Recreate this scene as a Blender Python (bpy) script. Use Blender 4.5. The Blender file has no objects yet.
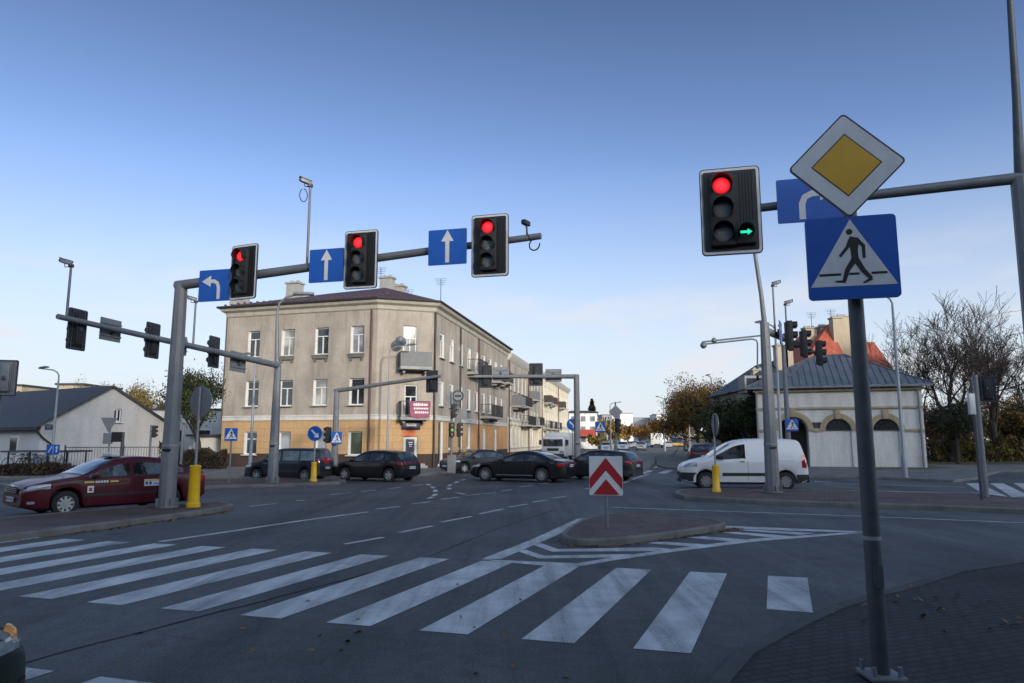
import bpy, bmesh, math, random
from mathutils import Vector, Matrix, Euler
random.seed(7)
R = math.radians
SC = bpy.context.scene
COL = SC.collection

# ------------------------------------------------------------------ survey of the place
CAM_H, FPX, PITCH = 1.85, 700.0, 0.1388      # eye height, focal length in pixels, upward tilt
CP, SP = math.cos(PITCH), math.sin(PITCH)
def ray(px, py):
    x, y = (px - 512) / FPX, (341.5 - py) / FPX
    return Vector((x, CP - y * SP, SP + y * CP))
def G(px, py, z=0.0):                        # bearing of a sighted point met with the level z
    d = ray(px, py); t = (z - CAM_H) / d.z
    return Vector((d.x * t, d.y * t, z))
def AT(px, py, Y):                           # bearing met with the range Y
    d = ray(px, py); t = Y / d.y
    return Vector((d.x * t, Y, CAM_H + d.z * t))
def ON(px, py, P, u):                        # bearing met with the upright plane through P along u
    d = ray(px, py); n = Vector((-u[1], u[0]))
    t = (P[0] * n.x + P[1] * n.y) / (d.x * n.x + d.y * n.y)
    return Vector((d.x * t, d.y * t, CAM_H + d.z * t))
def face(n):                                 # turn that makes a thing's front (local -Y) look along n
    return math.atan2(n[0], -n[1])
ROAD = Vector((0.355, 0.935)); ROW = Vector((0.935, -0.355))     # near road, and across it
FAR = Vector((0.18, 0.984)); CROSS = Vector((-0.99, 0.14))

# ------------------------------------------------------------------ materials
M = {}
def nodes(name):
    m = bpy.data.materials.new(name); m.use_nodes = True
    nt = m.node_tree; b = nt.nodes['Principled BSDF']
    return m, nt, b
def N(nt, t, **kw):
    n = nt.nodes.new(t)
    for k, v in kw.items():
        if k in n.inputs: n.inputs[k].default_value = v
        else: setattr(n, k, v)
    return n
def ramp(nt, stops):
    n = nt.nodes.new('ShaderNodeValToRGB'); e = n.color_ramp.elements
    while len(e) < len(stops): e.new(0.5)
    for i, (p, c) in enumerate(stops):
        e[i].position = p; e[i].color = tuple(c) + (1,) if len(c) == 3 else c
    return n
def mixc(nt, fac, a, b, mode='MIX'):
    n = nt.nodes.new('ShaderNodeMix'); n.data_type = 'RGBA'; n.blend_type = mode
    for s, v in ((0, fac), (6, a), (7, b)):
        if hasattr(v, 'type') and not isinstance(v, (tuple, list, float, int)): nt.links.new(v, n.inputs[s])
        else: n.inputs[s].default_value = v if s == 0 else tuple(v) + ((1,) if len(v) == 3 else ())
    return n.outputs[2]
def sc(c, k): return tuple(min(1, x * k) for x in c[:3])
def pm(key, c, rough=.6, metal=0, var=.18, scale=3.0, bump=0.0, bscale=40, spec=.5, coat=0, name=None, dirt=None):
    m, nt, b = nodes(name or key); L = nt.links
    tc = N(nt, 'ShaderNodeTexCoord')
    nz = N(nt, 'ShaderNodeTexNoise', Scale=scale, Detail=6.0, Roughness=.62); L.new(tc.outputs['Object'], nz.inputs['Vector'])
    r = ramp(nt, [(.3, sc(c, 1 - var)), (.7, sc(c, 1 + var))]); L.new(nz.outputs[0], r.inputs[0])
    out = r.outputs[0]
    if dirt:
        n2 = N(nt, 'ShaderNodeTexNoise', Scale=dirt[1], Detail=8.0, Roughness=.7)
        mp = N(nt, 'ShaderNodeMapping'); mp.inputs['Scale'].default_value = (1, 1, .35)
        L.new(tc.outputs['Object'], mp.inputs[0]); L.new(mp.outputs[0], n2.inputs['Vector'])
        r2 = ramp(nt, [(.5, (0, 0, 0)), (.72, (1, 1, 1))]); L.new(n2.outputs[0], r2.inputs[0])
        mu = N(nt, 'ShaderNodeMath', operation='MULTIPLY'); mu.inputs[1].default_value = dirt[2]; L.new(r2.outputs[0], mu.inputs[0])
        out = mixc(nt, mu.outputs[0], out, dirt[0])
    L.new(out, b.inputs['Base Color'])
    b.inputs['Roughness'].default_value = rough; b.inputs['Metallic'].default_value = metal
    b.inputs['Specular IOR Level'].default_value = spec; b.inputs['Coat Weight'].default_value = coat
    if coat: b.inputs['Coat Roughness'].default_value = .06
    if bump:
        n3 = N(nt, 'ShaderNodeTexNoise', Scale=bscale, Detail=4.0); L.new(tc.outputs['Object'], n3.inputs['Vector'])
        bp = N(nt, 'ShaderNodeBump', Strength=bump, Distance=.02); L.new(n3.outputs[0], bp.inputs['Height']); L.new(bp.outputs[0], b.inputs['Normal'])
    M[key] = m
    return m
def emit(key, c, s):
    m, nt, b = nodes(key); L = nt.links                                # rows of diodes, brightest in the middle of the lens
    nz = N(nt, 'ShaderNodeTexVoronoi', Scale=70.0); tc = N(nt, 'ShaderNodeTexCoord'); L.new(tc.outputs['Object'], nz.inputs['Vector'])
    r = ramp(nt, [(0, c), (1, sc(c, .6))]); L.new(nz.outputs['Distance'], r.inputs[0])
    ln = N(nt, 'ShaderNodeVectorMath', operation='LENGTH'); L.new(tc.outputs['Object'], ln.inputs[0])
    f = N(nt, 'ShaderNodeMapRange', interpolation_type='SMOOTHSTEP'); f.inputs[1].default_value = .05; f.inputs[2].default_value = .14; f.inputs[3].default_value = s; f.inputs[4].default_value = s * .22; L.new(ln.outputs['Value'], f.inputs[0])
    L.new(r.outputs[0], b.inputs['Emission Color']); L.new(f.outputs[0], b.inputs['Emission Strength'])
    b.inputs['Base Color'].default_value = tuple(sc(c, .3)) + (1,); b.inputs['Roughness'].default_value = .4
    M[key] = m
def leaf(key, c, var=.35):
    m, nt, b = nodes(key); L = nt.links
    tc = N(nt, 'ShaderNodeTexCoord'); nz = N(nt, 'ShaderNodeTexNoise', Scale=1.3, Detail=3.0); L.new(tc.outputs['Object'], nz.inputs['Vector'])
    r = ramp(nt, [(.35, sc(c, 1 - var)), (.65, sc(c, 1 + var))]); L.new(nz.outputs[0], r.inputs[0])
    L.new(r.outputs[0], b.inputs['Base Color']); b.inputs['Roughness'].default_value = .65
    b.inputs['Specular IOR Level'].default_value = .25
    M[key] = m

def asphalt_mat():
    m, nt, b = nodes('asphalt'); L = nt.links
    tc = N(nt, 'ShaderNodeTexCoord'); O = tc.outputs['Object']
    fine = N(nt, 'ShaderNodeTexNoise', Scale=42.0, Detail=6.0, Roughness=.8); L.new(O, fine.inputs['Vector'])
    vor = N(nt, 'ShaderNodeTexVoronoi', Scale=48.0); L.new(O, vor.inputs['Vector'])
    mid = N(nt, 'ShaderNodeTexNoise', Scale=5.0, Detail=8.0, Roughness=.72); L.new(O, mid.inputs['Vector'])
    big = N(nt, 'ShaderNodeTexNoise', Scale=.33, Detail=7.0, Roughness=.62); L.new(O, big.inputs['Vector'])
    def along(sx, sy, sc_):
        mp = N(nt, 'ShaderNodeMapping'); mp.inputs['Rotation'].default_value = (0, 0, R(20.8)); mp.inputs['Scale'].default_value = (sx, sy, 1); L.new(O, mp.inputs[0])
        n_ = N(nt, 'ShaderNodeTexNoise', Scale=sc_, Detail=5.0, Roughness=.62); L.new(mp.outputs[0], n_.inputs['Vector']); return n_
    strk, band_ = along(2.4, .06, 1.3), along(.55, .012, 1.0)
    r1 = ramp(nt, [(.28, (.026, .027, .029)), (.5, (.070, .071, .073)), (.74, (.165, .163, .16))]); L.new(fine.outputs[0], r1.inputs[0])
    def mul(c, src, stops, f=1.0):
        r = ramp(nt, [(p, (v, v, v)) for p, v in stops]); L.new(src, r.inputs[0]); return mixc(nt, f, c, r.outputs[0], 'MULTIPLY')
    c = mul(r1.outputs[0], big.outputs[0], [(.30, .60), (.5, 1), (.72, 1.38)])
    c = mul(c, mid.outputs[0], [(.3, .72), (.5, 1), (.7, 1.28)])
    c = mul(c, strk.outputs[0], [(.32, .66), (.58, 1.1)], .9)
    c = mul(c, band_.outputs[0], [(.36, .70), (.5, 1.0), (.64, 1.22)])
    # oil drips
    od = N(nt, 'ShaderNodeTexVoronoi', Scale=.55); L.new(O, od.inputs['Vector']); c = mul(c, od.outputs['Distance'], [(.03, .45), (.09, .8), (.14, 1)], .8)
    # hairline cracks
    wn = N(nt, 'ShaderNodeTexNoise', Scale=1.4, Detail=6.0, Roughness=.7); L.new(O, wn.inputs['Vector'])
    wv = mixc(nt, .25, O, wn.outputs['Color'], 'ADD')
    ck = N(nt, 'ShaderNodeTexVoronoi', Scale=.22, feature='DISTANCE_TO_EDGE'); L.new(wv, ck.inputs['Vector'])
    c = mul(c, ck.outputs[0], [(0, .45), (.0018, .6), (.004, 1)], .5)
    spk = ramp(nt, [(0, (2.6, 2.5, 2.4)), (.13, (1, 1, 1))]); L.new(vor.outputs['Distance'], spk.inputs[0])
    c = mixc(nt, .7, c, spk.outputs[0], 'MULTIPLY')
    L.new(c, b.inputs['Base Color'])
    rr = ramp(nt, [(.3, (.52, .52, .52)), (.7, (.82, .82, .82))]); L.new(strk.outputs[0], rr.inputs[0]); L.new(rr.outputs[0], b.inputs['Roughness'])
    b.inputs['Specular IOR Level'].default_value = .35
    bp = N(nt, 'ShaderNodeBump', Strength=.8, Distance=.012); L.new(fine.outputs[0], bp.inputs['Height']); L.new(bp.outputs[0], b.inputs['Normal'])
    M['asphalt'] = m
def paint_mat():
    m, nt, b = nodes('road_paint'); L = nt.links
    tc = N(nt, 'ShaderNodeTexCoord'); O = tc.outputs['Object']
    n1 = N(nt, 'ShaderNodeTexNoise', Scale=34.0, Detail=7.0, Roughness=.85); L.new(O, n1.inputs['Vector'])
    n2 = N(nt, 'ShaderNodeTexNoise', Scale=1.3, Detail=7.0, Roughness=.72); L.new(O, n2.inputs['Vector'])
    mp = N(nt, 'ShaderNodeMapping'); mp.inputs['Rotation'].default_value = (0, 0, R(20.8)); mp.inputs['Scale'].default_value = (3.2, .12, 1); L.new(O, mp.inputs[0])
    n3 = N(nt, 'ShaderNodeTexNoise', Scale=1.0, Detail=6.0, Roughness=.65); L.new(mp.outputs[0], n3.inputs['Vector'])
    r2 = ramp(nt, [(.3, (.29, .29, .29)), (.5, (.44, .435, .43)), (.66, (.56, .555, .55))]); L.new(n2.outputs[0], r2.inputs[0])
    r3 = ramp(nt, [(.32, (.62, .62, .63)), (.58, (1.08, 1.08, 1.08))]); L.new(n3.outputs[0], r3.inputs[0])
    c = mixc(nt, 1.0, r2.outputs[0], r3.outputs[0], 'MULTIPLY')
    # chips: more of them where wheels run
    ad = N(nt, 'ShaderNodeMath', operation='MULTIPLY_ADD'); L.new(n3.outputs[0], ad.inputs[0]); ad.inputs[1].default_value = .42; L.new(n1.outputs[0], ad.inputs[2])
    r1 = ramp(nt, [(.575, (0, 0, 0)), (.64, (1, 1, 1))]); L.new(ad.outputs[0], r1.inputs[0])
    c = mixc(nt, r1.outputs[0], (.085, .085, .088), c)
    L.new(c, b.inputs['Base Color']); b.inputs['Roughness'].default_value = .65
    M['paint'] = m
def brick_mat(key, c1, c2, mortar, scale, rot=0, rough=.8, msize=.035, dims=(.5, .25)):
    m, nt, b = nodes(key); L = nt.links
    tc = N(nt, 'ShaderNodeTexCoord'); mp = N(nt, 'ShaderNodeMapping'); mp.inputs['Rotation'].default_value = (0, 0, rot)
    L.new(tc.outputs['Object'], mp.inputs[0])
    bk = N(nt, 'ShaderNodeTexBrick'); L.new(mp.outputs[0], bk.inputs['Vector'])
    bk.inputs['Scale'].default_value = scale; bk.inputs['Mortar Size'].default_value = msize
    bk.inputs['Brick Width'].default_value = dims[0]; bk.inputs['Row Height'].default_value = dims[1]
    bk.inputs['Color1'].default_value = c1 + (1,); bk.inputs['Color2'].default_value = c2 + (1,); bk.inputs['Mortar'].default_value = mortar + (1,)
    nz = N(nt, 'ShaderNodeTexNoise', Scale=1.1, Detail=6.0); L.new(tc.outputs['Object'], nz.inputs['Vector'])
    r = ramp(nt, [(.3, (.6, .6, .6)), (.7, (1.25, 1.25, 1.25))]); L.new(nz.outputs[0], r.inputs[0])
    nf = N(nt, 'ShaderNodeTexNoise', Scale=50.0, Detail=4.0); L.new(tc.outputs['Object'], nf.inputs['Vector'])
    rf = ramp(nt, [(.3, (.7, .7, .7)), (.7, (1.25, 1.25, 1.25))]); L.new(nf.outputs[0], rf.inputs[0])
    c = mixc(nt, 1.0, bk.outputs[0], r.outputs[0], 'MULTIPLY'); c = mixc(nt, .8, c, rf.outputs[0], 'MULTIPLY')
    L.new(c, b.inputs['Base Color']); b.inputs['Roughness'].default_value = rough
    bp = N(nt, 'ShaderNodeBump', Strength=.6, Distance=.01); bp.invert = True; L.new(bk.outputs['Fac'], bp.inputs['Height']); L.new(bp.outputs[0], b.inputs['Normal'])
    M[key] = m
def plaster_mat(key, c, stain, groove=None, var=.14):
    """wall render: mottled, rain-streaked, patched; groove = (step along, step up) cut joints"""
    m, nt, b = nodes(key); L = nt.links
    tc = N(nt, 'ShaderNodeTexCoord'); O = tc.outputs['Object']
    n1 = N(nt, 'ShaderNodeTexNoise', Scale=.55, Detail=7.0, Roughness=.62); L.new(O, n1.inputs['Vector'])
    r1 = ramp(nt, [(.28, sc(c, 1 - var)), (.72, sc(c, 1 + var))]); L.new(n1.outputs[0], r1.inputs[0])
    mp = N(nt, 'ShaderNodeMapping'); mp.inputs['Scale'].default_value = (1, 1, .12); L.new(O, mp.inputs[0])
    n2 = N(nt, 'ShaderNodeTexNoise', Scale=1.6, Detail=8.0, Roughness=.7); L.new(mp.outputs[0], n2.inputs['Vector'])
    r2 = ramp(nt, [(.46, (0, 0, 0)), (.72, (.85, .85, .85))]); L.new(n2.outputs[0], r2.inputs[0])
    col = mixc(nt, r2.outputs[0], r1.outputs[0], stain)
    n3 = N(nt, 'ShaderNodeTexNoise', Scale=14.0, Detail=5.0, Roughness=.7); L.new(O, n3.inputs['Vector'])
    r3 = ramp(nt, [(.3, (.82, .82, .82)), (.7, (1.12, 1.12, 1.12))]); L.new(n3.outputs[0], r3.inputs[0])
    col = mixc(nt, 1.0, col, r3.outputs[0], 'MULTIPLY')
    bp = N(nt, 'ShaderNodeBump', Strength=.25, Distance=.02); L.new(n3.outputs[0], bp.inputs['Height'])
    if groove:
        uv = N(nt, 'ShaderNodeUVMap'); bk = N(nt, 'ShaderNodeTexBrick'); L.new(uv.outputs[0], bk.inputs['Vector'])
        bk.offset = .5; bk.inputs['Scale'].default_value = 1; bk.inputs['Brick Width'].default_value = groove[0]; bk.inputs['Row Height'].default_value = groove[1]
        bk.inputs['Mortar Size'].default_value = .018; bk.inputs['Color1'].default_value = (1, 1, 1, 1); bk.inputs['Color2'].default_value = (.94, .94, .94, 1); bk.inputs['Mortar'].default_value = (.78, .76, .74, 1)
        col = mixc(nt, 1.0, col, bk.outputs[0], 'MULTIPLY')
    L.new(col, b.inputs['Base Color']); b.inputs['Roughness'].default_value = .88; L.new(bp.outputs[0], b.inputs['Normal'])
    b.inputs['Specular IOR Level'].default_value = .2
    M[key] = m
def glass_mat(key, c, rough=.04, nsc=.8, lo=.55):
    m, nt, b = nodes(key); L = nt.links
    tc = N(nt, 'ShaderNodeTexCoord'); nz = N(nt, 'ShaderNodeTexNoise', Scale=nsc, Detail=3.0); L.new(tc.outputs['Object'], nz.inputs['Vector'])
    r = ramp(nt, [(.40, sc(c, lo)), (.60, sc(c, 1.5))]); L.new(nz.outputs[0], r.inputs[0]); L.new(r.outputs[0], b.inputs['Base Color'])
    b.inputs['Roughness'].default_value = rough; b.inputs['Specular IOR Level'].default_value = .9
    bp = N(nt, 'ShaderNodeBump', Strength=.06, Distance=.1); L.new(nz.outputs[0], bp.inputs['Height']); L.new(bp.outputs[0], b.inputs['Normal'])
    M[key] = m
def ground_mat(key, c1, c2, c3):
    m, nt, b = nodes(key); L = nt.links
    tc = N(nt, 'ShaderNodeTexCoord'); O = tc.outputs['Object']
    n1 = N(nt, 'ShaderNodeTexNoise', Scale=.4, Detail=8.0, Roughness=.65); L.new(O, n1.inputs['Vector'])
    n2 = N(nt, 'ShaderNodeTexNoise', Scale=25.0, Detail=5.0, Roughness=.8); L.new(O, n2.inputs['Vector'])
    r = ramp(nt, [(.35, c1), (.5, c2), (.66, c3)]); L.new(n1.outputs[0], r.inputs[0])
    r2 = ramp(nt, [(.3, (.5, .5, .5)), (.7, (1.4, 1.4, 1.4))]); L.new(n2.outputs[0], r2.inputs[0])
    c = mixc(nt, 1.0, r.outputs[0], r2.outputs[0], 'MULTIPLY'); L.new(c, b.inputs['Base Color']); b.inputs['Roughness'].default_value = .9
    bp = N(nt, 'ShaderNodeBump', Strength=.6, Distance=.03); L.new(n2.outputs[0], bp.inputs['Height']); L.new(bp.outputs[0], b.inputs['Normal'])
    M[key] = m

asphalt_mat(); paint_mat()
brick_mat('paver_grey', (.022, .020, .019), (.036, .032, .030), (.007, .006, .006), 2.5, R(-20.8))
brick_mat('paver_red', (.105, .062, .054), (.16, .095, .08), (.03, .024, .023), 2.6, R(-20.8))
brick_mat('slab', (.20, .19, .175), (.25, .235, .215), (.08, .075, .07), 1.2, R(10))
brick_mat('path_grey', (.15, .145, .14), (.19, .185, .18), (.07, .07, .07), 2.4, R(8))
pm('kerb', (.15, .14, .125), .85, var=.25, scale=2.2, bump=.4, dirt=((.07, .062, .05), 1.5, .75))
pm('tar', (.038, .038, .039), .95, 0, spec=.05, var=.3, scale=3)
pm('kerb_flush', (.055, .052, .052), .85, var=.25, scale=2.2, bump=.4)
ground_mat('soil_grass', (.05, .055, .025), (.07, .075, .03), (.10, .085, .045))
ground_mat('far_ground', (.05, .06, .03), (.08, .075, .04), (.12, .09, .05))
pm('steel', (.17, .178, .19), .55, .2, var=.14, scale=4, dirt=((.17, .16, .15), 2.0, .6))
pm('steel_dark', (.075, .082, .092), .5, .4, var=.2, scale=6)
pm('steel_pale', (.26, .27, .285), .5, .25, var=.12, scale=6)
pm('sign_back', (.22, .225, .235), .55, .4, var=.12, scale=5, dirt=((.12, .12, .12), 3.0, .5))
pm('sign_edge', (.03, .035, .05), .5, 0, var=.1)
pm('black', (.012, .012, .013), .45, 0, var=.3, scale=8)
pm('black_matt', (.02, .02, .021), .7, 0, var=.3, scale=8)
pm('lens_dark', (.13, .14, .145), .28, 0, var=.4, scale=30, bump=.5, bscale=120, spec=.8)
pm('white_film', (.62, .62, .61), .4, 0, var=.07, scale=5, dirt=((.4, .4, .38), 4.0, .4))
pm('blue_film', (.005, .085, .40), .38, 0, var=.1, scale=4)
pm('yellow_film', (.62, .33, .01), .4, 0, var=.08, scale=4)
pm('red_film', (.36, .015, .02), .4, 0, var=.1, scale=4)
pm('black_film', (.008, .008, .009), .45, 0, var=.1)
pm('yellow_plastic', (.72, .42, .01), .42, 0, var=.1, scale=6, dirt=((.3, .19, .03), 5.0, .5))
emit('lamp_red', (1, .018, .028), 1.9); emit('lamp_green', (.02, .8, .45), 1.1); emit('lamp_dimgreen', (.25, .9, .3), .35)
plaster_mat('plaster_beige', (.385, .335, .28), (.20, .175, .15), var=.24)
plaster_mat('plaster_yellow', (.54, .345, .175), (.42, .26, .125), groove=(1.1, .42))
plaster_mat('plaster_orange', (.56, .32, .15), (.45, .22, .08))
plaster_mat('plaster_cream', (.76, .68, .52), (.5, .43, .30))
plaster_mat('plaster_white', (.55, .54, .53), (.45, .44, .42), var=.09)
plaster_mat('plaster_whitewash', (.62, .60, .57), (.44, .43, .40), var=.10)
plaster_mat('plaster_tan', (.38, .31, .20), (.28, .22, .14))
plaster_mat('plaster_ochre', (.46, .38, .27), (.34, .28, .2))
plaster_mat('concrete', (.36, .35, .33), (.24, .23, .21))
plaster_mat('plinth', (.075, .05, .04), (.05, .035, .03))
plaster_mat('block_white', (.72, .72, .70), (.6, .6, .58), var=.05)
plaster_mat('block_grey', (.33, .34, .36), (.26, .27, .29), var=.1)
pm('trim_white', (.66, .66, .64), .6, var=.08, scale=4, dirt=((.42, .41, .39), 2.5, .5))
pm('string_beige', (.40, .37, .31), .8, var=.14, scale=2, dirt=((.22, .2, .17), 2.0, .6))
pm('string_white', (.56, .54, .49), .8, var=.12, scale=2, dirt=((.33, .3, .26), 2.0, .6))
pm('roof_brown', (.085, .045, .045), .55, .15, var=.25, scale=2.5, bump=.25, bscale=9)
pm('roof_dark', (.045, .045, .05), .6, 0, var=.2, scale=2)
pm('roof_zinc', (.15, .165, .185), .5, .35, var=.2, scale=1.5, dirt=((.09, .10, .11), 1.2, .6))
pm('roof_red', (.40, .09, .045), .75, 0, var=.28, scale=2.2, bump=.6, bscale=12, dirt=((.12, .05, .035), 1.8, .6))
pm('pipe_brown', (.10, .035, .028), .55, 0, var=.15)
pm('pipe_dark', (.035, .03, .03), .55, 0, var=.15)
pm('iron', (.03, .03, .032), .6, .3, var=.2)
pm('pink_cloth', (.30, .085, .15), .8, 0, var=.15, scale=4)
pm('navy', (.012, .016, .06), .4, 0, var=.1)
pm('orange_panel', (.66, .14, .03), .5, 0, var=.1)
pm('wood_dark', (.05, .035, .028), .7, 0, var=.25)
pm('awning_red', (.42, .06, .04), .8, 0, var=.15)
glass_mat('glass', (.025, .03, .036)); glass_mat('glass_pale', (.24, .25, .26), .08); glass_mat('glass_curtain', (.30, .29, .27), .12); glass_mat('glass_far', (.12, .13, .15), .3); glass_mat('glass_poster', (.10, .12, .08), .15)
glass_mat('car_glass', (.040, .045, .050), .03, 3.0, .15)
for k, c, cc in (('car_burgundy', (.062, .004, .010), .55), ('car_black', (.006, .006, .008), 1), ('car_navy', (.008, .011, .02), 1), ('car_graphite', (.012, .014, .017), 1),
             ('car_white', (.62, .63, .64), .6), ('car_silver', (.30, .31, .33), .8), ('car_green', (.010, .022, .016), 1), ('car_blue', (.02, .05, .16), .8)):
    pm(k, c, .45, 0, var=.04, scale=2, coat=cc * .55, spec=.25 if cc in (1, .55) else .4)
pm('tyre', (.014, .014, .014), .85, 0, var=.2, scale=20)
pm('rim', (.42, .43, .45), .32, .7, var=.1)
pm('plastic_dark', (.018, .019, .02), .6, 0, var=.15)
pm('headlight_glass', (.30, .32, .34), .1, .2, var=.25, scale=14, spec=.9)
pm('tail_glass', (.30, .008, .012), .12, 0, var=.25, scale=14, spec=.8)
pm('orange_glass', (.75, .28, .05), .12, 0, var=.15, scale=14, spec=.8)
pm('plate_white', (.6, .6, .58), .4, 0, var=.06)
pm('sticker_yellow', (.6, .42, .1), .5, 0, var=.1)
pm('bark', (.075, .058, .045), .9, 0, var=.35, scale=5, bump=.8, bscale=14)
pm('bark_dark', (.035, .028, .024), .9, 0, var=.35, scale=5, bump=.8, bscale=14)
leaf('leaf_green', (.045, .062, .022)); leaf('leaf_olive', (.075, .075, .022)); leaf('leaf_dark', (.018, .028, .014)); leaf('leaf_yellow', (.26, .17, .03))
leaf('leaf_rust', (.16, .065, .022)); leaf('leaf_brown', (.085, .05, .028)); leaf('leaf_gold', (.20, .12, .028)); leaf('leaf_hedge', (.042, .027, .020))
pm('litter', (.20, .11, .04), .8, 0, var=.4, scale=30)

# ------------------------------------------------------------------ mesh building
def root_loc(o):
    v = Vector((0, 0, 0))
    while o is not None: v += o.location; o = o.parent
    return v
class MB:
    def __init__(s): s.v = []; s.f = []; s.m = []; s.sm = []; s.uv = {}
    def add(s, vs, fs, mi=0, smooth=False, X=None):
        o = len(s.v)
        s.v += [tuple(X @ Vector(p)) if X else tuple(p) for p in vs]
        for f in fs: s.f.append([i + o for i in f]); s.m.append(mi); s.sm.append(smooth)
    def quad(s, a, b, c, d, mi=0): s.add([a, b, c, d], [(0, 1, 2, 3)], mi)
    def box(s, c, d, mi=0, X=None, bev=0):
        x, y, z = d[0] / 2, d[1] / 2, d[2] / 2
        if not bev:
            vs = [(c[0] + i * x, c[1] + j * y, c[2] + k * z) for i in (-1, 1) for j in (-1, 1) for k in (-1, 1)]
            s.add(vs, [(0, 1, 3, 2), (4, 6, 7, 5), (0, 4, 5, 1), (2, 3, 7, 6), (0, 2, 6, 4), (1, 5, 7, 3)], mi, False, X)
        else:
            bm = bmesh.new(); bmesh.ops.create_cube(bm, size=1)
            for v in bm.verts: v.co = Vector((c[0] + v.co.x * d[0], c[1] + v.co.y * d[1], c[2] + v.co.z * d[2]))
            bmesh.ops.bevel(bm, geom=bm.edges[:], offset=bev, segments=2, affect='EDGES', profile=.5)
            bm.verts.index_update()
            s.add([v.co[:] for v in bm.verts], [[v.index for v in f.verts] for f in bm.faces], mi, True, X); bm.free()
    def tube(s, pts, r, n=10, mi=0, cap=True, X=None, smooth=True):
        pts = [Vector(p) for p in pts]
        if not hasattr(r, '__len__'): r = [r] * len(pts)
        vs = []; up = None
        for i, p in enumerate(pts):
            t = (pts[min(i + 1, len(pts) - 1)] - pts[max(i - 1, 0)]).normalized()
            if up is None: up = Vector((1, 0, 0)) if abs(t.x) < .8 else Vector((0, 1, 0))
            a = (up - t * up.dot(t)).normalized(); up = a; b = t.cross(a)
            for k in range(n):
                w = 2 * math.pi * k / n; vs.append(p + (a * math.cos(w) + b * math.sin(w)) * r[i])
        fs = [(i * n + k, i * n + (k + 1) % n, (i + 1) * n + (k + 1) % n, (i + 1) * n + k) for i in range(len(pts) - 1) for k in range(n)]
        s.add(vs, fs, mi, smooth, X)
        if cap:
            o = len(pts) * n
            s.add(vs[:n], [list(range(n))[::-1]], mi, False, X); s.add(vs[-n:], [list(range(n))], mi, False, X)
    def lathe(s, prof, n=20, mi=0, axis='z', c=(0, 0, 0), X=None):
        vs = []
        for (r, h) in prof:
            for k in range(n):
                w = 2 * math.pi * k / n; a, b = r * math.cos(w), r * math.sin(w)
                p = {'z': (a, b, h), 'y': (a, h, b), 'x': (h, a, b)}[axis]
                vs.append((p[0] + c[0], p[1] + c[1], p[2] + c[2]))
        fs = [(i * n + k, i * n + (k + 1) % n, (i + 1) * n + (k + 1) % n, (i + 1) * n + k) for i in range(len(prof) - 1) for k in range(n)]
        s.add(vs, fs, mi, True, X)
    def prism(s, poly, y0, y1, mi=0, side=None, X=None):          # outline in local x,z; front face at y0
        n = len(poly)
        s.add([(x, y0, z) for x, z in poly], [list(range(n))], mi, False, X)
        s.add([(x, y1, z) for x, z in poly], [list(range(n))[::-1]], mi if side is None else side, False, X)
        vs = [(x, y0, z) for x, z in poly] + [(x, y1, z) for x, z in poly]
        s.add(vs, [(i, i + n, (i + 1) % n + n, (i + 1) % n) for i in range(n)], mi if side is None else side, False, X)
    def flat(s, poly, y, mi=0): s.add([(x, y, z) for x, z in poly], [list(range(len(poly)))], mi)
    def stroke(s, pts, w, y, mi=0, w1=None):                      # painted line in the local x,z plane
        w1 = w if w1 is None else w1; n = len(pts); L_ = []; R_ = []
        for i in range(n):
            a = Vector(pts[max(i - 1, 0)]); b = Vector(pts[i]); c = Vector(pts[min(i + 1, n - 1)])
            t = ((b - a).normalized() if i > 0 else Vector((0, 0))) + ((c - b).normalized() if i < n - 1 else Vector((0, 0)))
            t.normalize(); q = Vector((-t.y, t.x)); ww = (w + (w1 - w) * i / max(1, n - 1)) / 2
            L_.append(b + q * ww); R_.append(b - q * ww)
        for i in range(n - 1):
            s.flat([L_[i], R_[i], R_[i + 1], L_[i + 1]], y, mi)
    def build(s, name, mats, parent=None, world=False, sharp=40, uvs=None):
        me = bpy.data.meshes.new(name)
        off = root_loc(parent) if (world and parent is not None) else Vector((0, 0, 0))
        vs = [(a - off.x, b - off.y, c - off.z) for a, b, c in s.v] if world and parent is not None else s.v
        me.from_pydata(vs, [], s.f)
        mats = mats if isinstance(mats, (list, tuple)) else [mats]
        for k in mats: me.materials.append(M[k])
        me.polygons.foreach_set('material_index', s.m); me.polygons.foreach_set('use_smooth', s.sm)
        if uvs:
            ul = me.uv_layers.new(name='UVMap')
            for lp in me.loops:
                ul.data[lp.index].uv = uvs(Vector(s.v[lp.vertex_index]))
        me.update()
        if any(s.sm): me.set_sharp_from_angle(angle=R(sharp))
        o = bpy.data.objects.new(name, me); COL.objects.link(o)
        if parent is not None: o.parent = parent
        return o
def thing(name, label, cat, loc=(0, 0, 0), rz=0, group=None):
    o = bpy.data.objects.new(name, None); COL.objects.link(o); o.empty_display_size = .3
    o.location = loc; o.rotation_euler = (0, 0, rz); return tag(o, label, cat, group)
def tag(o, label, cat, group=None):
    o['label'] = label; o['category'] = cat
    if group: o['group'] = group
    return o
def structure(o): o['kind'] = 'structure'; return o
def stuff(o, label=None, cat=None):
    o['kind'] = 'stuff'
    if label: o['label'] = label; o['category'] = cat
    return o
def dup(root, label, loc, rz=None, group=None, name=None, scale=None):
    def cp(o, par):
        c = o.copy(); COL.objects.link(c)
        if par is not None: c.parent = par
        for ch in list(o.children): cp(ch, c)
        return c
    r = cp(root, None); r.location = loc; r['label'] = label
    if rz is not None: r.rotation_euler = (0, 0, rz)
    if group: r['group'] = group
    if scale: r.scale = (scale,) * 3
    return r
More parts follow.
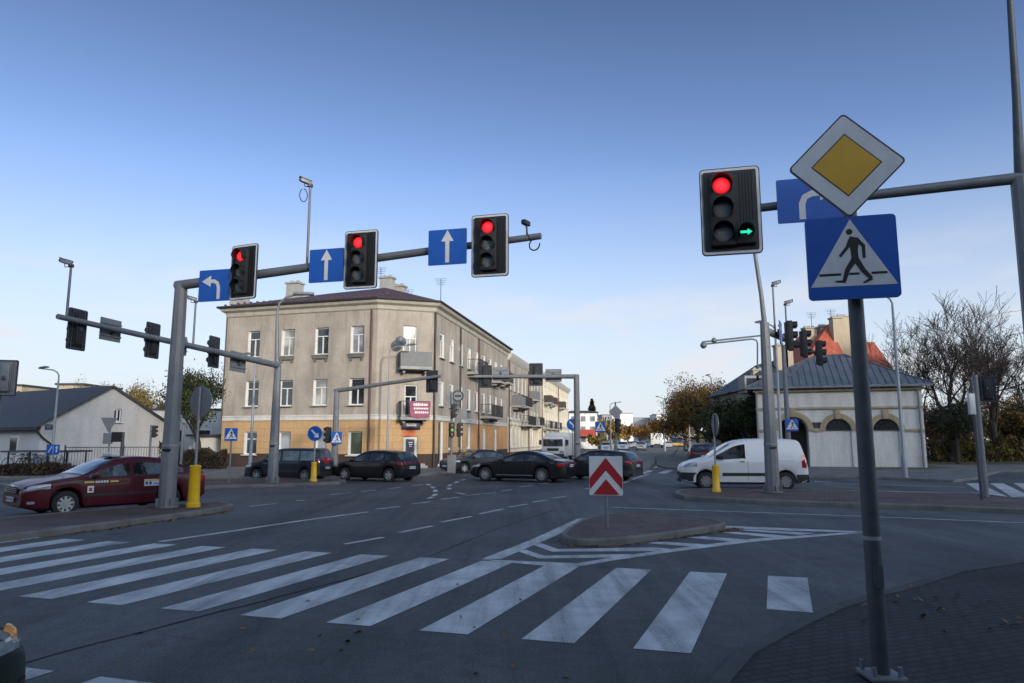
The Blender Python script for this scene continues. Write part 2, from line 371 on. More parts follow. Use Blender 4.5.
def rrect(w, h, r, n=4):
    p = []
    for cx, cz, a in ((w / 2 - r, h / 2 - r, 0), (-w / 2 + r, h / 2 - r, 90), (-w / 2 + r, -h / 2 + r, 180), (w / 2 - r, -h / 2 + r, 270)):
        for i in range(n + 1):
            t = R(a + 90 * i / n); p.append((cx + r * math.cos(t), cz + r * math.sin(t)))
    return p[::-1]
def circ(r, n=32, c=(0, 0)): return [(c[0] + r * math.cos(-2 * math.pi * i / n), c[1] + r * math.sin(-2 * math.pi * i / n)) for i in range(n)]
SKY_STR, SUN_STR, EXPO = .15, 2.05, .5
SKY_F, SKY_B, SKY_TINT, SKY_WARM = .74, 3.5, (1.04, 1.06, 1.34), (1.08, .98, .90)
SKY_Z = .58
HAZE_COL, CLOUD_COL = (3.6, 3.95, 4.3), (3.95, 3.9, 4.05)
SHADE_SLAB = ((-130, 30, 34), (30, 60, 25), (60, 170, 34))  # spans and heights of the added block that shades the junction

# ------------------------------------------------------------------ camera, sky, sun
cam = bpy.data.cameras.new('camera'); co = bpy.data.objects.new('camera', cam); COL.objects.link(co)
co.location = (0, 0, CAM_H); co.rotation_euler = (math.pi / 2 + PITCH, 0, 0)
cam.sensor_width = 36; cam.lens = FPX / 1024 * 36; cam.clip_start = .05; cam.clip_end = 6000
SC.camera = co
SUN_EL, SUN_DIR = R(12.5), Vector((.45, -.89)).normalized()      # where the sun stands (behind the viewer)
w = bpy.data.worlds.new('World'); SC.world = w; w.use_nodes = True; nt = w.node_tree; L = nt.links
bg = nt.nodes['Background']; bg.inputs['Strength'].default_value = SKY_STR
sky = nt.nodes.new('ShaderNodeTexSky'); sky.sky_type = 'NISHITA'; sky.sun_disc = False
sky.sun_elevation = SUN_EL; sky.sun_rotation = math.atan2(SUN_DIR.x, SUN_DIR.y); sky.air_density = 1.0; sky.dust_density = .6; sky.ozone_density = 1.6; sky.altitude = 100
tc = N(nt, 'ShaderNodeTexCoord'); sep = N(nt, 'ShaderNodeSeparateXYZ'); L.new(tc.outputs['Generated'], sep.inputs[0])
# thin low cloud: noise on the dome, squeezed towards the horizon
zz = N(nt, 'ShaderNodeMath', operation='ADD'); zz.inputs[1].default_value = .12; L.new(sep.outputs['Z'], zz.inputs[0])
dv = [N(nt, 'ShaderNodeMath', operation='DIVIDE') for _ in range(2)]
for k, ax in enumerate('XY'): L.new(sep.outputs[ax], dv[k].inputs[0]); L.new(zz.outputs[0], dv[k].inputs[1])
cb = N(nt, 'ShaderNodeCombineXYZ'); L.new(dv[0].outputs[0], cb.inputs[0]); L.new(dv[1].outputs[0], cb.inputs[1])
cn = N(nt, 'ShaderNodeTexNoise', Scale=1.25, Detail=8.0, Roughness=.56); L.new(cb.outputs[0], cn.inputs['Vector'])
mpc = N(nt, 'ShaderNodeMapping'); mpc.inputs['Location'].default_value = (3.3, 1.2, 0); L.new(cb.outputs[0], mpc.inputs[0]); L.new(mpc.outputs[0], cn.inputs['Vector'])
cr = ramp(nt, [(.50, (0, 0, 0)), (.66, (1, 1, 1))]); L.new(cn.outputs[0], cr.inputs[0])
hm = N(nt, 'ShaderNodeMapRange'); hm.inputs[1].default_value = .30; hm.inputs[2].default_value = .10; hm.inputs[3].default_value = 0; hm.inputs[4].default_value = .75; L.new(sep.outputs['Z'], hm.inputs[0])
cm = N(nt, 'ShaderNodeMath', operation='MULTIPLY'); L.new(cr.outputs[0], cm.inputs[0]); L.new(hm.outputs[0], cm.inputs[1])
# the sun's half of the sky is brighter than the half opposite; pale haze along the horizon
sdir = Vector((SUN_DIR.x * math.cos(SUN_EL), SUN_DIR.y * math.cos(SUN_EL), math.sin(SUN_EL)))
dt = N(nt, 'ShaderNodeVectorMath', operation='DOT_PRODUCT'); L.new(tc.outputs['Generated'], dt.inputs[0]); dt.inputs[1].default_value = sdir
mr = N(nt, 'ShaderNodeMapRange', interpolation_type='SMOOTHSTEP'); mr.inputs[1].default_value = -.30; mr.inputs[2].default_value = .75; mr.inputs[3].default_value = SKY_F; mr.inputs[4].default_value = SKY_B; L.new(dt.outputs['Value'], mr.inputs[0])
wm = N(nt, 'ShaderNodeMapRange', interpolation_type='SMOOTHSTEP'); wm.inputs[1].default_value = -.25; wm.inputs[2].default_value = .6; L.new(dt.outputs['Value'], wm.inputs[0])
tcol = mixc(nt, wm.outputs[0], SKY_TINT, SKY_WARM)
tint = mixc(nt, 1.0, sky.outputs[0], tcol, 'MULTIPLY')
ez = N(nt, 'ShaderNodeMapRange'); ez.inputs[1].default_value = .35; ez.inputs[2].default_value = .60; ez.inputs[3].default_value = 1.0; ez.inputs[4].default_value = SKY_Z; L.new(sep.outputs['Z'], ez.inputs[0])
ml = N(nt, 'ShaderNodeMath', operation='MULTIPLY'); L.new(mr.outputs[0], ml.inputs[0]); L.new(ez.outputs[0], ml.inputs[1])
sv = N(nt, 'ShaderNodeVectorMath', operation='SCALE'); L.new(tint, sv.inputs[0]); L.new(ml.outputs[0], sv.inputs['Scale'])
hz = N(nt, 'ShaderNodeMapRange', interpolation_type='SMOOTHSTEP'); hz.inputs[1].default_value = .40; hz.inputs[2].default_value = .0; hz.inputs[3].default_value = 0; hz.inputs[4].default_value = .92; L.new(sep.outputs['Z'], hz.inputs[0])
hazed = mixc(nt, hz.outputs[0], sv.outputs[0], HAZE_COL)
skyc = mixc(nt, cm.outputs[0], hazed, CLOUD_COL)
L.new(skyc, bg.inputs['Color'])
sl = bpy.data.lights.new('sun', 'SUN'); sl.energy = SUN_STR; sl.angle = R(4.0); sl.color = (1, .91, .78)
so = bpy.data.objects.new('sun', sl); COL.objects.link(so); so.location = (0, -40, 60)
sd = Vector((SUN_DIR.x * math.cos(SUN_EL), SUN_DIR.y * math.cos(SUN_EL), math.sin(SUN_EL)))
so.rotation_euler = sd.to_track_quat('Z', 'Y').to_euler()
vs = SC.view_settings; vs.view_transform = 'Standard'; vs.look = 'None'; vs.exposure = EXPO; vs.gamma = 1; vs.use_curve_mapping = False
SC.cycles.use_denoising = True
SC.cycles.max_bounces = 6; SC.cycles.diffuse_bounces = 3; SC.cycles.glossy_bounces = 3; SC.cycles.transmission_bounces = 2; SC.cycles.caustics_reflective = False; SC.cycles.caustics_refractive = False

# ------------------------------------------------------------------ ground, roads, islands, markings
def sheet(name, pts, z, mat):
    mb = MB(); mb.add([(p[0], p[1], z) for p in pts], [list(range(len(pts)))]); return structure(mb.build(name, mat))
sheet('ground', [(-2500, -300), (2500, -300), (2500, 4000), (-2500, 4000)], -.02, 'far_ground')
# asphalt: the near road, the cross street and the far road in one seamless sheet
def band(c, u, w0, w1, a, b):
    n = Vector((u[1], -u[0])); c = Vector(c[:2]); u = Vector(u[:2])
    return [c + u * a + n * w0, c + u * b + n * w0, c + u * b + n * w1, c + u * a + n * w1]
sheet('road', [(-110, -45), (110, -45), (110, 39), (40, 42), (19, 45), (33, 120), (62, 260), (96, 420), (80, 420), (45, 260), (13, 120), (1.5, 68), (-3.2, 42), (-10, 38.2), (-110, 47)], 0.0, 'asphalt')

def inset(poly, d):
    n = len(poly); out = []
    A = sum(poly[i].x * poly[(i + 1) % n].y - poly[(i + 1) % n].x * poly[i].y for i in range(n))
    sgn = 1 if A > 0 else -1
    for i in range(n):
        a, b, c = poly[i - 1], poly[i], poly[(i + 1) % n]
        e1 = (b - a).normalized(); e2 = (c - b).normalized()
        n1 = Vector((-e1.y, e1.x)) * sgn; n2 = Vector((-e2.y, e2.x)) * sgn
        m = (n1 + n2); k = max(.35, 1 + n1.dot(n2))
        out.append(b + m * (d / k))
    return out
def smooth_poly(pts, it=2):
    pts = [Vector(p[:2]) for p in pts]
    for _ in range(it):
        q = []
        for i in range(len(pts)):
            a, b = pts[i], pts[(i + 1) % len(pts)]
            q += [a * .75 + b * .25, a * .25 + b * .75]
        pts = q
    return pts
def raised(name, poly, h, top, kerb='kerb', kw=.16, gutter=True):
    """kerbstones round a paved top: bevelled outer edge, paving a touch lower than the stones"""
    poly = [Vector(p[:2]) for p in poly]
    i1, i2 = inset(poly, .025), inset(poly, kw)
    n = len(poly); mb = MB()
    rings = [[(p.x, p.y, -.01) for p in poly], [(p.x, p.y, h - .025) for p in poly], [(p.x, p.y, h) for p in i1], [(p.x, p.y, h) for p in i2], [(p.x, p.y, h - .012) for p in i2]]
    for a, b in zip(rings, rings[1:]):
        mb.add(a + b, [(i, (i + 1) % n, (i + 1) % n + n, i + n) for i in range(n)], 1)
    mb.add(rings[-1], [list(range(n))], 0)
    return structure(mb.build(name, [top, kerb]))
def gp(*pix, z=0): return [G(x, y, z) for x, y in pix]

KH = .12
# near right corner: dropped kerb, then brick pavers
kerbpts = [(690, 720), (710, 681), (735, 655), (763, 640), (798, 622.5), (829, 609), (866, 598), (904, 588), (951, 573), (1010, 564), (1100, 554), (1250, 545)]
kp = [G(x, y) for x, y in kerbpts]
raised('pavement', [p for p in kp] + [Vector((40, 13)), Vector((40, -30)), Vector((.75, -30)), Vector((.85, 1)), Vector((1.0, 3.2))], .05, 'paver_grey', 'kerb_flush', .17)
# triangular refuge with the chevron board
tri = [(560, 541), (566, 544.5), (581, 546.5), (619, 545), (658, 540.5), (697, 534.5), (725, 530.2), (726, 526.8), (697, 521.5), (658, 518.2), (616, 517.2), (588, 521.5), (566, 533)]
TRI = gp(*tri); raised('traffic_island', smooth_poly(TRI, 1), KH, 'paver_red', kw=.10)
# left refuge with the gantry mast
isl1 = [(-160, 560), (0, 542.5), (70, 533), (140, 524), (200, 515.5), (229, 510.5), (233, 508), (222, 505.5), (150, 509.5), (60, 517), (-20, 524.5), (-200, 542)]
ISL1 = gp(*isl1); raised('traffic_island', ISL1, KH, 'paver_red')
# refuge at the far left with the second mast
isl2 = [(20, 496), (120, 492), (200, 489), (300, 486.3), (340, 484.5), (346, 482.5), (330, 480.7), (250, 480.7), (120, 482.5), (0, 486)]
raised('traffic_island', gp(*isl2), KH, 'paver_red')
# right refuge with the third mast
isl3 = [(674, 496), (684, 499.6), (740, 503), (830, 506.3), (940, 510), (1030, 513.8), (1100, 516.5), (1100, 511), (1030, 503.5), (992, 498.2), (940, 496), (830, 493.6), (740, 491.8), (690, 491.8), (677, 493.3)]
raised('traffic_island', gp(*isl3), KH, 'paver_red')
# refuge in the far road
raised('traffic_island', gp((604, 475.5), (630, 477), (648, 470.5), (655, 463.5), (656, 456), (651, 452.5), (640, 451.5), (628, 456), (612, 463)), KH, 'slab')
# far left pavement, wrapping round the corner house
fl = [G(-260, 481), G(0, 480), G(200, 478.2), G(330, 477.2), G(400, 476.6), G(430, 475.6), G(446, 473.5), Vector((-2.6, 43.5)), Vector((-1.4, 49)), Vector((2.0, 67.6)), Vector((7.5, 100)), Vector((11.0, 124)), Vector((40, 260)), Vector((60, 340))]
raised('pavement', [p for p in fl] + [Vector((-10, 340)), Vector((-140, 100)), Vector((-140, 48))], KH, 'slab')
# far right pavement in front of the arcaded house and along the far road
fr = [Vector((60, 340)) + Vector((25, 60)), Vector((40, 210)), Vector((22.5, 120)), Vector((14.2, 70)), Vector((10.2, 50)), Vector((9.8, 46)), Vector((10.6, 42)), G(700, 478.6), G(760, 477.8), G(813, 478), G(880, 479.5), G(954, 482.5), G(975, 480), G(1000, 472.5)]
raised('pavement', fr + [G(1400, 467.5), Vector((90, 60)), Vector((200, 420))], .11, 'path_grey')
# cross street pavement at the far right, past the driveway
mbg = MB()
mbg.add([(*G(874, 469.3, .11)[:2], .116), (*G(928, 468.6, .11)[:2], .116), (*G(950, 467.5, .11)[:2], .116), (*G(928, 465, .11)[:2], .116), (*G(874, 465.4, .11)[:2], .116)], [(0, 1, 2, 3, 4)])
structure(mbg.build('grass_verge', 'soil_grass'))
mbg = MB(); mbg.add([(*G(930, 464.2, .11)[:2], .117), (*G(1400, 463.6, .11)[:2], .117), (70, 110, .117), (24, 110, .117), (21.5, 56, .117)], [(0, 1, 2, 3, 4)])
structure(mbg.build('park_lawn', 'soil_grass'))

# painted markings
mk = MB()
ZP = .004
def mpoly(pix, z=ZP):
    mk.add([(*G(x, y)[:2], z) for x, y in pix], [list(range(len(pix)))])
def mline(pix, w, z=ZP, world=False):
    P = [Vector(p[:2]) if world else G(*p).to_2d() for p in pix]; n = len(P); A = []; B = []
    for i in range(n):
        t = (P[min(i + 1, n - 1)] - P[max(i - 1, 0)]).normalized(); q = Vector((-t.y, t.x)) * w / 2
        A.append(P[i] + q); B.append(P[i] - q)
    for i in range(n - 1):
        mk.add([(A[i].x, A[i].y, z), (B[i].x, B[i].y, z), (B[i + 1].x, B[i + 1].y, z), (A[i + 1].x, A[i + 1].y, z)], [(0, 1, 2, 3)])
# zebra: thirteen bars across the near road, on one regular grid
cx, cy = G(807.4, 578)[:2]
far_l, far_r = G(129.9, 542.4).to_2d(), Vector((cx, cy))
per = (far_l - far_r) / 11.0
barv = (G(631, 651.3) - G(689.1, 572.8)).to_2d()
for k in range(0, 15):
    fr_ = far_r + per * k; flp = fr_ + per.normalized() * .50; e = barv
    if k == 0: e = (G(813, 613) - G(807.4, 578)).to_2d(); e2 = (G(765.5, 609.8) - G(767.1, 576.3)).to_2d()
    else: e2 = e
    q = [fr_, flp, flp + e2, fr_ + e]
    mk.add([(p.x, p.y, ZP) for p in q], [(0, 1, 2, 3)])
structure(mk.build('zebra_crossing', 'paint'))
mk = MB()
# cycle crossing blocks at the lower left
for k in range(4):
    a = G(157, 684).to_2d() + per.normalized() * (1.02 * k); q = [a, a + per.normalized() * .55, a + per.normalized() * .55 + barv.normalized() * .55, a + barv.normalized() * .55]
    mk.add([(p.x, p.y, ZP) for p in q], [(0, 1, 2, 3)])
structure(mk.build('cycle_crossing', 'paint'))
mk = MB()
# solid and broken lane lines beyond the zebra
mline([(160, 541.8), (230, 531.5), (300, 521), (368, 512)], .14)
for a, b in (((345, 544.2), (384, 537.3)), ((398.6, 532.6), (433, 526)), ((441, 522.2), (471, 516.6)), ((479, 514.1), (503, 509.1)), ((509, 507.2), (527.5, 504.1)), ((532.4, 502.2), (548, 500)), ((552, 498.4), (566, 496.4)),
             ((376, 509.3), (400, 506.5)), ((411, 504.2), (431, 501.7)), ((441, 499.4), (459, 497.1)), ((466, 495.7), (480, 494.1)), ((483, 493.9), (496, 492.7)), ((501, 491.3), (512, 489.8)), ((520, 487.1), (531, 485.4)), ((540, 484), (550, 483)),
             ((330, 494.8), (352, 492.7)), ((361, 491.8), (376, 490)), ((388, 488.8), (401, 487.3)), ((411, 486.1), (424, 484.4)), ((296, 501), (305, 500.2)), ((250, 506.5), (276, 503.5))):
    mline([a, b], .12)
for a, b in (((428, 498.6), (433, 497)), ((433.5, 496), (436, 494)), ((435, 492), (435.5, 490)), ((434, 488.3), (432, 486.6)), ((430, 485.3), (427, 484)), ((450, 489.5), (448, 487.8)), ((448.5, 486.2), (451, 484.5)), ((454, 483.2), (458, 481.6)), ((461, 480.4), (466, 479.2)), ((456, 492.5), (465, 494.5))):
    mline([a, b], .16)
mline([(585, 489), (600, 486.5)], .12); mline([(623.5, 483.2), (638, 477.4), (650, 474)], .14); mline([(606, 487.4), (617, 484.8)], .12)
# chevron area round the refuge
mpoly([(481.5, 559.3), (501.5, 559.2), (543, 541.3), (588, 521.8), (599, 520.4), (597, 518.9), (578, 518.7), (530, 540.4)])
mpoly([(481.5, 559.5), (577, 563.6), (616, 557), (676, 548.6), (753, 538.9), (860, 531.9), (862, 533.2), (753, 542), (676, 551.8), (616, 560.4), (577, 567), (545, 566), (501.5, 562.2)], ZP + .001)
mpoly([(724, 525.8), (790, 528.6), (862, 531.6), (862, 533), (790, 530.9), (725, 528.3)], ZP + .001)
mpoly([(517.6, 551.4), (526, 550), (544, 556), (616, 554.4), (640, 554.6), (616, 557.7), (539, 558.8)], ZP + .0005)
mpoly([(533, 545.2), (541, 543.4), (558, 549.3), (652, 547.6), (676, 549.4), (652, 551.3), (552, 551.9)], ZP + .0005)
mpoly([(645, 543.1), (664, 541.9), (716, 545.3), (700, 547.4)], ZP + .0005)
mpoly([(687, 537.6), (704, 536.6), (756, 540.4), (738, 542.4)], ZP + .0005)
mpoly([(722, 532.7), (737, 532.2), (790, 536.2), (775, 538)], ZP + .0005)
mpoly([(730, 529.6), (742, 529.4), (816, 533.4), (800, 535)], ZP + .0005)
# right hand lines
mline([(611, 507.3), (740, 512), (860, 516.3), (1060, 524.4)], .11)
mline([(812, 490), (900, 491.5), (985, 493.2)], .14); mline([(822, 483.2), (900, 485.4), (965, 487.2)], .14); mline([(814, 481.6), (832, 481.9)], .2)
for x0 in (966, 990, 1014, 1040): mpoly([(x0, 483.3), (x0 + 13, 483.3), (x0 + 42, 497), (x0 + 22, 497)])
# zebra across the far road
for x0, x1 in ((637, 652), (657, 671), (676, 686)):
    mpoly([(x0, 473.2), (x1 - 5, 470.4), (x1 + 2, 470.6), (x0 + 8, 473.8)])
mline([(560, 470), (575, 463), (585, 458)], .12); mline([(655, 468), (668, 456), (672, 450)], .12)
structure(mk.build('lane_markings', 'paint'))
# bitumen seams and tyre-dark joints along the lanes
mk = MB(); rs_ = random.Random(11)
def seam(pix, w):
    P = [G(*p).to_2d() for p in pix]; Q = []
    for a, b in zip(P, P[1:]):
        m_ = max(2, int((b - a).length / .25)); q = Vector((-(b - a).y, (b - a).x)).normalized()
        Q += [a.lerp(b, i / m_) + q * rs_.gauss(0, .012) for i in range(m_)]
    ww = [w * rs_.uniform(.5, 1.3) for _ in Q]
    for i in range(len(Q) - 1):
        t = (Q[i + 1] - Q[i]).normalized(); n_ = Vector((-t.y, t.x)); a, b = Q[i], Q[i + 1]
        mk.add([(*(a + n_ * ww[i] / 2), .0022), (*(a - n_ * ww[i] / 2), .0022), (*(b - n_ * ww[i + 1] / 2), .0022), (*(b + n_ * ww[i + 1] / 2), .0022)], [(0, 1, 2, 3)])
seam([(20, 664), (110, 640), (200, 617), (330, 584), (430, 558)], .05)
seam([(430, 556), (500, 528), (560, 508)], .03); seam([(630, 512), (900, 521)], .04)
structure(mk.build('road_seams', 'tar'))

# fallen leaves lying along the kerbs
lm = MB(); rl = random.Random(3)
def litter(a, b, n, sd, z):
    a, b = a.to_2d(), b.to_2d(); q = Vector((-(b - a).y, (b - a).x)).normalized()
    for _ in range(n):
        p = a.lerp(b, rl.random()) + q * rl.gauss(0, sd); s_ = rl.uniform(.025, .05); t = rl.random() * 6.3
        X = Matrix.Translation((p.x, p.y, z + rl.uniform(.004, .012))) @ Euler((rl.gauss(0, .35), rl.gauss(0, .35), t)).to_matrix().to_4x4()
        lm.add([(-s_, 0, 0), (0, -s_ * .7, .004), (s_, 0, 0), (0, s_ * .7, .006)], [(0, 1, 2, 3)], 0, False, X)
for (a, b, n) in (((20, 541), (120, 528), 90), ((120, 528), (229, 511.5), 200), ((620, 546), (725, 531.5), 90), ((722, 532), (740, 529), 110), ((566, 546.5), (620, 547), 30)):
    litter(G(*a), G(*b), n, .07, .0)
litter(G(380, 640), G(300, 600), 10, 1.2, 0); litter(G(330, 630), G(620, 660), 14, .8, 0); litter(G(940, 620), G(1010, 610), 20, .5, .05); litter(G(900, 640), G(1000, 600), 18, .7, .05)
stuff(lm.build('fallen_leaves', 'litter'), 'small brown fallen leaves gathered along the kerbs of the refuges', 'leaves')

# ------------------------------------------------------------------ traffic signals, signs, masts
def visor(r, l):
    mb = MB(); n = 14; vs = []
    for (yy, rr) in ((0, r), (-l, r * .97)):
        for off in (0, .006):
            for k in range(n + 1):
                a = R(-35 + 250 * k / n)
                # the lower lip is cut back
                cut = 1 if yy == 0 else (1 - .55 * max(0, -math.sin(a)) )
                vs.append(((rr + off) * math.cos(a), yy * cut, (rr + off) * math.sin(a)))
    m = n + 1
    fs = []
    for k in range(n):
        fs += [(k, k + 1, 2 * m + k + 1, 2 * m + k), (m + k, 3 * m + k, 3 * m + k + 1, m + k + 1), (2 * m + k, 2 * m + k + 1, 3 * m + k + 1, 3 * m + k)]
    mb.add(vs, fs, 0, True); return mb
def shift(o, x, y, z): o.location = (x, y, z); return o
def signal(label, lit='red', board=True, arrow=False, bw=.86, bh=1.43, group='traffic signal heads', dark=False):
    t = thing('traffic_signal', label, 'traffic light', group=group)
    xo = 0.0
    if board:
        b = MB(); b.prism(rrect(bw - .10, bh - .10, .03), -.012, .012, 0)
        for k in range(5): b.box((bw * (.17 + .05 * k), -.02, 0), (.012, .02, bh - .16), 0)
        for k in range(4): b.box((-bw * (.30 + .05 * k), -.02, 0), (.012, .02, bh - .16), 0)
        for k in (-.34, 0, .34): b.box((0, .022, k * bh), (bw - .14, .02, .03), 1)
        for k in (-.3, .3): b.box((k * bw, .03, 0), (.03, .025, bh - .12), 1)
        bo = b.build('contrast_board', ['black', 'steel_dark'], t)
        e = MB(); o1, o2, o3 = rrect(bw, bh, .07), rrect(bw - .03, bh - .03, .06), rrect(bw - .11, bh - .11, .03); n = len(o1)
        for p, q, y0, mi in ((o1, o2, -.016, 1), (o2, o3, -.018, 0)):
            e.add([(x, y0, z) for x, z in p] + [(x, y0, z) for x, z in q], [(i, (i + 1) % n, (i + 1) % n + n, i + n) for i in range(n)], mi)
        e.add([(x, -.016, z) for x, z in o1] + [(x, .016, z) for x, z in o1], [(i, (i + 1) % n, (i + 1) % n + n, i + n) for i in range(n)], 1)
        e.add([(x, .016, z) for x, z in o1] + [(x, .016, z) for x, z in o3], [(i, (i + 1) % n, (i + 1) % n + n, i + n) for i in range(n)], 1)
        e.build('border', ['white_film', 'sign_edge'], bo)
        xo = -.13 if arrow else -.02
    k = (bh / 1.38) if board else .8
    h = MB(); h.box((xo, -.03, 0), (.37 * k, .17, 1.12 * k), 0, bev=.02)
    h.box((xo, .08, 0), (.3 * k, .08, 1.02 * k), 0, bev=.015)
    if arrow: h.box((xo + .33 * k, -.03, -.375 * k), (.30 * k, .15, .34 * k), 0, bev=.02)
    h.build('housing', 'black_matt', t)
    lam = [('lens', xo, .375 * k, lit == 'red'), ('lens', xo, 0, False), ('lens', xo, -.375 * k, False)]
    for nm, x, z, on in lam:
        lb = MB(); lb.lathe([(.0001, -.022), (.06 * k, -.019), (.10 * k, -.012), (.132 * k, 0)], 24, 0, 'y')
        o = shift(lb.build(nm, 'lamp_red' if on else 'lens_dark', t), x, -.117, z)
        if on: o['label'] = 'lit red lamp'
        shift(visor(.158 * k, .17 * k).build('visor', 'black', t), x, -.112, z)
    if arrow:
        lb = MB(); lb.lathe([(.0001, -.006), (.10 * k, 0)], 20, 0, 'y'); a = shift(lb.build('arrow_lens', 'black', t), xo + .33 * k, -.108, -.375 * k)
        ar = MB(); ar.flat([(-.09, -.02), (-.09, .02), (.02, .02), (.02, .05), (.095, 0), (.02, -.05), (.02, -.02)], -.012); ar.build('arrow', 'lamp_green', a)
        shift(visor(.112 * k, .18 * k).build('visor', 'black', t), xo + .33 * k, -.106, -.375 * k)
    br = MB(); br.box((0, .13, .0), (.10, .09, .16), 0, bev=.01); br.build('bracket', 'steel_dark', t)
    return t
ARROWS = {
 'up': [[(0, -.33), (0, .16)], [(-.145, .12), (.145, .12), (0, .36)]],
 'left': [[(.13, -.33), (.13, -.06), (.09, .05), (.0, .10), (-.12, .105)], [(-.10, -.03), (-.10, .24), (-.36, .105)]],
 'right': [[(-.13, -.33), (-.13, -.06), (-.09, .05), (.0, .10), (.12, .105)], [(.10, -.03), (.10, .24), (.36, .105)]]}
def lane_sign(label, kind, w=.92, h=.83, group='blue lane signs on the gantries'):
    t = thing('lane_sign', label, 'road sign', group=group)
    p = MB(); p.prism(rrect(w, h, .025), -.012, .012, 0, 1); p.flat([(x, z) for x, z in rrect(w, h, .025)], .0125, 1)
    for z in (-.2, .2): p.box((0, .028, z * h / .75), (w - .05, .03, .04), 1)
    po = p.build('panel', ['blue_film', 'sign_back'], t)
    if kind:
        a = MB(); st, hd = ARROWS[kind]; a.stroke([(x * w / .76 * .85, z * h / .75 * 1.0) for x, z in st], .095, -.0145); a.flat([(x * w / .76 * .85, z * h / .75) for x, z in hd], -.0148); a.build('arrow', 'white_film', po)
    b = MB(); b.box((0, .07, 0), (.09, .08, .3), 0, bev=.01); b.build('bracket', 'steel_dark', t)
    return t
def blank_back(label, w, h, group=None):                              # a plate seen only from behind
    t = thing('lane_sign', label, 'road sign', group=group)
    p = MB(); p.prism(rrect(w, h, .02), -.01, .01, 0, 1)
    for z in (-.27, .27): p.box((0, .03, z * h), (w - .04, .04, .05), 1)
    for x in (-.46, .46): p.box((x * w, .016, 0), (.02, .012, h - .03), 1)
    p.build('panel', ['blue_film', 'sign_back'], t)
    b = MB(); b.box((0, .08, 0), (.1, .08, .3), 0, bev=.01); b.build('bracket', 'steel_dark', t)
    return t
def man(mb, s, y, mi):
    f = lambda u, v: ((u - .5) * s, (.5 - v) * s)
    P = lambda *q: [f(u, v) for u, v in q]
    mb.flat(circ(.036 * s, 18, f(.485, .19)), y, mi)
    mb.flat(P((.49, .245), (.55, .262), (.585, .31), (.565, .42), (.572, .55), (.49, .545), (.487, .42), (.47, .33), (.475, .27)), y - .0003, mi)
    mb.stroke(P((.49, .29), (.455, .375), (.365, .485)), .046 * s, y - .0006, mi, .032 * s)
    mb.stroke(P((.55, .275), (.628, .37), (.628, .52)), .05 * s, y - .0009, mi, .034 * s)
    mb.stroke(P((.52, .53), (.44, .65), (.395, .785)), .068 * s, y - .0012, mi, .042 * s)
    mb.stroke(P((.41, .79), (.30, .785)), .034 * s, y - .0015, mi, .018 * s)
    mb.stroke(P((.54, .53), (.61, .665), (.69, .765)), .068 * s, y - .0018, mi, .042 * s)
    mb.stroke(P((.70, .765), (.60, .815)), .036 * s, y - .0021, mi, .018 * s)
    for a, b in ((.125, .365), (.455, .565), (.695, .865)): mb.stroke(P((a, .70), (b, .70)), .024 * s, y - .0024, mi)
def crossing_panel(parent, s, z, back='sign_back', y=0):
    p = MB(); p.prism(rrect(s, s, .05 * s), y - .012, y + .012, 0, 1); p.flat(rrect(s, s, .05 * s), y + .0125, 1)
    f = lambda u, v: ((u - .5) * s, (.5 - v) * s)
    for zz in (-.28, .28): p.box((0, y + .03, zz * s), (s * .9, .03, .04), 1)
    po = p.build('panel', ['blue_film', back], parent); po.location.z = z
    q = MB(); q.flat([f(.5, .035), f(.972, .845), f(.028, .845)], y - .0145); man(q, s, y - .0165, 1)
    q.build('symbol', ['white_film', 'black_film'], po); return po
def post(name, h, r0, r1=None, mat='steel', parent=None, n=12, z0=0):
    mb = MB(); mb.tube([(0, 0, z0), (0, 0, z0 + h)], [r0, r1 or r0], n); return mb.build(name, mat, parent)
def base_plate(parent, r, mat='steel', bolts=True):
    mb = MB(); mb.box((0, 0, .015), (r * 2, r * 2, .03), 0, bev=.006)
    if bolts:
        for i in (-1, 1):
            for j in (-1, 1): mb.tube([(i * r * .72, j * r * .72, .03), (i * r * .72, j * r * .72, .10)], .018, 8)
    return mb.build('base_plate', mat, parent)
def crossing_sign(label, loc, n, s, zc, r=.035, group='pedestrian crossing signs'):
    t = thing('crossing_sign', label, 'road sign', loc, face(n), group)
    post('post', zc + s * .4, r, parent=t, mat='steel'); o = crossing_panel(t, s, zc, y=-.06); return t
def keep_right_sign(label, loc, n, dia, zc, boll=1.05, br=.155, group='yellow bollards with keep right discs'):
    t = thing('keep_right_sign', label, 'road sign', loc, face(n), group)
    post('post', zc + dia * .45, .032, parent=t, mat='steel_pale')
    b = MB(); b.lathe([(.0001, 0), (br * 1.22, 0), (br * 1.22, .09), (br * 1.02, .12), (br * .92, boll - .08), (br * .98, boll - .06), (br * .98, boll - .02), (br * .8, boll), (.0001, boll)], 20)
    b.build('bollard', 'yellow_plastic', t)
    d = MB(); d.prism(circ(dia / 2), -.012 - .045, .012 - .045, 0, 1); d.flat(circ(dia / 2), -.032, 1); po = d.build('disc', ['blue_film', 'sign_back'], t); po.location.z = zc
    a = MB(); s = dia; a.stroke([(-.24 * s, .24 * s), (.12 * s, -.12 * s)], .12 * s, -.060); a.flat([(.27 * s, -.27 * s), (.24 * s, .06 * s), (-.06 * s, -.24 * s)], -.0604); a.build('arrow', 'white_film', po)
    return t
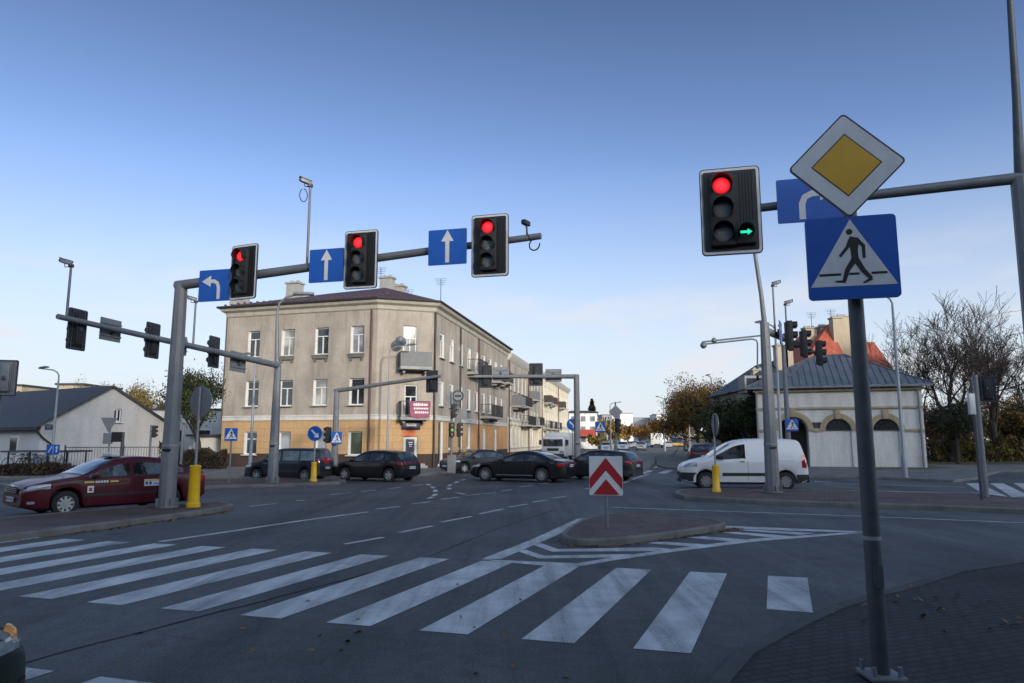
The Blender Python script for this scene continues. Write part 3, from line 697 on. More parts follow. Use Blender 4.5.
def gantry(label, base, tip, z0, z1, r0, r1, ra0, ra1, group='signal gantries', mats='steel', stub=0, lamp=None, name='signal_gantry', mitre=True):
    """mast on a bolted foot with an outreaching arm; tip is a plan point"""
    t = thing(name, label, 'traffic light gantry', base, 0, group)
    b = Vector(base); v = (Vector(tip[:2]) - b.to_2d()).to_3d(); h0 = z0 - b.z; h1 = z1 - b.z
    mb = MB(); top = h0 + stub
    mb.tube([(0, 0, 0), (0, 0, .28), (0, 0, 1.2), (0, 0, top)], [r0 * 1.12, r0 * 1.05, r0, r1], 10 if r0 > .15 else 12, smooth=False)
    m = mb.build('mast', mats, t)
    f = MB(); f.tube([(0, 0, 0), (0, 0, .05)], r0 * 1.45, 10)
    for k in range(8):
        a = k * math.pi / 4; X = Matrix.Rotation(a, 4, 'Z')
        f.box((r0 * 1.2, 0, .13), (r0 * .35, .015, .2), 0, X)
    f.build('foot', mats, t)
    a = MB(); u = v.normalized()
    s0 = -u * r1 * (.9 if mitre else .0)
    a.tube([s0 + Vector((0, 0, h0)), v * .5 + Vector((0, 0, h0 + (h1 - h0) * .53)), v + Vector((0, 0, h1))], [ra0, (ra0 + ra1) / 2, ra1], 12)
    a.build('arm', mats, t)
    c = MB(); c.tube([(0, 0, 1.55), (0, 0, 1.60)], r0 * 1.0 + .004, 16); c.box((0, -r0 * 1.0, 1.46), (r0 * 1.0, .04, .07), 1, bev=.01); c.build('strap', ['steel_pale', 'black'], t)
    return t
def traffic_camera(label, loc, rz, h, tilt=0, loop=True, group='traffic cameras on thin poles'):
    t = thing('traffic_camera', label, 'camera', loc, rz, group)
    post('pole', h, .035, .03, parent=t); 
    b = MB(); X = Matrix.Translation((0, 0, h)) @ Matrix.Rotation(R(-14), 4, 'X')
    b.box((0, -.13, .04), (.11, .28, .10), 0, X, .018); b.box((0, -.15, .098), (.13, .33, .014), 0, X, .004); b.lathe([(.0001, -.30), (.042, -.295), (.042, -.25)], 12, 1, 'y', (0, 0, .04), X)
    b.build('camera_body', ['sign_back', 'black'], t)
    c = MB(); c.box((0, 0, h - .02), (.09, .12, .08), 0, bev=.01)
    if loop: c.tube([(0, -.06 + .16 * math.sin(a) * .6 - .1, h - .30 + .17 * math.cos(a)) for a in [i * .45 for i in range(14)]], .011, 6)
    c.tube([(0, 0, h - .05), (0, -.14, h - .06), (0, -.15, h + .02)], .012, 6)
    c.build('cable', 'black', t); return t
def street_lamp(label, base, h, reach, rz, r=.075, group='street lamps', head=.5, mat='steel_pale'):
    t = thing('street_lamp', label, 'lamp post', base, rz, group)
    p = MB(); p.tube([(0, 0, 0), (0, 0, 1.0), (0, 0, 1.05), (0, 0, h - .55), (0, 0, h - .3), (reach * .10, 0, h - .12), (reach * .3, 0, h), (reach, 0, h + .1)], [r * 1.25, r * 1.25, r, r * .6, r * .5, r * .48, r * .45, r * .42], 10)
    p.build('pole', mat, t)
    l = MB(); X = Matrix.Translation((reach, 0, h + .1)) @ Matrix.Rotation(R(-6), 4, 'Y')
    prof = [(0, .04, .04), (.12, .10, .07), (.4, .15, .09), (head, .12, .06), (head + .1, .02, .02)]; n = 10; vs = []
    for (x, w_, hh) in prof:
        for k in range(n):
            a = 2 * math.pi * k / n; vs.append((x, w_ * math.cos(a), hh * math.sin(a) if math.sin(a) > 0 else hh * .35 * math.sin(a)))
    l.add(vs, [(i * n + k, i * n + (k + 1) % n, (i + 1) * n + (k + 1) % n, (i + 1) * n + k) for i in range(len(prof) - 1) for k in range(n)], 0, True, X)
    l.build('lamp_head', 'sign_back', t); return t

# --- first gantry (left), facing the near road
B1 = G(166.5, 507.5, KH); th1 = face((-.24, -.97))
U1 = Vector((.945, -.327))
J1 = ON(185, 285, B1, U1); T1 = ON(541, 236, B1, U1)
g1 = gantry('grey gantry mast beside the burgundy taxi, three red signals on its arm', B1, T1, J1.z, T1.z, .205, .16, .135, .075, group='signal gantries')
nf = -ROAD.to_3d() * .22
def on_arm(o, px, py, P, u, n, rz):
    p = ON(px, py, Vector(P) + n, u); o.location = p; o.rotation_euler = (0, 0, rz); return o
on_arm(lane_sign('blue left turn arrow sign at the mast end of the left gantry arm', 'left'), 214.5, 285.5, B1, U1, nf, th1)
s1 = on_arm(signal('red traffic signal between the left turn arrow and the first straight arrow sign'), 244, 272, B1, U1, nf, face((-.40, -.92)))
on_arm(lane_sign('blue straight ahead arrow sign under the camera pole, between two red signals', 'up'), 326.5, 265.5, B1, U1, nf, th1)
on_arm(dup(s1, 'red traffic signal between the two blue straight ahead arrow signs', (0, 0, 0)), 361, 259.5, B1, U1, nf, th1)
on_arm(lane_sign('blue straight ahead arrow sign nearest the free end of the left gantry arm', 'up'), 447.5, 247, B1, U1, nf, th1)
on_arm(dup(s1, 'red traffic signal at the free end of the left gantry arm beside a small camera', (0, 0, 0)), 490, 245.5, B1, U1, nf, th1)
pc = ON(307, 266, B1, U1); pt = AT(307, 185, pc.y)
traffic_camera('pale camera with cable loop on a thin pole above the left gantry arm', pc, face((-.85, -.5)), pt.z - pc.z)
pc = ON(527, 240, B1, U1)
t = thing('traffic_camera', 'small dark camera on a short stalk at the tip of the left gantry arm', 'camera', pc, face((-.5, -.85)), 'traffic cameras on thin poles')
post('pole', .34, .022, parent=t); b = MB(); b.box((0, -.05, .38), (.11, .26, .11), 0, bev=.02); b.build('camera_body', 'black', t)
b = MB(); b.tube([(.2 + .13 * math.cos(a), -.02, -.14 + .13 * math.sin(a)) for a in [i * .4 + 1.2 for i in range(14)]], .016, 7); b.tube([(0, -.05, .3), (.05, -.06, .1), (.12, -.05, -.02)], .013, 6); b.build('cable', 'black', t)

# --- second gantry (left, behind), seen from the back
B2 = G(272.5, 482.5, KH); U2 = Vector((-.14, -.99)); J2 = ON(276, 365, B2, U2); T2 = ON(58, 316.5, B2, U2)
g2 = gantry('grey gantry mast before the dark minivan, its arm reaching over the left street', B2, T2, J2.z, T2.z, .205, .14, .13, .07, mitre=False)
p = MB(); lp = [AT(277, 362, B2.y), AT(277, 330, B2.y), AT(277.2, 312, B2.y), AT(279.5, 303, B2.y), AT(286, 297.5, B2.y), AT(296, 294.5, B2.y)]
p.tube([q - B2 for q in lp], [.10, .07, .055, .05, .045, .04], 10); p.build('lamp_pole', 'steel', g2)
p = MB(); q = AT(296, 294.5, B2.y) - B2; p.box((q.x + .32, q.y, q.z + .03), (.85, .28, .13), 0, bev=.05); p.build('lamp_head', 'sign_back', g2)
sg_dark = None
def back_signal(label, px, py, P, u, n3, rz, s=1.0, group='traffic signal heads'):
    s *= .76
    global sg_dark
    if sg_dark is None: sg_dark = signal(label, None); o = sg_dark
    else: o = dup(sg_dark, label, (0, 0, 0))
    o.scale = (s,) * 3; return on_arm(o, px, py, P, u, n3, rz)
n2 = Vector((-.99, .14, 0)) * .2; th2 = face((-.99, .14))
back_signal('signal seen from behind at the outer tip of the left street gantry arm', 77, 329.5, B2, U2, n2, th2)
back_signal('signal seen from behind between the grey plate and the big left mast', 152.5, 340.5, B2, U2, n2, th2)
back_signal('signal seen from behind between the left mast and the corner tenement edge', 214, 352, B2, U2, n2, th2, 1.02)
on_arm(blank_back('grey back of a lane plate between two signals on the left street gantry arm', .82, .62, 'grey backs of lane plates'), 110.5, 330, B2, U2, n2, th2)
on_arm(blank_back('grey back of a lane plate half hidden behind the big left mast', .82, .62, 'grey backs of lane plates'), 179, 345, B2, U2, n2, th2)
on_arm(blank_back('grey back of a lane plate under the arm, before the tenement upper windows', 1.1, .75, 'grey backs of lane plates'), 238, 362, B2, U2, n2, th2)
for px, y0, y1, lb in ((66.5, 318, 265, 'camera on a thin pole at the far left tip of the left street gantry'), (193, 346, 301, 'camera on a thin pole just right of the big left mast')):
    a = ON(px, y0, B2, U2); traffic_camera(lb, a, face((-.95, -.3)), AT(px, y1, a.y).z - a.z, loop=False)

# --- third mast (right refuge), arm going away to the right, signals seen from the side
B3 = G(773, 492.5, KH); U3 = Vector((.55, .835)); z3 = AT(767, 330, B3.y).z
T3 = B3.to_2d() + U3 * 9.4
g3 = gantry('thick grey mast on the right refuge before the white van', B3, T3, z3, z3 + .15, .225, .15, .13, .08, mitre=False, stub=.25)
p = MB(); p.tube([(0, 0, z3 - B3.z + .2), (-.06, 0, z3 - B3.z + 1.2), (-.22, 0, AT(760.5, 250, B3.y).z - B3.z), (-.34, 0, AT(757, 232, B3.y).z - B3.z + 1.6)], [.09, .075, .065, .055], 10); p.build('lamp_pole', 'steel', g3)
n3 = Vector((.835, -.55, 0)) * .24; th3 = face((.90, -.43))
def arm3(k): return Vector((B3.x + U3.x * k, B3.y + U3.y * k, z3 + .02 * k))
o = lane_sign('blue lane sign seen nearly edge on beside the right refuge mast', 'up'); o.location = arm3(1.25) + n3; o.rotation_euler.z = th3
o3 = None
for k, dz_, lb in ((2.6, .05, 'black signal seen from the side, largest and leftmost on the right mast arm'), (5.2, .0, 'middle black signal seen from the side on the right mast arm'), (8.5, -.1, 'black signal seen from the side before the red roof, outermost on the right mast arm')):
    if o3 is None: o3 = o = signal(lb, None, board=False, group='black side-on signals over the right street')
    else: o = dup(o3, lb, (0, 0, 0))
    o.scale = (1.22,) * 3; o.location = arm3(k) + n3 + Vector((0, 0, dz_)); o.rotation_euler.z = th3
for px, py, k, lb in ((781.5, 285, 1.5, 'camera on the taller thin pole above the right refuge mast arm'), (793, 304, 3.4, 'camera on the shorter thin pole above the side-on signals')):
    a = arm3(k); traffic_camera(lb, a, face((.95, -.2)), AT(px, py, a.y).z - a.z, loop=False)
# bracket with two round cameras reaching left
t = thing('camera_bracket', 'double tube bracket with two round cameras on the right refuge mast', 'camera', B3, 0)
Y3 = B3.y; q = lambda x, y: AT(x, y, Y3) - B3
p = MB(); p.tube([q(766, 335), q(702, 342)], .028, 8); p.tube([q(757.5, 368), q(757.5, 343), q(756, 340), q(752, 339), q(706, 344)], .028, 8); p.tube([q(757.5, 366), q(766, 366)], .02, 6); p.build('tubes', 'steel', t)
for x, y, r in ((703.5, 345.5, .11), (714, 340.8, .09)):
    c = q(x, y); p = MB(); p.lathe([(.0001, -r), (r * .6, -r * .8), (r, -.2 * r), (r, .35 * r), (r * .7, .8 * r), (r * .35, 1.2 * r), (.0001, 1.2 * r)], 14, 0, 'z', c); p.build('round_camera', 'sign_back', t)

# --- near right gantry and the pole at the right edge
P4 = AT(731, 211, 11.0); U4 = ROW; B4 = ON(1019.5, 178, P4, U4)
B4g = Vector((B4.x, B4.y, .05)); e4 = ON(698, 233, P4, U4)
tipz = AT(731, 216, 11).z
T4 = ON(722, 211, P4, U4)
g4 = gantry('tall grey lamp mast at the right edge carrying the near right signal arm', B4g, T4, B4.z, tipz + .08, .16, .115, .085, .065, mitre=True)
p = MB(); hh = B4.z - .05
pl = [AT(1020, 181, B4.y) - B4g, AT(1016.5, 100, B4.y) - B4g, AT(1010, 0, B4.y) - B4g, AT(1004, -90, B4.y) - B4g]; p.tube([pl[0] - Vector((0, 0, .3))] + pl, [.075, .07, .055, .042, .036], 12); p.build('lamp_pole', 'steel_dark', g4)
p = MB(); p.tube([pl[3], pl[3] + Vector((.35, 0, .1)), pl[3] + Vector((1.6, .2, .15))], [.036, .034, .03], 8); p.box(pl[3] + Vector((1.9, .2, .15)), (.8, .26, .12), 0, bev=.04); p.build('lamp_head', 'steel_dark', g4)
nf4 = -ROAD.to_3d() * .2
on_arm(signal('nearest traffic signal, right of centre, red lamp and green right arrow lit', 'red', True, True, .93, 1.44), 730.5, 211, P4, U4, nf4, th1)
on_arm(lane_sign('blue right turn arrow sign half hidden behind the yellow diamond', 'right', 1.02, .70), 812, 199.5, P4, U4, nf4, th1)

# --- near right pole with its two signs and a signal on the back
B5 = G(881.5, 677, .05)
t5 = thing('signal_pole', 'weathered grey steel pole on the near right pavement, closest to the viewer', 'pole', B5)
zt = AT(848.5, 212, B5.y).z - .05
p = MB(); p.tube([(0, 0, 0), (0, 0, 1.1), (0, 0, zt - .1), (0, 0, zt + .28)], [.066, .064, .057, .055], 20); p.build('post', 'steel_dark', t5)
base_plate(t5, .135); p = MB(); p.prism([(x, z) for x, z in rrect(.07, .17, .02)], -.071, -.05, 0); o = p.build('access_cover', 'steel_dark', t5); o.location.z = .75
p = MB(); p.tube([(0, 0, 1.02), (0, 0, 1.05)], .0665, 20); p.build('strap', 'steel_pale', t5)
pz = AT(851.5, 257.5, B5.y - .12).z
t = thing('crossing_sign', 'large blue pedestrian crossing sign on the near right pole, below the yellow diamond', 'road sign', (B5.x - .035, B5.y, pz), th1, 'pedestrian crossing signs')
crossing_panel(t, .685, 0, y=-.12); p = MB(); p.box((0, -.055, .15), (.16, .09, .05), 0); p.box((0, -.055, -.15), (.16, .09, .05), 0); p.build('clamps', 'steel_dark', t)
dz = AT(845.5, 163, B5.y - .12).z
t = thing('priority_sign', 'yellow and white diamond priority sign at the top of the near right pole', 'road sign', (B5.x - .03, B5.y, dz - .02), th1)
s = .64; rot = Matrix.Rotation(R(45), 4, 'Y')
p = MB(); p.prism(rrect(s, s, .035), -.132, -.11, 0, 2, rot); pa = p.build('panel', ['white_film', 'yellow_film', 'sign_back'], t)
p = MB(); o1, o2 = rrect(s, s, .035), rrect(s - .022, s - .022, .03); n = len(o1)
p.add([(x, -.1335, z) for x, z in o1] + [(x, -.1335, z) for x, z in o2], [(i, (i + 1) % n, (i + 1) % n + n, i + n) for i in range(n)], 1, False, rot)
p.add([(x, -.1335, z) for x, z in rrect(.385, .385, .004)], [list(range(20))], 1, False, rot); p.add([(x, -.1345, z) for x, z in rrect(.366, .366, .004)], [list(range(20))], 0, False, rot)
p.build('symbol', ['yellow_film', 'black_film'], pa); p = MB(); p.box((0, -.09, .0), (.14, .05, .05), 0); p.box((0, -.06, -.2), (.14, .1, .05), 0); p.build('clamps', 'steel_dark', t)
o = signal('black pedestrian signal fixed behind the near right pole, peeping out under the blue sign', None, board=False, group='black side-on signals over the right street'); o.scale = (.52,) * 3
o.location = (B5.x - .02, B5.y + .26, pz + .03); o.rotation_euler.z = face((-.3, 1))

# --- chevron board on the triangular refuge
bc = G(607, 528, KH); t = thing('chevron_board', 'square red and white chevron board on a thin post in the triangular refuge', 'road sign', bc, face((-.18, -.98)))
zc = AT(605.5, 475.5, bc.y).z - KH; s = AT(622, 475, bc.y).x - AT(589, 475, bc.y).x; hh = AT(605, 456, bc.y).z - AT(605, 495, bc.y).z
post('post', zc + hh * .45, .03, parent=t)
p = MB(); p.prism(rrect(s, hh, .02), -.062, -.04, 0, 1); pa = p.build('panel', ['white_film', 'sign_back'], t); pa.location.z = zc
p = MB()
for zo in (.46, -.12): # two upward chevrons
    f = lambda u, v: (u * s, v * hh)
    if zo > 0: p.flat([f(-.488, -.06), f(0, .46), f(.488, -.06), f(.488, -.36), f(0, .13), f(-.488, -.36)], -.0645)
    else: p.flat([f(-.40, -.487), f(0, -.09), f(.40, -.487)], -.0645)
p.build('chevrons', 'red_film', pa)

# --- yellow bollards
b = G(193, 507, KH); keep_right_sign('yellow bollard beside the big left mast, its round grey disc seen from behind', b, (.45, .89), .82, AT(199, 401.5, b.y).z - KH, AT(193, 465, b.y).z - KH, .145)
b = G(313.5, 481.5, KH); keep_right_sign('yellow bollard with blue keep right disc before the dark minivan', b, (-.1, -1), .62, AT(313, 433.5, b.y).z - KH, AT(313, 462, b.y).z - KH, .12)
b = G(716.5, 492, KH); keep_right_sign('yellow bollard before the white van, its disc turned edge on', b, (.97, .0), .78, AT(716, 425, b.y).z - KH, AT(716, 465, b.y).z - KH, .12)
b = G(573, 466, KH); keep_right_sign('blue keep right disc on a thin post beside the far gantry mast', b, (-.05, -1), .78, AT(573, 424.5, b.y).z - KH, .3, .08)

# --- gantry over the far road and the one before the tenement
YB = 43.0; BB = AT(577.5, 460, YB); BB.z = KH; zb = AT(577, 376.5, YB).z; TB = AT(474, 376, YB)
gantry('slim grey gantry over the far road, beside the blue disc and white lorry', BB, TB, zb, zb, .2, .17, .14, .1, stub=.1)
nb = Vector((.05, .99, 0)) * .22; thb = face((.08, .99)); UB = Vector((1, 0))
back_signal('signal seen from behind left on the far road gantry, before the brown balcony', 485, 376.5, BB, UB, nb, thb, 1.3)
back_signal('signal seen from behind near the mast of the far road gantry', 536, 374.5, BB, UB, nb, thb, 1.3)
on_arm(blank_back('grey plate seen from behind between the two far road gantry signals', 1.0, .8, 'grey backs of lane plates'), 501, 373.5, BB, UB, nb, thb)
on_arm(blank_back('grey plate seen from behind next to the far road gantry mast', 1.0, .8, 'grey backs of lane plates'), 553.5, 375.5, BB, UB, nb, thb)
BA = G(334, 474.5, KH); UA = Vector((.93, -.37)); JA = ON(334, 391, BA, UA); TA = ON(441, 376, BA, UA)
gantry('thin grey gantry on the far pavement before the yellow ground floor', BA, TA, JA.z, TA.z, .17, .13, .11, .075, stub=.05)
back_signal('signal seen from behind at the tip of the thin gantry, below the corner balcony', 432, 381.5, BA, UA, Vector((.2, .2, 0)), face((.40, .92)), .98)
o = signal('small black signal on the thin gantry mast, beside a ground floor window', None, board=False, group='black side-on signals over the right street'); o.scale = (.9,) * 3; o.location = AT(328.5, 435, BA.y); o.rotation_euler.z = face((-.95, .2))
t = thing('crossing_sign', 'small blue crossing sign on the thin gantry mast, turned half away', 'road sign', AT(336.5, 438, BA.y - .2), face((.75, -.66)), 'pedestrian crossing signs'); crossing_panel(t, .62, 0)

# --- smaller posts and signs
b = G(229, 482.5, KH); crossing_sign('blue crossing sign on a thin post before the left yellow wall', b, (.0, -1), .52, AT(230, 434.5, b.y).z - KH)
b = AT(601, 467, 44); b.z = KH; crossing_sign('small blue crossing sign left of the far diamond, beyond the dark estate car', b, (-.05, -1), .66, AT(601, 427, 44).z - KH, .05)
YD = 44.; b = AT(616.5, 460, YD); b.z = KH
t = thing('priority_sign', 'grey diamond sign seen from behind above a small signal in the far road', 'road sign', b, 0); post('post', AT(616, 402, YD).z - KH, .05, parent=t)
p = MB(); p.prism(rrect(.62, .62, .04), -.08, -.06, 1, 1, Matrix.Translation((0, 0, AT(616, 412, YD).z - KH)) @ Matrix.Rotation(R(45), 4, 'Y')); p.build('panel', ['white_film', 'sign_back'], t)
o = signal('small black signal under the grey diamond in the far road', None, board=False, group='black side-on signals over the right street'); o.location = AT(617, 425.5, YD) + Vector((0, -.12, 0)); o.scale = (.95,) * 3; o.rotation_euler.z = face((.8, .55))
# signal post on the far corner, cluster of heads and plates
YC = 37.; b = AT(451, 472, YC); b.z = KH
t = thing('signal_post', 'signal post on the tenement corner crowded with signs and heads', 'pole', b); post('post', AT(451, 392, YC).z - KH, .06, parent=t)
p = MB(); c = AT(458, 396, YC) - b; p.prism(circ(.30, 24, (c.x, c.z)), -.03, -.01, 0); p.prism(circ(.235, 24, (c.x, c.z)), -.033, -.03, 1); p.box((c.x, -.037, c.z), (.34, .005, .09), 0); p.build('round_sign', ['black', 'sign_back'], t)
p = MB(); c = AT(463, 414, YC) - b; p.box((c.x, 0, c.z), (.42, .02, .55), 0); c = AT(457.5, 420, YC) - b; p.box((c.x, -.05, c.z), (.3, .02, .3), 1); p.build('plates', ['sign_back', 'sign_back'], t)
for px, py, lb, mt in ((453.5, 411, 'upper black signal on the crowded corner post', None), (452, 430, 'lower left signal on the crowded corner post, its lamp pale green', 'g'), (459, 430, 'lower right black signal on the crowded corner post', None)):
    o = signal(lb, None, board=False, group='black side-on signals over the right street'); o.scale = (.82,) * 3; o.location = AT(px, py, YC) + Vector((0, -.15, 0)); o.rotation_euler.z = face((.35, -.93) if mt else (.9, .3))
    if mt: o.children[3].data.materials[0] = M['lamp_dimgreen']
t = thing('utility_cabinet', 'grey metal utility cabinet beside the dark saloon', 'cabinet', Vector((AT(451.5, 470, YC - .6).x, YC - .6, KH)))
p = MB(); p.box((0, 0, .45), (.42, .3, .9), 0, bev=.015); p.box((0, 0, .92), (.46, .34, .04), 0, bev=.01); p.build('body', 'sign_back', t); p = MB(); p.box((0, -.153, .47), (.36, .012, .78), 0); p.build('door', 'sign_back', t)
# right: crossing sign post with bracket signal, end-of-refuge poles
YE = 34.; b = AT(790, 470, YE); b.z = .11
t = thing('signal_post', 'grey post with bracket before the dark archway of the white house', 'pole', b); post('post', AT(790, 345, YE).z - .11, .13, .10, parent=t)
p = MB(); p.tube([AT(788, 377, YE) - b, AT(808, 358, YE) - b], .06, 8); p.build('bracket', 'steel', t)
t = thing('crossing_sign', 'blue crossing sign on the bracket post before the dark archway', 'road sign', AT(792, 425, YE - .2), face((-.1, -1)), 'pedestrian crossing signs'); crossing_panel(t, .58, 0)
b = G(986, 497, KH); YF = b.y
t = thing('signal_post', 'grey steel post at the end of the right refuge with a dark signal', 'pole', b); post('post', AT(979, 375, YF).z - KH, .085, .07, parent=t)
back_signal('dark signal seen from behind on the post at the right end of the refuge', 987, 389, b, Vector((1, 0)), Vector((.25, .15, 0)), face((.5, .86)), .72)
b2 = G(982, 499.5, KH); t = thing('sign_post', 'thin dark post at the right refuge end with a pale plate turned edge on', 'road sign', b2); post('post', AT(974, 380, b2.y).z - KH, .045, parent=t, mat='steel_dark')
p = MB(); c = AT(971.5, 404, b2.y) - b2; p.box((c.x, .0, c.z), (.17, .12, .62), 0, Matrix.Rotation(0, 4, 'Z'), .01); p.build('panel', 'white_film', t)
# left corner: yield sign back, info plate, side signal, two-part blue sign, posts
YG = 36.; b = AT(107.5, 465, YG); b.z = KH
t = thing('yield_sign', 'grey downward triangle seen from behind before the white gable', 'road sign', b); post('post', AT(108, 420, YG).z - KH, .04, parent=t)
p = MB(); c = AT(109.5, 424, YG) - b; p.prism([(c.x - .44, c.z + .32), (c.x + .44, c.z + .32), (c.x, c.z - .44)], -.06, -.04, 0); p.build('panel', 'sign_back', t)
p = MB(); c = AT(108.5, 438.5, YG) - b; p.box((c.x, -.05, c.z), (.5, .02, .55), 0); p.build('plate', 'sign_back', t)
b = AT(121, 462, YG); b.z = KH; t = thing('information_board', 'dark square board on a stout post behind the taxi roof', 'board', b); post('post', AT(121, 432, YG).z - KH, .08, parent=t, mat='steel_dark')
p = MB(); c = AT(117.5, 437, YG) - b; p.box((c.x, -.1, c.z), (.5, .04, .5), 0); p.build('panel', 'black', t)
b = AT(149, 462, YG + 2); b.z = KH; t = thing('signal_post', 'thin signal post between the white gable and the big left mast', 'pole', b); post('post', AT(149, 425, YG + 2).z - KH, .06, parent=t)
o = signal('black signal seen from the side against the white gable', None, board=False, group='black side-on signals over the right street'); o.scale = (.72,) * 3; o.location = AT(154, 431.5, YG + 2); o.rotation_euler.z = face((.98, .2))
b = AT(181, 462, 38); b.z = KH; t = thing('fence_post', 'plain grey post just right of the big left mast', 'post', b); post('post', AT(181, 425, 38).z - KH, .07, parent=t)
YH = 38.; b = AT(51, 464, YH); b.z = KH
street_lamp('street lamp above the bicycle shelter, its arm curving left', b, AT(50, 370, YH).z - KH, -1.15, 0)
t = thing('lane_sign', 'blue two part sign on the lamp post at the bicycle shelter', 'road sign', AT(53, 449.3, YH - .15), 0); p = MB(); p.prism(rrect(.70, .5, .02), -.012, .012, 0, 1); pa = p.build('panel', ['blue_film', 'sign_back'], t)
p = MB(); p.stroke([(-.24, -.17), (-.06, .15)], .05, -.0145); p.stroke([(.02, -.22), (.02, .22)], .02, -.0147); p.stroke([(.2, -.16), (.2, .10)], .06, -.0149); p.flat([(.12, .06), (.28, .06), (.2, .2)], -.015); p.build('symbol', 'white_film', pa)
# signal on the left edge
b = Vector((-15.6, 21.0, 0)); c = AT(4, 378, 21.0)
t = thing('signal_post', 'signal post at the left edge of the view with a grey backboard', 'pole', (c.x - .15, c.y + .1, KH)); post('post', c.z + .4, .07, parent=t)
oL = back_signal('grey backed traffic signal cut by the left edge of the view', 5, 378, c, Vector((1, 0)), Vector((0, -.12, 0)), face((-.25, .97)), 1.0)
for ch in oL.children:
    if ch.name.startswith(('contrast_board', 'housing')):
        ch.data = ch.data.copy(); ch.data.materials[0] = M['sign_back']
        for q in range(1, len(ch.data.materials)): ch.data.materials[q] = M['sign_back']
# street lamps
b = G(905.5, 477.5, .11); h = AT(893, 297, b.y).z - .11
street_lamp('tall thin street lamp before the right end of the white house', b, h, -.75, 0, r=.09)
b = G(249.5, 477, KH); street_lamp('street lamp before the left tenement windows, its head pointing left', b, AT(250, 357, b.y).z - KH, -.75, 0, r=.075)
b = AT(387, 463, 41.5); b.z = KH; street_lamp('thin street lamp before the corner balcony, its head pointing right', b, AT(389, 347, 41.5).z - KH, 1.0, 0, r=.07)
b = AT(782, 463, 40.); b.z = .11; street_lamp('street lamp behind the right refuge mast, its head pointing left', b, AT(776, 324, 40).z - .11, -1.15, 0, r=.1)
for px, y1, D, hd, lb in ((714, 377, 75, 0, 'far street lamp standing before the autumn trees'), (665, 398, 105, -1.2, 'distant thin lamp post along the far road'), (690, 402, 90, -1.2, 'distant lamp post at the edge of the autumn trees'), (611, 404, 95, 1, 'distant lamp post left of the grey diamond')):
    b = AT(px, 452, D); b.z = .1; street_lamp(lb, b, AT(px, y1, D).z, hd if hd else -.6, 0, r=.12)

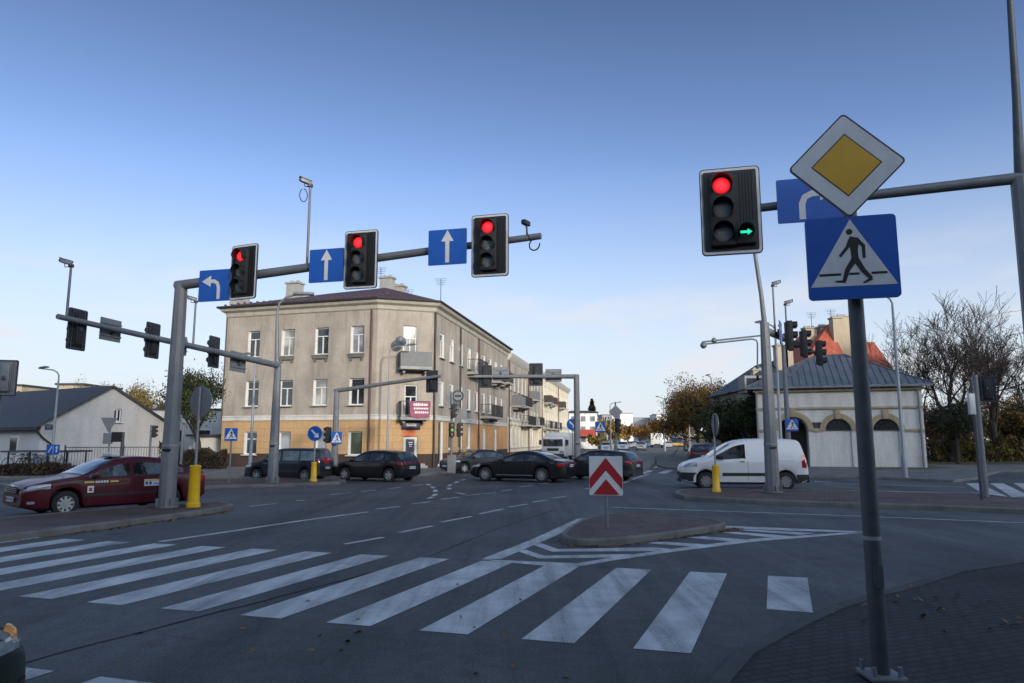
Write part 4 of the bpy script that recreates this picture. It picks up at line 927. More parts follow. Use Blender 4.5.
# ------------------------------------------------------------------ vehicles
def lerp_tab(tab, s):
    if s <= tab[0][0]: return tab[0][1]
    for (a, za), (b, zb) in zip(tab, tab[1:]):
        if s <= b:
            t = (s - a) / (b - a); return za + (zb - za) * t
    return tab[-1][1]
def smooth_tab(tab, n=2):
    for _ in range(n):
        q = [tab[0]]
        for (a, b) in zip(tab, tab[1:]):
            q += [(a[0] * .75 + b[0] * .25, a[1] * .75 + b[1] * .25), (a[0] * .25 + b[0] * .75, a[1] * .25 + b[1] * .75)]
        tab = q + [tab[-1]]
    return tab
def car(name, label, cat, P, group=None):
    """P: measures of one car; s runs from the front bumper to the rear, local +X looks forward"""
    L_, W, rw = P['L'], P['W'], P.get('rw', .31)
    top = smooth_tab(P['top'], 1); belt = P['belt']; zb0 = P.get('zb', .2); fo, wb = P['fo'], P['wb']
    axles = (fo, fo + wb); tumble = P.get('tumble', .36); nose, tail = P.get('nose', .5), P.get('tail', .4)
    def hw(s):
        k = 1.0
        if s < nose: k -= P.get('nk', .24) * ((nose - s) / nose) ** 2.2
        if s > L_ - tail: k -= P.get('tk', .16) * ((s - L_ + tail) / tail) ** 2.2
        return W / 2 * k
    Ra = rw + .055
    def zbot(s):
        z = zb0 + max(0, .10 * (1 - s / .25)) + max(0, .10 * (1 - (L_ - s) / .25))
        for a in axles:
            if abs(s - a) < Ra: z = max(z, rw + math.sqrt(Ra * Ra - (s - a) ** 2))
        return z
    def sec(s):
        w_, zt, zs, zb = hw(s), lerp_tab(top, s), lerp_tab(belt, s), zbot(s)
        zs = min(zs, zt - .03); h = zs - zb
        zr = zt - max(.02, min(.13, .28 * (zt - zs))); wr = .965 * w_ - tumble * max(0, zr - zs) - .01
        return [(0, zb), (.80 * w_, zb), (.955 * w_, zb + .04 * min(1, h / .3)), (.985 * w_, zb + .22 * h), (1.0 * w_, zb + .52 * h), (.995 * w_, zb + .80 * h), (.985 * w_, zs - .03 * min(1, h)), (.965 * w_, zs), (wr, zr), (wr - .045, zr + (zt - zr) * .55), (wr * .80, zt - .012), (wr * .45, zt), (0, zt + .006)]
    st = set([0, .02, .06, .12, .2, .3, L_, L_ - .02, L_ - .06, L_ - .12, L_ - .2])
    st |= {i * .09 for i in range(int(L_ / .09) + 1)}
    for a in axles: st |= {a + Ra * math.cos(k * math.pi / 16) * .9999 for k in range(17)} | {a + Ra * 1.001, a - Ra * 1.001}
    for a, _ in P['top']: st.add(a)
    st = sorted(x for x in st if 0 <= x <= L_); q = [st[0]]
    for x in st[1:]:
        if x - q[-1] > .006: q.append(x)
    st = q; body = MB(); n = 13; X = lambda s: L_ / 2 - s
    for sgn in (1, -1):
        vs = [(X(s), sgn * y, z) for s in st for (y, z) in sec(s)]
        fs = [(i * n + k, i * n + k + 1, (i + 1) * n + k + 1, (i + 1) * n + k)[::sgn] for i in range(len(st) - 1) for k in range(n - 1)]
        body.add(vs, fs, 0, True)
        for s in (st[0], st[-1]):
            body.add([(X(s), sgn * y, z) for y, z in sec(s)], [list(range(n))], 0, True)
    root = thing(name, label, cat, group=group)
    body.build('body', P['paint'], root, sharp=34)
    def ys(s, z):
        S_ = sec(s)
        for (y0, z0), (y1, z1) in zip(S_[1:], S_[2:]):
            if z0 <= z <= z1 or (z1 > z0 and z < z0): return y0 + (y1 - y0) * (z - z0) / max(1e-6, z1 - z0)
        return S_[-1][0]
    def patch(nm, s0, s1, lo, hi, mat, off=.006, sides=(1, -1), parent=root, nz=5, ns=None, mn=.02, label=None):
        ns = ns or max(3, int((s1 - s0) / .06)); out = None
        for sgn in sides:
            mb = MB(); prev = None
            for i in range(ns + 1):
                s = s0 + (s1 - s0) * i / ns; a = lo(s) if callable(lo) else lo; b = hi(s) if callable(hi) else hi
                col = [(X(s), sgn * (ys(s, a + (b - a) * k / nz) + off), a + (b - a) * k / nz) for k in range(nz + 1)] if b - a > mn else None
                if col and prev:
                    mb.add(prev + col, [(k, k + 1, nz + 2 + k, nz + 1 + k)[::sgn] for k in range(nz)], 0, True)
                prev = col
            if mb.f:
                o = mb.build(nm, mat, parent)
                if label: o['label'] = label
        return None
    zs_ = lambda s: lerp_tab(belt, s); zt_ = lambda s: lerp_tab(top, s)
    def zr_(s): return zt_(s) - max(.02, min(.13, .28 * (zt_(s) - min(zs_(s), zt_(s) - .03))))
    for (a, b) in P['win']:
        patch('side_window', a, b, lambda s: zs_(s) + .035, lambda s: zr_(s) - P.get('wtop', .035), P.get('glassmat', 'car_glass'), mn=.03)
        if P.get('seal', True): patch('window_seal', a - .02, b + .02, lambda s: zs_(s) + .012, lambda s: zs_(s) + .034, 'plastic_dark', off=.008)
    def topglass(nm, a, b, wf=.93):
        mb = MB(); prev = None; ns = 12
        for i in range(ns + 1):
            s = a + (b - a) * i / ns; S_ = sec(s); P_ = [p for p in S_[8:]]
            yy = [p[0] for p in P_]; ym = yy[0] * wf; col = []
            for k in range(-6, 7):
                y = abs(ym * k / 6); z = None
                for (y0, z0), (y1, z1) in zip(P_, P_[1:]):
                    if y1 <= y <= y0: z = z0 + (z1 - z0) * (y0 - y) / max(1e-6, y0 - y1)
                col.append((X(s) + (.004 if a < L_ / 2 else -.004), ym * k / 6, (z if z is not None else P_[-1][1]) + .008))
            if prev: mb.add(prev + col, [(k, k + 1, 14 + k, 13 + k) for k in range(12)], 0, True)
            prev = col
        mb.build(nm, 'car_glass', root)
    if 'ws' in P: topglass('windscreen', *P['ws'])
    if 'rear' in P: topglass('rear_window', *P['rear'])
    for s in P.get('doors', []): patch('door_gap', s - .006, s + .006, lambda q: zbot(q) + .10, lambda q: zs_(q), 'plastic_dark', off=.003, ns=1, nz=8)
    for s in P.get('handles', []):
        for sgn in (1, -1):
            mb = MB(); z = zs_(s) - .10; mb.box((X(s), sgn * (ys(s, z) + .012), z), (.17, .03, .03), 0, bev=.008); mb.build('door_handle', P.get('handle_mat', P['paint']), root)
    for z0, z1, a, b, mt in P.get('strips', []): patch('side_moulding', a, b, z0, z1, mt, off=.012, nz=2)
    fb = P.get('fbump'); rbm = P.get('rbump')
    def endwrap(nm, front, z0, z1, depth, mat, off=.008):
        """bumper or grille that wraps round an end, following the plan"""
        mb = MB(); pts = []
        ss = [0.004 + depth * (i / 8) ** 1.5 for i in range(9)]
        ss = ss if front else [L_ - x for x in ss]
        for sgn in (-1, 1):
            cols = [[(X(s), sgn * (ys(s, max(z, zbot(s) + .005)) + off), max(z, zbot(s) + .005)) for z in [z0 + (z1 - z0) * q / 7 for q in range(8)]] for s in ss]
            for A_, B_ in zip(cols, cols[1:]): mb.add(A_ + B_, [(k, k + 1, 9 + k, 8 + k) for k in range(7)], 0, True)
        e = ss[0]; xo = .014 if front else -.014
        yv = ys(e, (z0 + z1) / 2) + off
        mb.add([(X(e) + xo, -yv, z0), (X(e) + xo, yv, z0), (X(e) + xo, yv, z1), (X(e) + xo, -yv, z1)], [(0, 1, 2, 3)])
        for sgn in (-1, 1):
            mb.add([(X(e) + xo, sgn * yv, z0), (X(e) + xo, sgn * yv, z1), (X(e), sgn * yv, z1), (X(e), sgn * yv, z0)], [(0, 1, 2, 3)])
        mb.build(nm, mat, root)
    if fb and fb[3] != P['paint']: endwrap('front_bumper', True, fb[0], fb[1], fb[2], fb[3])
    if rbm and rbm[3] != P['paint']: endwrap('rear_bumper', False, rbm[0], rbm[1], rbm[2], rbm[3])
    if 'grille' in P:
        z0, z1, wd = P['grille']; mb = MB(); xg = X(0) + .016 + (.0 if not fb else .006); mb.box((xg, 0, (z0 + z1) / 2), (.03, wd, z1 - z0), 0, bev=.01)
        for k in range(3): mb.box((xg + .012, 0, z0 + (z1 - z0) * (k + 1) / 4), (.015, wd * .94, .012), 1)
        mb.build('grille', ['plastic_dark', 'rim'], root)
    if 'head' in P: patch('headlight', P['head'][0], P['head'][1], P['head'][2], P['head'][3], 'headlight_glass', off=.007)
    if 'fog' in P: patch('fog_light', P['fog'][0], P['fog'][1], P['fog'][2], P['fog'][3], P.get('fogmat', 'headlight_glass'), off=.012)
    if 'taill' in P: patch('tail_light', L_ - P['taill'][0], L_ - P['taill'][1], P['taill'][2], P['taill'][3], P.get('tailmat', 'tail_glass'), off=.008)
    if 'tailface' in P:
        y0, y1, z0, z1 = P['tailface']
        for sgn in (-1, 1): mb = MB(); mb.box((X(L_) - .008, sgn * (y0 + y1) / 2, (z0 + z1) / 2), (.03, y1 - y0, z1 - z0), 0, bev=.008); mb.build('tail_light', 'tail_glass', root)
    for front, z in P.get('plates', []):
        mb = MB(); x = X(0) + .04 if front else X(L_) - .03; mb.box((x, 0, z), (.012, .52, .115), 0); mb.box((x + (.007 if front else -.007), .235, z), (.002, .04, .11), 1)
        for k in range(7): mb.box((x + (.007 if front else -.007), .17 - k * .062 - (.03 if k > 2 else 0), z), (.002, .034, .07), 2)
        mb.build('number_plate', ['plate_white', 'blue_film', 'black_film'], root)
    for sgn in (1, -1):
        s = P['mirror']; z = zs_(s) + .09; y = ys(s, zs_(s) - .01); mb = MB()
        mb.box((X(s), sgn * (y + .11), z), (.11, .20, .13), 0, bev=.03); mb.box((X(s) - .0, sgn * (y + .02), z - .06), (.05, .08, .05), 0); mb.build('mirror', P.get('mirror_mat', P['paint']), root)
    ub = MB(); ub.box((0, 0, (zb0 + .55) / 2 + .02), (L_ - .9, W - .5, .55 - zb0 + .1), 0); ub.build('underbody', 'black_matt', root)
    for a in axles:
        for sgn in (1, -1):
            mb = MB(); yc = sgn * (W / 2 - .115); r = rw; h = .105
            prof = [(r * .62, -h * .9), (r * .80, -h), (r * .95, -h * .85), (r, -h * .5), (r, h * .5), (r * .95, h * .85), (r * .80, h), (r * .62, h * .9)]
            mb.lathe(prof, 28, 0, 'y', (X(a), yc, r)); wh = mb.build('wheel', 'tyre', root)
            rm = MB(); rr = r * .66; yo = yc + sgn * h * .72; rm.lathe([(rr, -h * .2 * sgn), (rr, h * .18 * sgn), (rr * .9, h * .16 * sgn), (rr * .86, -h * .25 * sgn)], 28, 0, 'y', (X(a), yo, r))
            rm.lathe([(.0001, h * .02 * sgn), (rr * .25, 0), (rr * .28, -.02 * sgn)], 14, 0, 'y', (X(a), yo, r))
            ns = P.get('spokes', 7)
            for k in range(ns):
                an = 2 * math.pi * k / ns; Xm = Matrix.Translation((X(a), yo - sgn * .006, r)) @ Matrix.Rotation(an, 4, 'Y')
                rm.box((0, 0, rr * .55), (rr * P.get('spw', .26), .02, rr * .78), 0, Xm)
            rm.lathe([(.0001, -.045 * sgn), (rr * .9, -.045 * sgn)], 24, 1, 'y', (X(a), yo, r))
            rm.build('rim', [P.get('rimmat', 'rim'), 'black'], wh)
    return root
def put(o, x, y, h, s=1.0, z=0):
    o.location = (x, y, z); o.rotation_euler = (0, 0, math.atan2(h[1], h[0])); o.scale = (s,) * 3; return o
def wheelpos(P, px, py, h, s=1.0, side=1, axle=0):
    """centre of the car so that the chosen near wheel stands on the sighted ground spot"""
    g = G(px, py).to_2d(); hx = Vector(h[:2]).normalized(); left = Vector((-hx.y, hx.x))
    return g - hx * (P['L'] / 2 - P['fo'] - axle * P['wb']) * s - left * side * (P['W'] / 2 - .1) * s, hx

SALOON = dict(L=4.57, W=1.77, fo=.92, wb=2.58, rw=.315, zb=.19, paint='car_burgundy',
    top=[(0, .62), (.03, .74), (.12, .80), (.5, .90), (1.0, .97), (1.28, 1.0), (1.75, 1.27), (2.05, 1.40), (2.5, 1.455), (3.0, 1.45), (3.5, 1.38), (4.0, 1.16), (4.2, 1.06), (4.45, 1.03), (4.55, .98), (4.57, .6)],
    belt=[(0, .60), (.1, .73), (.5, .83), (1.2, .90), (2.5, .93), (4.0, .97), (4.57, .93)],
    win=[(1.42, 2.42), (2.52, 3.42), (3.48, 3.86)], ws=(1.30, 2.02), rear=(3.62, 4.14), doors=[1.42, 2.47, 3.40], handles=[2.25, 3.22], mirror=1.55,
    strips=[(.47, .53, 1.30, 3.25, 'plastic_dark')], fbump=(.21, .42, .55, 'car_burgundy'), rbump=(.25, .5, .5, 'car_burgundy'), grille=(.58, .76, .80),
    head=(.03, .55, lambda s: .63 + .07 * min(1, s / .3), lambda s: .765 + .055 * min(1, s / .4)), fog=(.10, .24, .35, .41), taill=(.45, .04, .72, .95), plates=[(True, .45), (False, .78)], spokes=9, spw=.3)
taxi = car('parked_car', 'burgundy taxi saloon passing behind the big left mast', 'car', SALOON)
c, hx = wheelpos(SALOON, 63.5, 516.5, (-.63, -.777), .965); put(taxi, c.x, c.y, hx, .965); taxi.name = 'taxi_car'
def side_sticker(par, P, nm, s0, s1, z0, z1, mats, bits):
    y = P['W'] / 2 + .006; X = lambda s: P['L'] / 2 - s; mb = MB()
    if mats[0]: mb.add([(X(s0), y, z0), (X(s1), y, z0), (X(s1), y, z1), (X(s0), y, z1)], [(0, 1, 2, 3)], 0)
    for a, b, u, v, mi in bits: mb.add([(X(s0 + (s1 - s0) * a), y + .003, z0 + (z1 - z0) * u), (X(s0 + (s1 - s0) * b), y + .003, z0 + (z1 - z0) * u), (X(s0 + (s1 - s0) * b), y + .003, z0 + (z1 - z0) * v), (X(s0 + (s1 - s0) * a), y + .003, z0 + (z1 - z0) * v)], [(0, 1, 2, 3)], mi)
    return mb.build(nm, [m or 'white_film' for m in mats], par)
side_sticker(taxi, SALOON, 'door_lettering', 1.30, 2.12, .80, .855, [None, 'sticker_yellow', 'white_film'], [(0, .27, .1, .9, 1), (.31, .37, 0, 1, 2), (.39, .45, 0, 1, 2), (.47, .53, 0, 1, 2), (.55, .61, 0, 1, 2), (.63, .69, 0, 1, 2), (.75, 1, .1, .9, 1)])
side_sticker(taxi, SALOON, 'crest_sticker', 1.38, 1.53, .56, .73, ['white_film', 'red_film'], [(.25, .75, .2, .7, 1)])
side_sticker(taxi, SALOON, 'door_sticker', 2.78, 3.28, .66, .84, ['white_film', 'sticker_yellow', 'blue_film'], [(.04, .96, .72, .96, 1), (.06, .2, .2, .65, 2), (.26, .4, .2, .65, 2), (.5, .9, .25, .4, 2)])
p = MB(); p.box((.05, 0, 1.50), (.22, .62, .13), 0, bev=.04); p.box((.05, 0, 1.445), (.3, .5, .02), 1); p.build('roof_sign', ['plate_white', 'plastic_dark'], taxi)

HATCH = dict(L=4.2, W=1.78, fo=.88, wb=2.58, rw=.32, zb=.19, paint='car_black',
    top=[(0, .58), (.03, .68), (.12, .73), (.5, .87), (.95, .96), (1.15, 1.0), (1.6, 1.28), (1.9, 1.42), (2.3, 1.475), (2.9, 1.47), (3.5, 1.42), (3.78, 1.36), (4.02, 1.05), (4.12, .98), (4.19, .9), (4.2, .58)],
    belt=[(0, .56), (.1, .68), (.5, .82), (1.2, .92), (2.5, .95), (3.6, 1.0), (4.2, .95)],
    win=[(1.28, 2.25), (2.34, 3.12), (3.18, 3.5)], ws=(1.16, 1.86), rear=(3.80, 4.03), doors=[1.3, 2.3, 3.2], handles=[2.08, 3.0], mirror=1.4,
    fbump=(.21, .42, .5, 'car_black'), rbump=(.25, .55, .45, 'car_black'), grille=(.58, .68, .8), head=(.06, .5, lambda s: .63 + .06 * min(1, s / .3), lambda s: .75 + .08 * min(1, s / .4)),
    taill=(.24, .01, .80, .93), tailface=(.54, .70, .80, .93), plates=[(True, .45), (False, .66)], spokes=5, spw=.45)
o = car('hatchback_car', 'black hatchback with alloy wheels before the tenement corner door', 'car', HATCH)
c, hx = wheelpos(HATCH, 345, 480.8, (-.9, .43), .93); put(o, c.x, c.y, hx, .93)

COUPE = dict(L=4.7, W=1.79, fo=.84, wb=2.76, rw=.33, zb=.17, paint='car_black', tumble=.42,
    top=[(0, .52), (.03, .62), (.12, .69), (.6, .84), (1.15, .92), (1.45, .96), (2.0, 1.24), (2.35, 1.36), (2.7, 1.395), (3.1, 1.37), (3.6, 1.24), (4.0, 1.06), (4.2, 1.0), (4.5, .97), (4.66, .93), (4.7, .58)],
    belt=[(0, .52), (.1, .62), (.5, .77), (1.4, .87), (2.8, .92), (4.0, .95), (4.7, .9)],
    win=[(1.6, 2.75), (2.79, 3.55)], ws=(1.48, 2.28), rear=(3.35, 4.05), doors=[1.55, 2.95], handles=[2.75], mirror=1.75,
    fbump=(.19, .4, .5, 'car_black'), rbump=(.24, .5, .45, 'car_black'), grille=(.45, .65, .8), head=(.07, .6, lambda s: .58 + .08 * min(1, s / .3), lambda s: .70 + .09 * min(1, s / .4)),
    taill=(.36, .02, .74, .85), tailface=(.52, .74, .74, .85), plates=[(True, .42), (False, .74)], strips=[(.30, .33, 1.4, 3.2, 'rim')], spokes=10, spw=.2)
o = car('coupe_car', 'long black coupe with a low sloping roof in mid junction', 'car', COUPE)
c, hx = wheelpos(COUPE, 485.5, 481.3, (-.92, .39), .97); put(o, c.x, c.y, hx, .97)

ESTATE = dict(L=4.55, W=1.82, fo=.9, wb=2.66, rw=.34, zb=.21, paint='car_graphite',
    top=[(0, .62), (.03, .72), (.12, .79), (.5, .92), (1.0, 1.01), (1.25, 1.06), (1.7, 1.35), (2.05, 1.50), (2.5, 1.56), (3.2, 1.55), (3.9, 1.48), (4.15, 1.42), (4.36, 1.12), (4.46, 1.03), (4.54, .95), (4.55, .6)],
    belt=[(0, .6), (.1, .72), (.5, .86), (1.3, .97), (2.5, 1.0), (3.8, 1.08), (4.55, .98)],
    win=[(1.4, 2.4), (2.48, 3.3), (3.38, 3.95)], ws=(1.27, 2.0), rear=(4.16, 4.37), doors=[1.4, 2.44, 3.35], handles=[2.2, 3.15], mirror=1.55,
    fbump=(.23, .45, .5, 'car_graphite'), rbump=(.27, .52, .45, 'plastic_dark'), grille=(.62, .74, .8), head=(.06, .55, lambda s: .67 + .06 * min(1, s / .3), lambda s: .80 + .08 * min(1, s / .4)),
    taill=(.28, .01, .86, 1.0), tailface=(.58, .74, .86, .98), plates=[(True, .5), (False, .76)], spokes=7)
o = car('estate_car', 'dark grey estate car behind the chevron board', 'car', ESTATE)
c, hx = wheelpos(ESTATE, 567, 479.4, (-.86, .51), .88); put(o, c.x, c.y, hx, .88)

SAL2 = dict(SALOON); SAL2.update(paint='car_navy', fbump=(.21, .42, .55, 'car_navy'), rbump=(.25, .5, .5, 'car_navy'), spokes=6)
o = car('saloon_car', 'dark saloon facing the viewer on the tenement corner', 'car', SAL2)
c, hx = wheelpos(SAL2, 464, 473.3, (-.80, -.60), .88); put(o, c.x, c.y, hx, .88)

MINIVAN = dict(L=4.8, W=1.88, fo=.9, wb=3.0, rw=.33, zb=.21, paint='car_navy', tumble=.22,
    top=[(0, .66), (.03, .78), (.12, .86), (.5, 1.0), (.95, 1.10), (1.15, 1.16), (1.75, 1.60), (2.05, 1.76), (2.5, 1.83), (4.2, 1.82), (4.55, 1.78), (4.72, 1.30), (4.78, 1.1), (4.8, .6)],
    belt=[(0, .64), (.1, .78), (.5, .93), (1.2, 1.05), (2.5, 1.10), (4.8, 1.12)],
    win=[(1.35, 2.35), (2.48, 3.5), (3.58, 4.5)], ws=(1.18, 1.98), rear=(4.57, 4.73), doors=[1.4, 2.42, 3.55], handles=[2.2, 2.62], mirror=1.5,
    fbump=(.23, .5, .5, 'plastic_dark'), rbump=(.25, .55, .4, 'plastic_dark'), grille=(.66, .78, .8), head=(.06, .55, lambda s: .72 + .06 * min(1, s / .3), lambda s: .88 + .08 * min(1, s / .4)),
    taill=(.12, .01, .95, 1.3), plates=[(True, .5), (False, .72)], strips=[(.52, .60, 1.45, 3.5, 'plastic_dark')], spokes=6)
o = car('minivan', 'dark blue minivan behind the second left mast', 'van', MINIVAN)
c, hx = wheelpos(MINIVAN, 258, 480.6, (-.97, .24), .77); put(o, c.x, c.y, hx, .80)

VAN = dict(L=4.38, W=1.81, fo=.86, wb=2.73, rw=.31, zb=.22, paint='car_white', tumble=.13, nk=.3, tk=.07, tail=.25,
    top=[(0, .66), (.02, .78), (.10, .87), (.35, .99), (.8, 1.10), (1.0, 1.15), (1.45, 1.48), (1.8, 1.68), (2.1, 1.76), (2.5, 1.80), (3.6, 1.80), (4.05, 1.77), (4.15, 1.72), (4.28, 1.25), (4.36, .9), (4.38, .55)],
    belt=[(0, .64), (.1, .80), (.5, .94), (1.1, 1.04), (2.1, 1.09), (4.38, 1.1)],
    win=[(1.22, 2.24)], ws=(1.02, 1.72), doors=[2.31, 3.25], handles=[2.12], handle_mat='plastic_dark', mirror=1.42, mirror_mat='plastic_dark', wtop=.04,
    fbump=(.24, .60, .62, 'plastic_dark'), rbump=(.27, .55, .42, 'plastic_dark'), head=(.07, .55, lambda s: .74 + .07 * min(1, s / .3), lambda s: .86 + .10 * min(1, s / .4)),
    taill=(.23, .06, .78, 1.25), plates=[(True, .42)], strips=[(.49, .60, 1.42, 3.0, 'plastic_dark'), (.23, .275, 1.3, 3.1, 'plastic_dark')], spokes=9, spw=.34)
o = car('delivery_van', 'white panel van crossing behind the thick right mast', 'van', VAN)
c, hx = wheelpos(VAN, 706.5, 489.6, (-.992, .125), 1.04); put(o, c.x, c.y, hx, 1.04)

# dark cars waiting on the far road beyond the van
SUV = dict(ESTATE); SUV.update(paint='car_graphite', rbump=(.27, .5, .4, 'plastic_dark'), fbump=(.23, .45, .5, 'plastic_dark'))
o = car('estate_car', 'dark estate car with red tail lamps driving away, left of the white van', 'car', SUV); b = AT(703, 463, 47); put(o, b.x, 47, (.2, .98), 1.05)
HB2 = dict(HATCH); HB2.update(paint='car_blue', rbump=(.25, .55, .45, 'car_blue'), fbump=(.21, .42, .5, 'car_blue'))
o = car('hatchback_car', 'dark hatchback waiting just beyond the bonnet of the white van', 'car', HB2); b = AT(727, 470, 39); put(o, b.x, 39, (.35, .94), 1.0)
# green car at the lower left edge
GR = dict(HATCH); GR.update(paint='car_green', fbump=(.21, .44, .5, 'plastic_dark'), head=(.06, .38, .64, .72))
o = car('hatchback_car', 'nose of a dark green car cut by the lower left edge', 'car', GR)
hx = ROAD.normalized(); rt = Vector((hx.y, -hx.x)); g = G(17, 676).to_2d()
c = AT(14, 640, 4.35).to_2d(); cc = c - rt * .72 - hx * 1.98
put(o, cc.x, cc.y, hx)
p = MB(); p.lathe([(.0001, .06), (.05, .05), (.085, .02), (.09, 0)], 14, 0, 'x'); q = p.build('indicator', 'orange_glass', o); q.location = (2.1 - .16, -.70, .705); q.scale = (1, 1, .75); q.rotation_euler.z = R(-45)

# lorry with white cab facing the viewer, box lorry, bus, small far cars
def lorry(label, loc, h, s=1.0):
    t = thing('lorry', label, 'lorry'); b = MB()
    b.box((1.9, 0, 1.25), (1.7, 2.0, 1.5), 0, bev=.12); b.box((1.75, 0, 2.05), (1.3, 1.9, .5), 0, bev=.15); b.build('cab', 'car_white', t)
    b = MB(); b.box((-.8, 0, 1.6), (3.6, 2.1, 2.0), 0, bev=.03); b.build('box_body', 'plate_white', t)
    b = MB(); b.box((2.76, 0, 1.72), (.03, 1.7, .62), 0, bev=.01); b.build('windscreen', 'car_glass', t)
    for sg in (-1, 1):
        b = MB(); b.box((1.9, sg * 1.0, 1.7), (.9, .03, .55), 0); b.build('side_window', 'car_glass', t)
        b = MB(); b.box((2.76, sg * .75, .95), (.04, .35, .2), 0, bev=.01); b.build('headlight', 'headlight_glass', t)
        b = MB(); b.box((2.4, sg * 1.18, 1.75), (.12, .2, .4), 0, bev=.02); b.build('mirror', 'plastic_dark', t)
        for x in (1.8, -1.4):
            b = MB(); b.lathe([(.0001, -.12), (.42, -.12), (.44, -.06), (.44, .06), (.42, .12), (.0001, .12)], 18, 0, 'y', (x, sg * .85, .44)); b.build('wheel', 'tyre', t)
    b = MB(); b.box((2.78, 0, .62), (.06, 1.95, .35), 0, bev=.02); b.box((2.77, 0, 1.15), (.04, 1.0, .22), 0); b.build('bumper', 'plastic_dark', t)
    b = MB(); b.box((0, 0, .6), (5.2, 1.0, .3), 0); b.build('chassis', 'black_matt', t)
    return put(t, loc[0], loc[1], h, s)
b = AT(559, 455, 58); lorry('white lorry with a wide windscreen facing the viewer, behind the black coupe', b, (-.25, -.97), .92)
b = AT(657, 449, 150); o = lorry('white box lorry far down the road', b, (.18, .98), 1.2)
t = thing('bus', 'blue and yellow bus far down the road under the autumn trees', 'bus'); p = MB(); p.box((0, 0, 1.7), (10, 2.5, 2.8), 0, bev=.12); p.build('body', 'car_blue', t)
p = MB(); p.box((5.0, 0, 2.0), (.06, 2.2, 1.3), 0, bev=.02); p.box((-5.0, 0, 2.0), (.06, 2.2, 1.1), 0, bev=.02); p.build('windscreen', 'car_glass', t)
p = MB(); p.box((5.01, 0, .75), (.06, 2.4, .5), 0, bev=.02); p.box((-5.01, 0, .75), (.06, 2.4, .5), 0, bev=.02); p.build('front_panel', 'yellow_film', t)
for x in (3, -3):
    for sg in (-1, 1): p = MB(); p.lathe([(.0001, -.14), (.48, -.14), (.48, .14), (.0001, .14)], 16, 0, 'y', (x, sg * 1.15, .48)); p.build('wheel', 'tyre', t)
b = AT(677, 449, 165); put(t, b.x, 165, (-.2, -.98))
FARCARS = []
for nm, base_, mt, lb in (('saloon_car', SALOON, 'car_silver', 'silver'), ('hatchback_car', HATCH, 'car_white', 'white')):
    d = dict(base_); d.update(paint=mt, fbump=(.21, .42, .5, mt), rbump=(.25, .5, .45, mt)); FARCARS.append((d, nm, mt))
def far_pt(px, Y): b = AT(px, 445, Y); return b.x, Y
o0 = car('saloon_car', 'small silver saloon far away just right of the chevron board island', 'car', FARCARS[0][0], 'small cars far down the road'); put(o0, *far_pt(641, 125), (-.2, -.98))
o1 = car('hatchback_car', 'small white hatchback far away beside the grey diamond post', 'car', FARCARS[1][0], 'small cars far down the road'); put(o1, *far_pt(623, 120), (-.2, -.98))
for k, (src, px, Y, lb) in enumerate(((o0, 629, 150, 'tiny silver saloon in the far queue, left part of the row'), (o1, 635, 170, 'tiny white hatchback in the far queue under the yellow trees'), (o0, 647, 175, 'tiny silver saloon next to the far white box lorry'), (o1, 643, 210, 'tiny white hatchback at the far end of the road'), (o0, 668, 150, 'tiny silver saloon between the far box lorry and the bus'), (o1, 607, 105, 'small white hatchback left of the grey diamond post'))):
    x, y = far_pt(px, Y); q = dup(src, lb, (x, y, 0), math.atan2(-.98, -.2) if px < 650 else math.atan2(.98, .2), 'small cars far down the road')

# ------------------------------------------------------------------ buildings
def wall_uv(A, u):
    return lambda v: ((v.x - A.x) * u.x + (v.y - A.y) * u.y, v.z)
def facade(par, A, B, z0, z1, ops, bands, depth=.16, reveal=None, name='wall', mats=None):
    """wall from A to B (seen left to right), real openings cut out with their reveals; bands: [(top z, material index)]"""
    A, B = Vector(A[:2]), Vector(B[:2]); u = (B - A).normalized(); Lw = (B - A).length; n = Vector((u.y, -u.x))
    us = sorted({0, Lw} | {o[0] for o in ops} | {o[1] for o in ops}); zs = sorted({z0, z1} | {o[2] for o in ops} | {o[3] for o in ops} | {b[0] for b in bands if z0 < b[0] < z1})
    mb = MB(); P = lambda s, z, d=0: (A.x + u.x * s - n.x * d, A.y + u.y * s - n.y * d, z)
    def mi(z):
        for t, m in bands:
            if z < t: return m
        return bands[-1][1]
    for a, b in zip(us, us[1:]):
        if b - a < 1e-5: continue
        for c, d in zip(zs, zs[1:]):
            if d - c < 1e-5: continue
            m_, zc = (a + b) / 2, (c + d) / 2
            if any(o[0] < m_ < o[1] and o[2] < zc < o[3] for o in ops): continue
            mb.quad(P(a, c), P(b, c), P(b, d), P(a, d), mi(zc))
    for o in ops:
        a, b, c, d = o[:4]; r = mi((c + d) / 2) if reveal is None else reveal
        mb.quad(P(a, c), P(a, c, depth), P(a, d, depth), P(a, d), r); mb.quad(P(b, c, depth), P(b, c), P(b, d), P(b, d, depth), r)
        mb.quad(P(a, d), P(a, d, depth), P(b, d, depth), P(b, d), r); mb.quad(P(a, c, depth), P(a, c), P(b, c), P(b, c, depth), r)
    w_ = mb.build(name, mats, par, world=True, uvs=wall_uv(A, u)); return w_, A, u, n
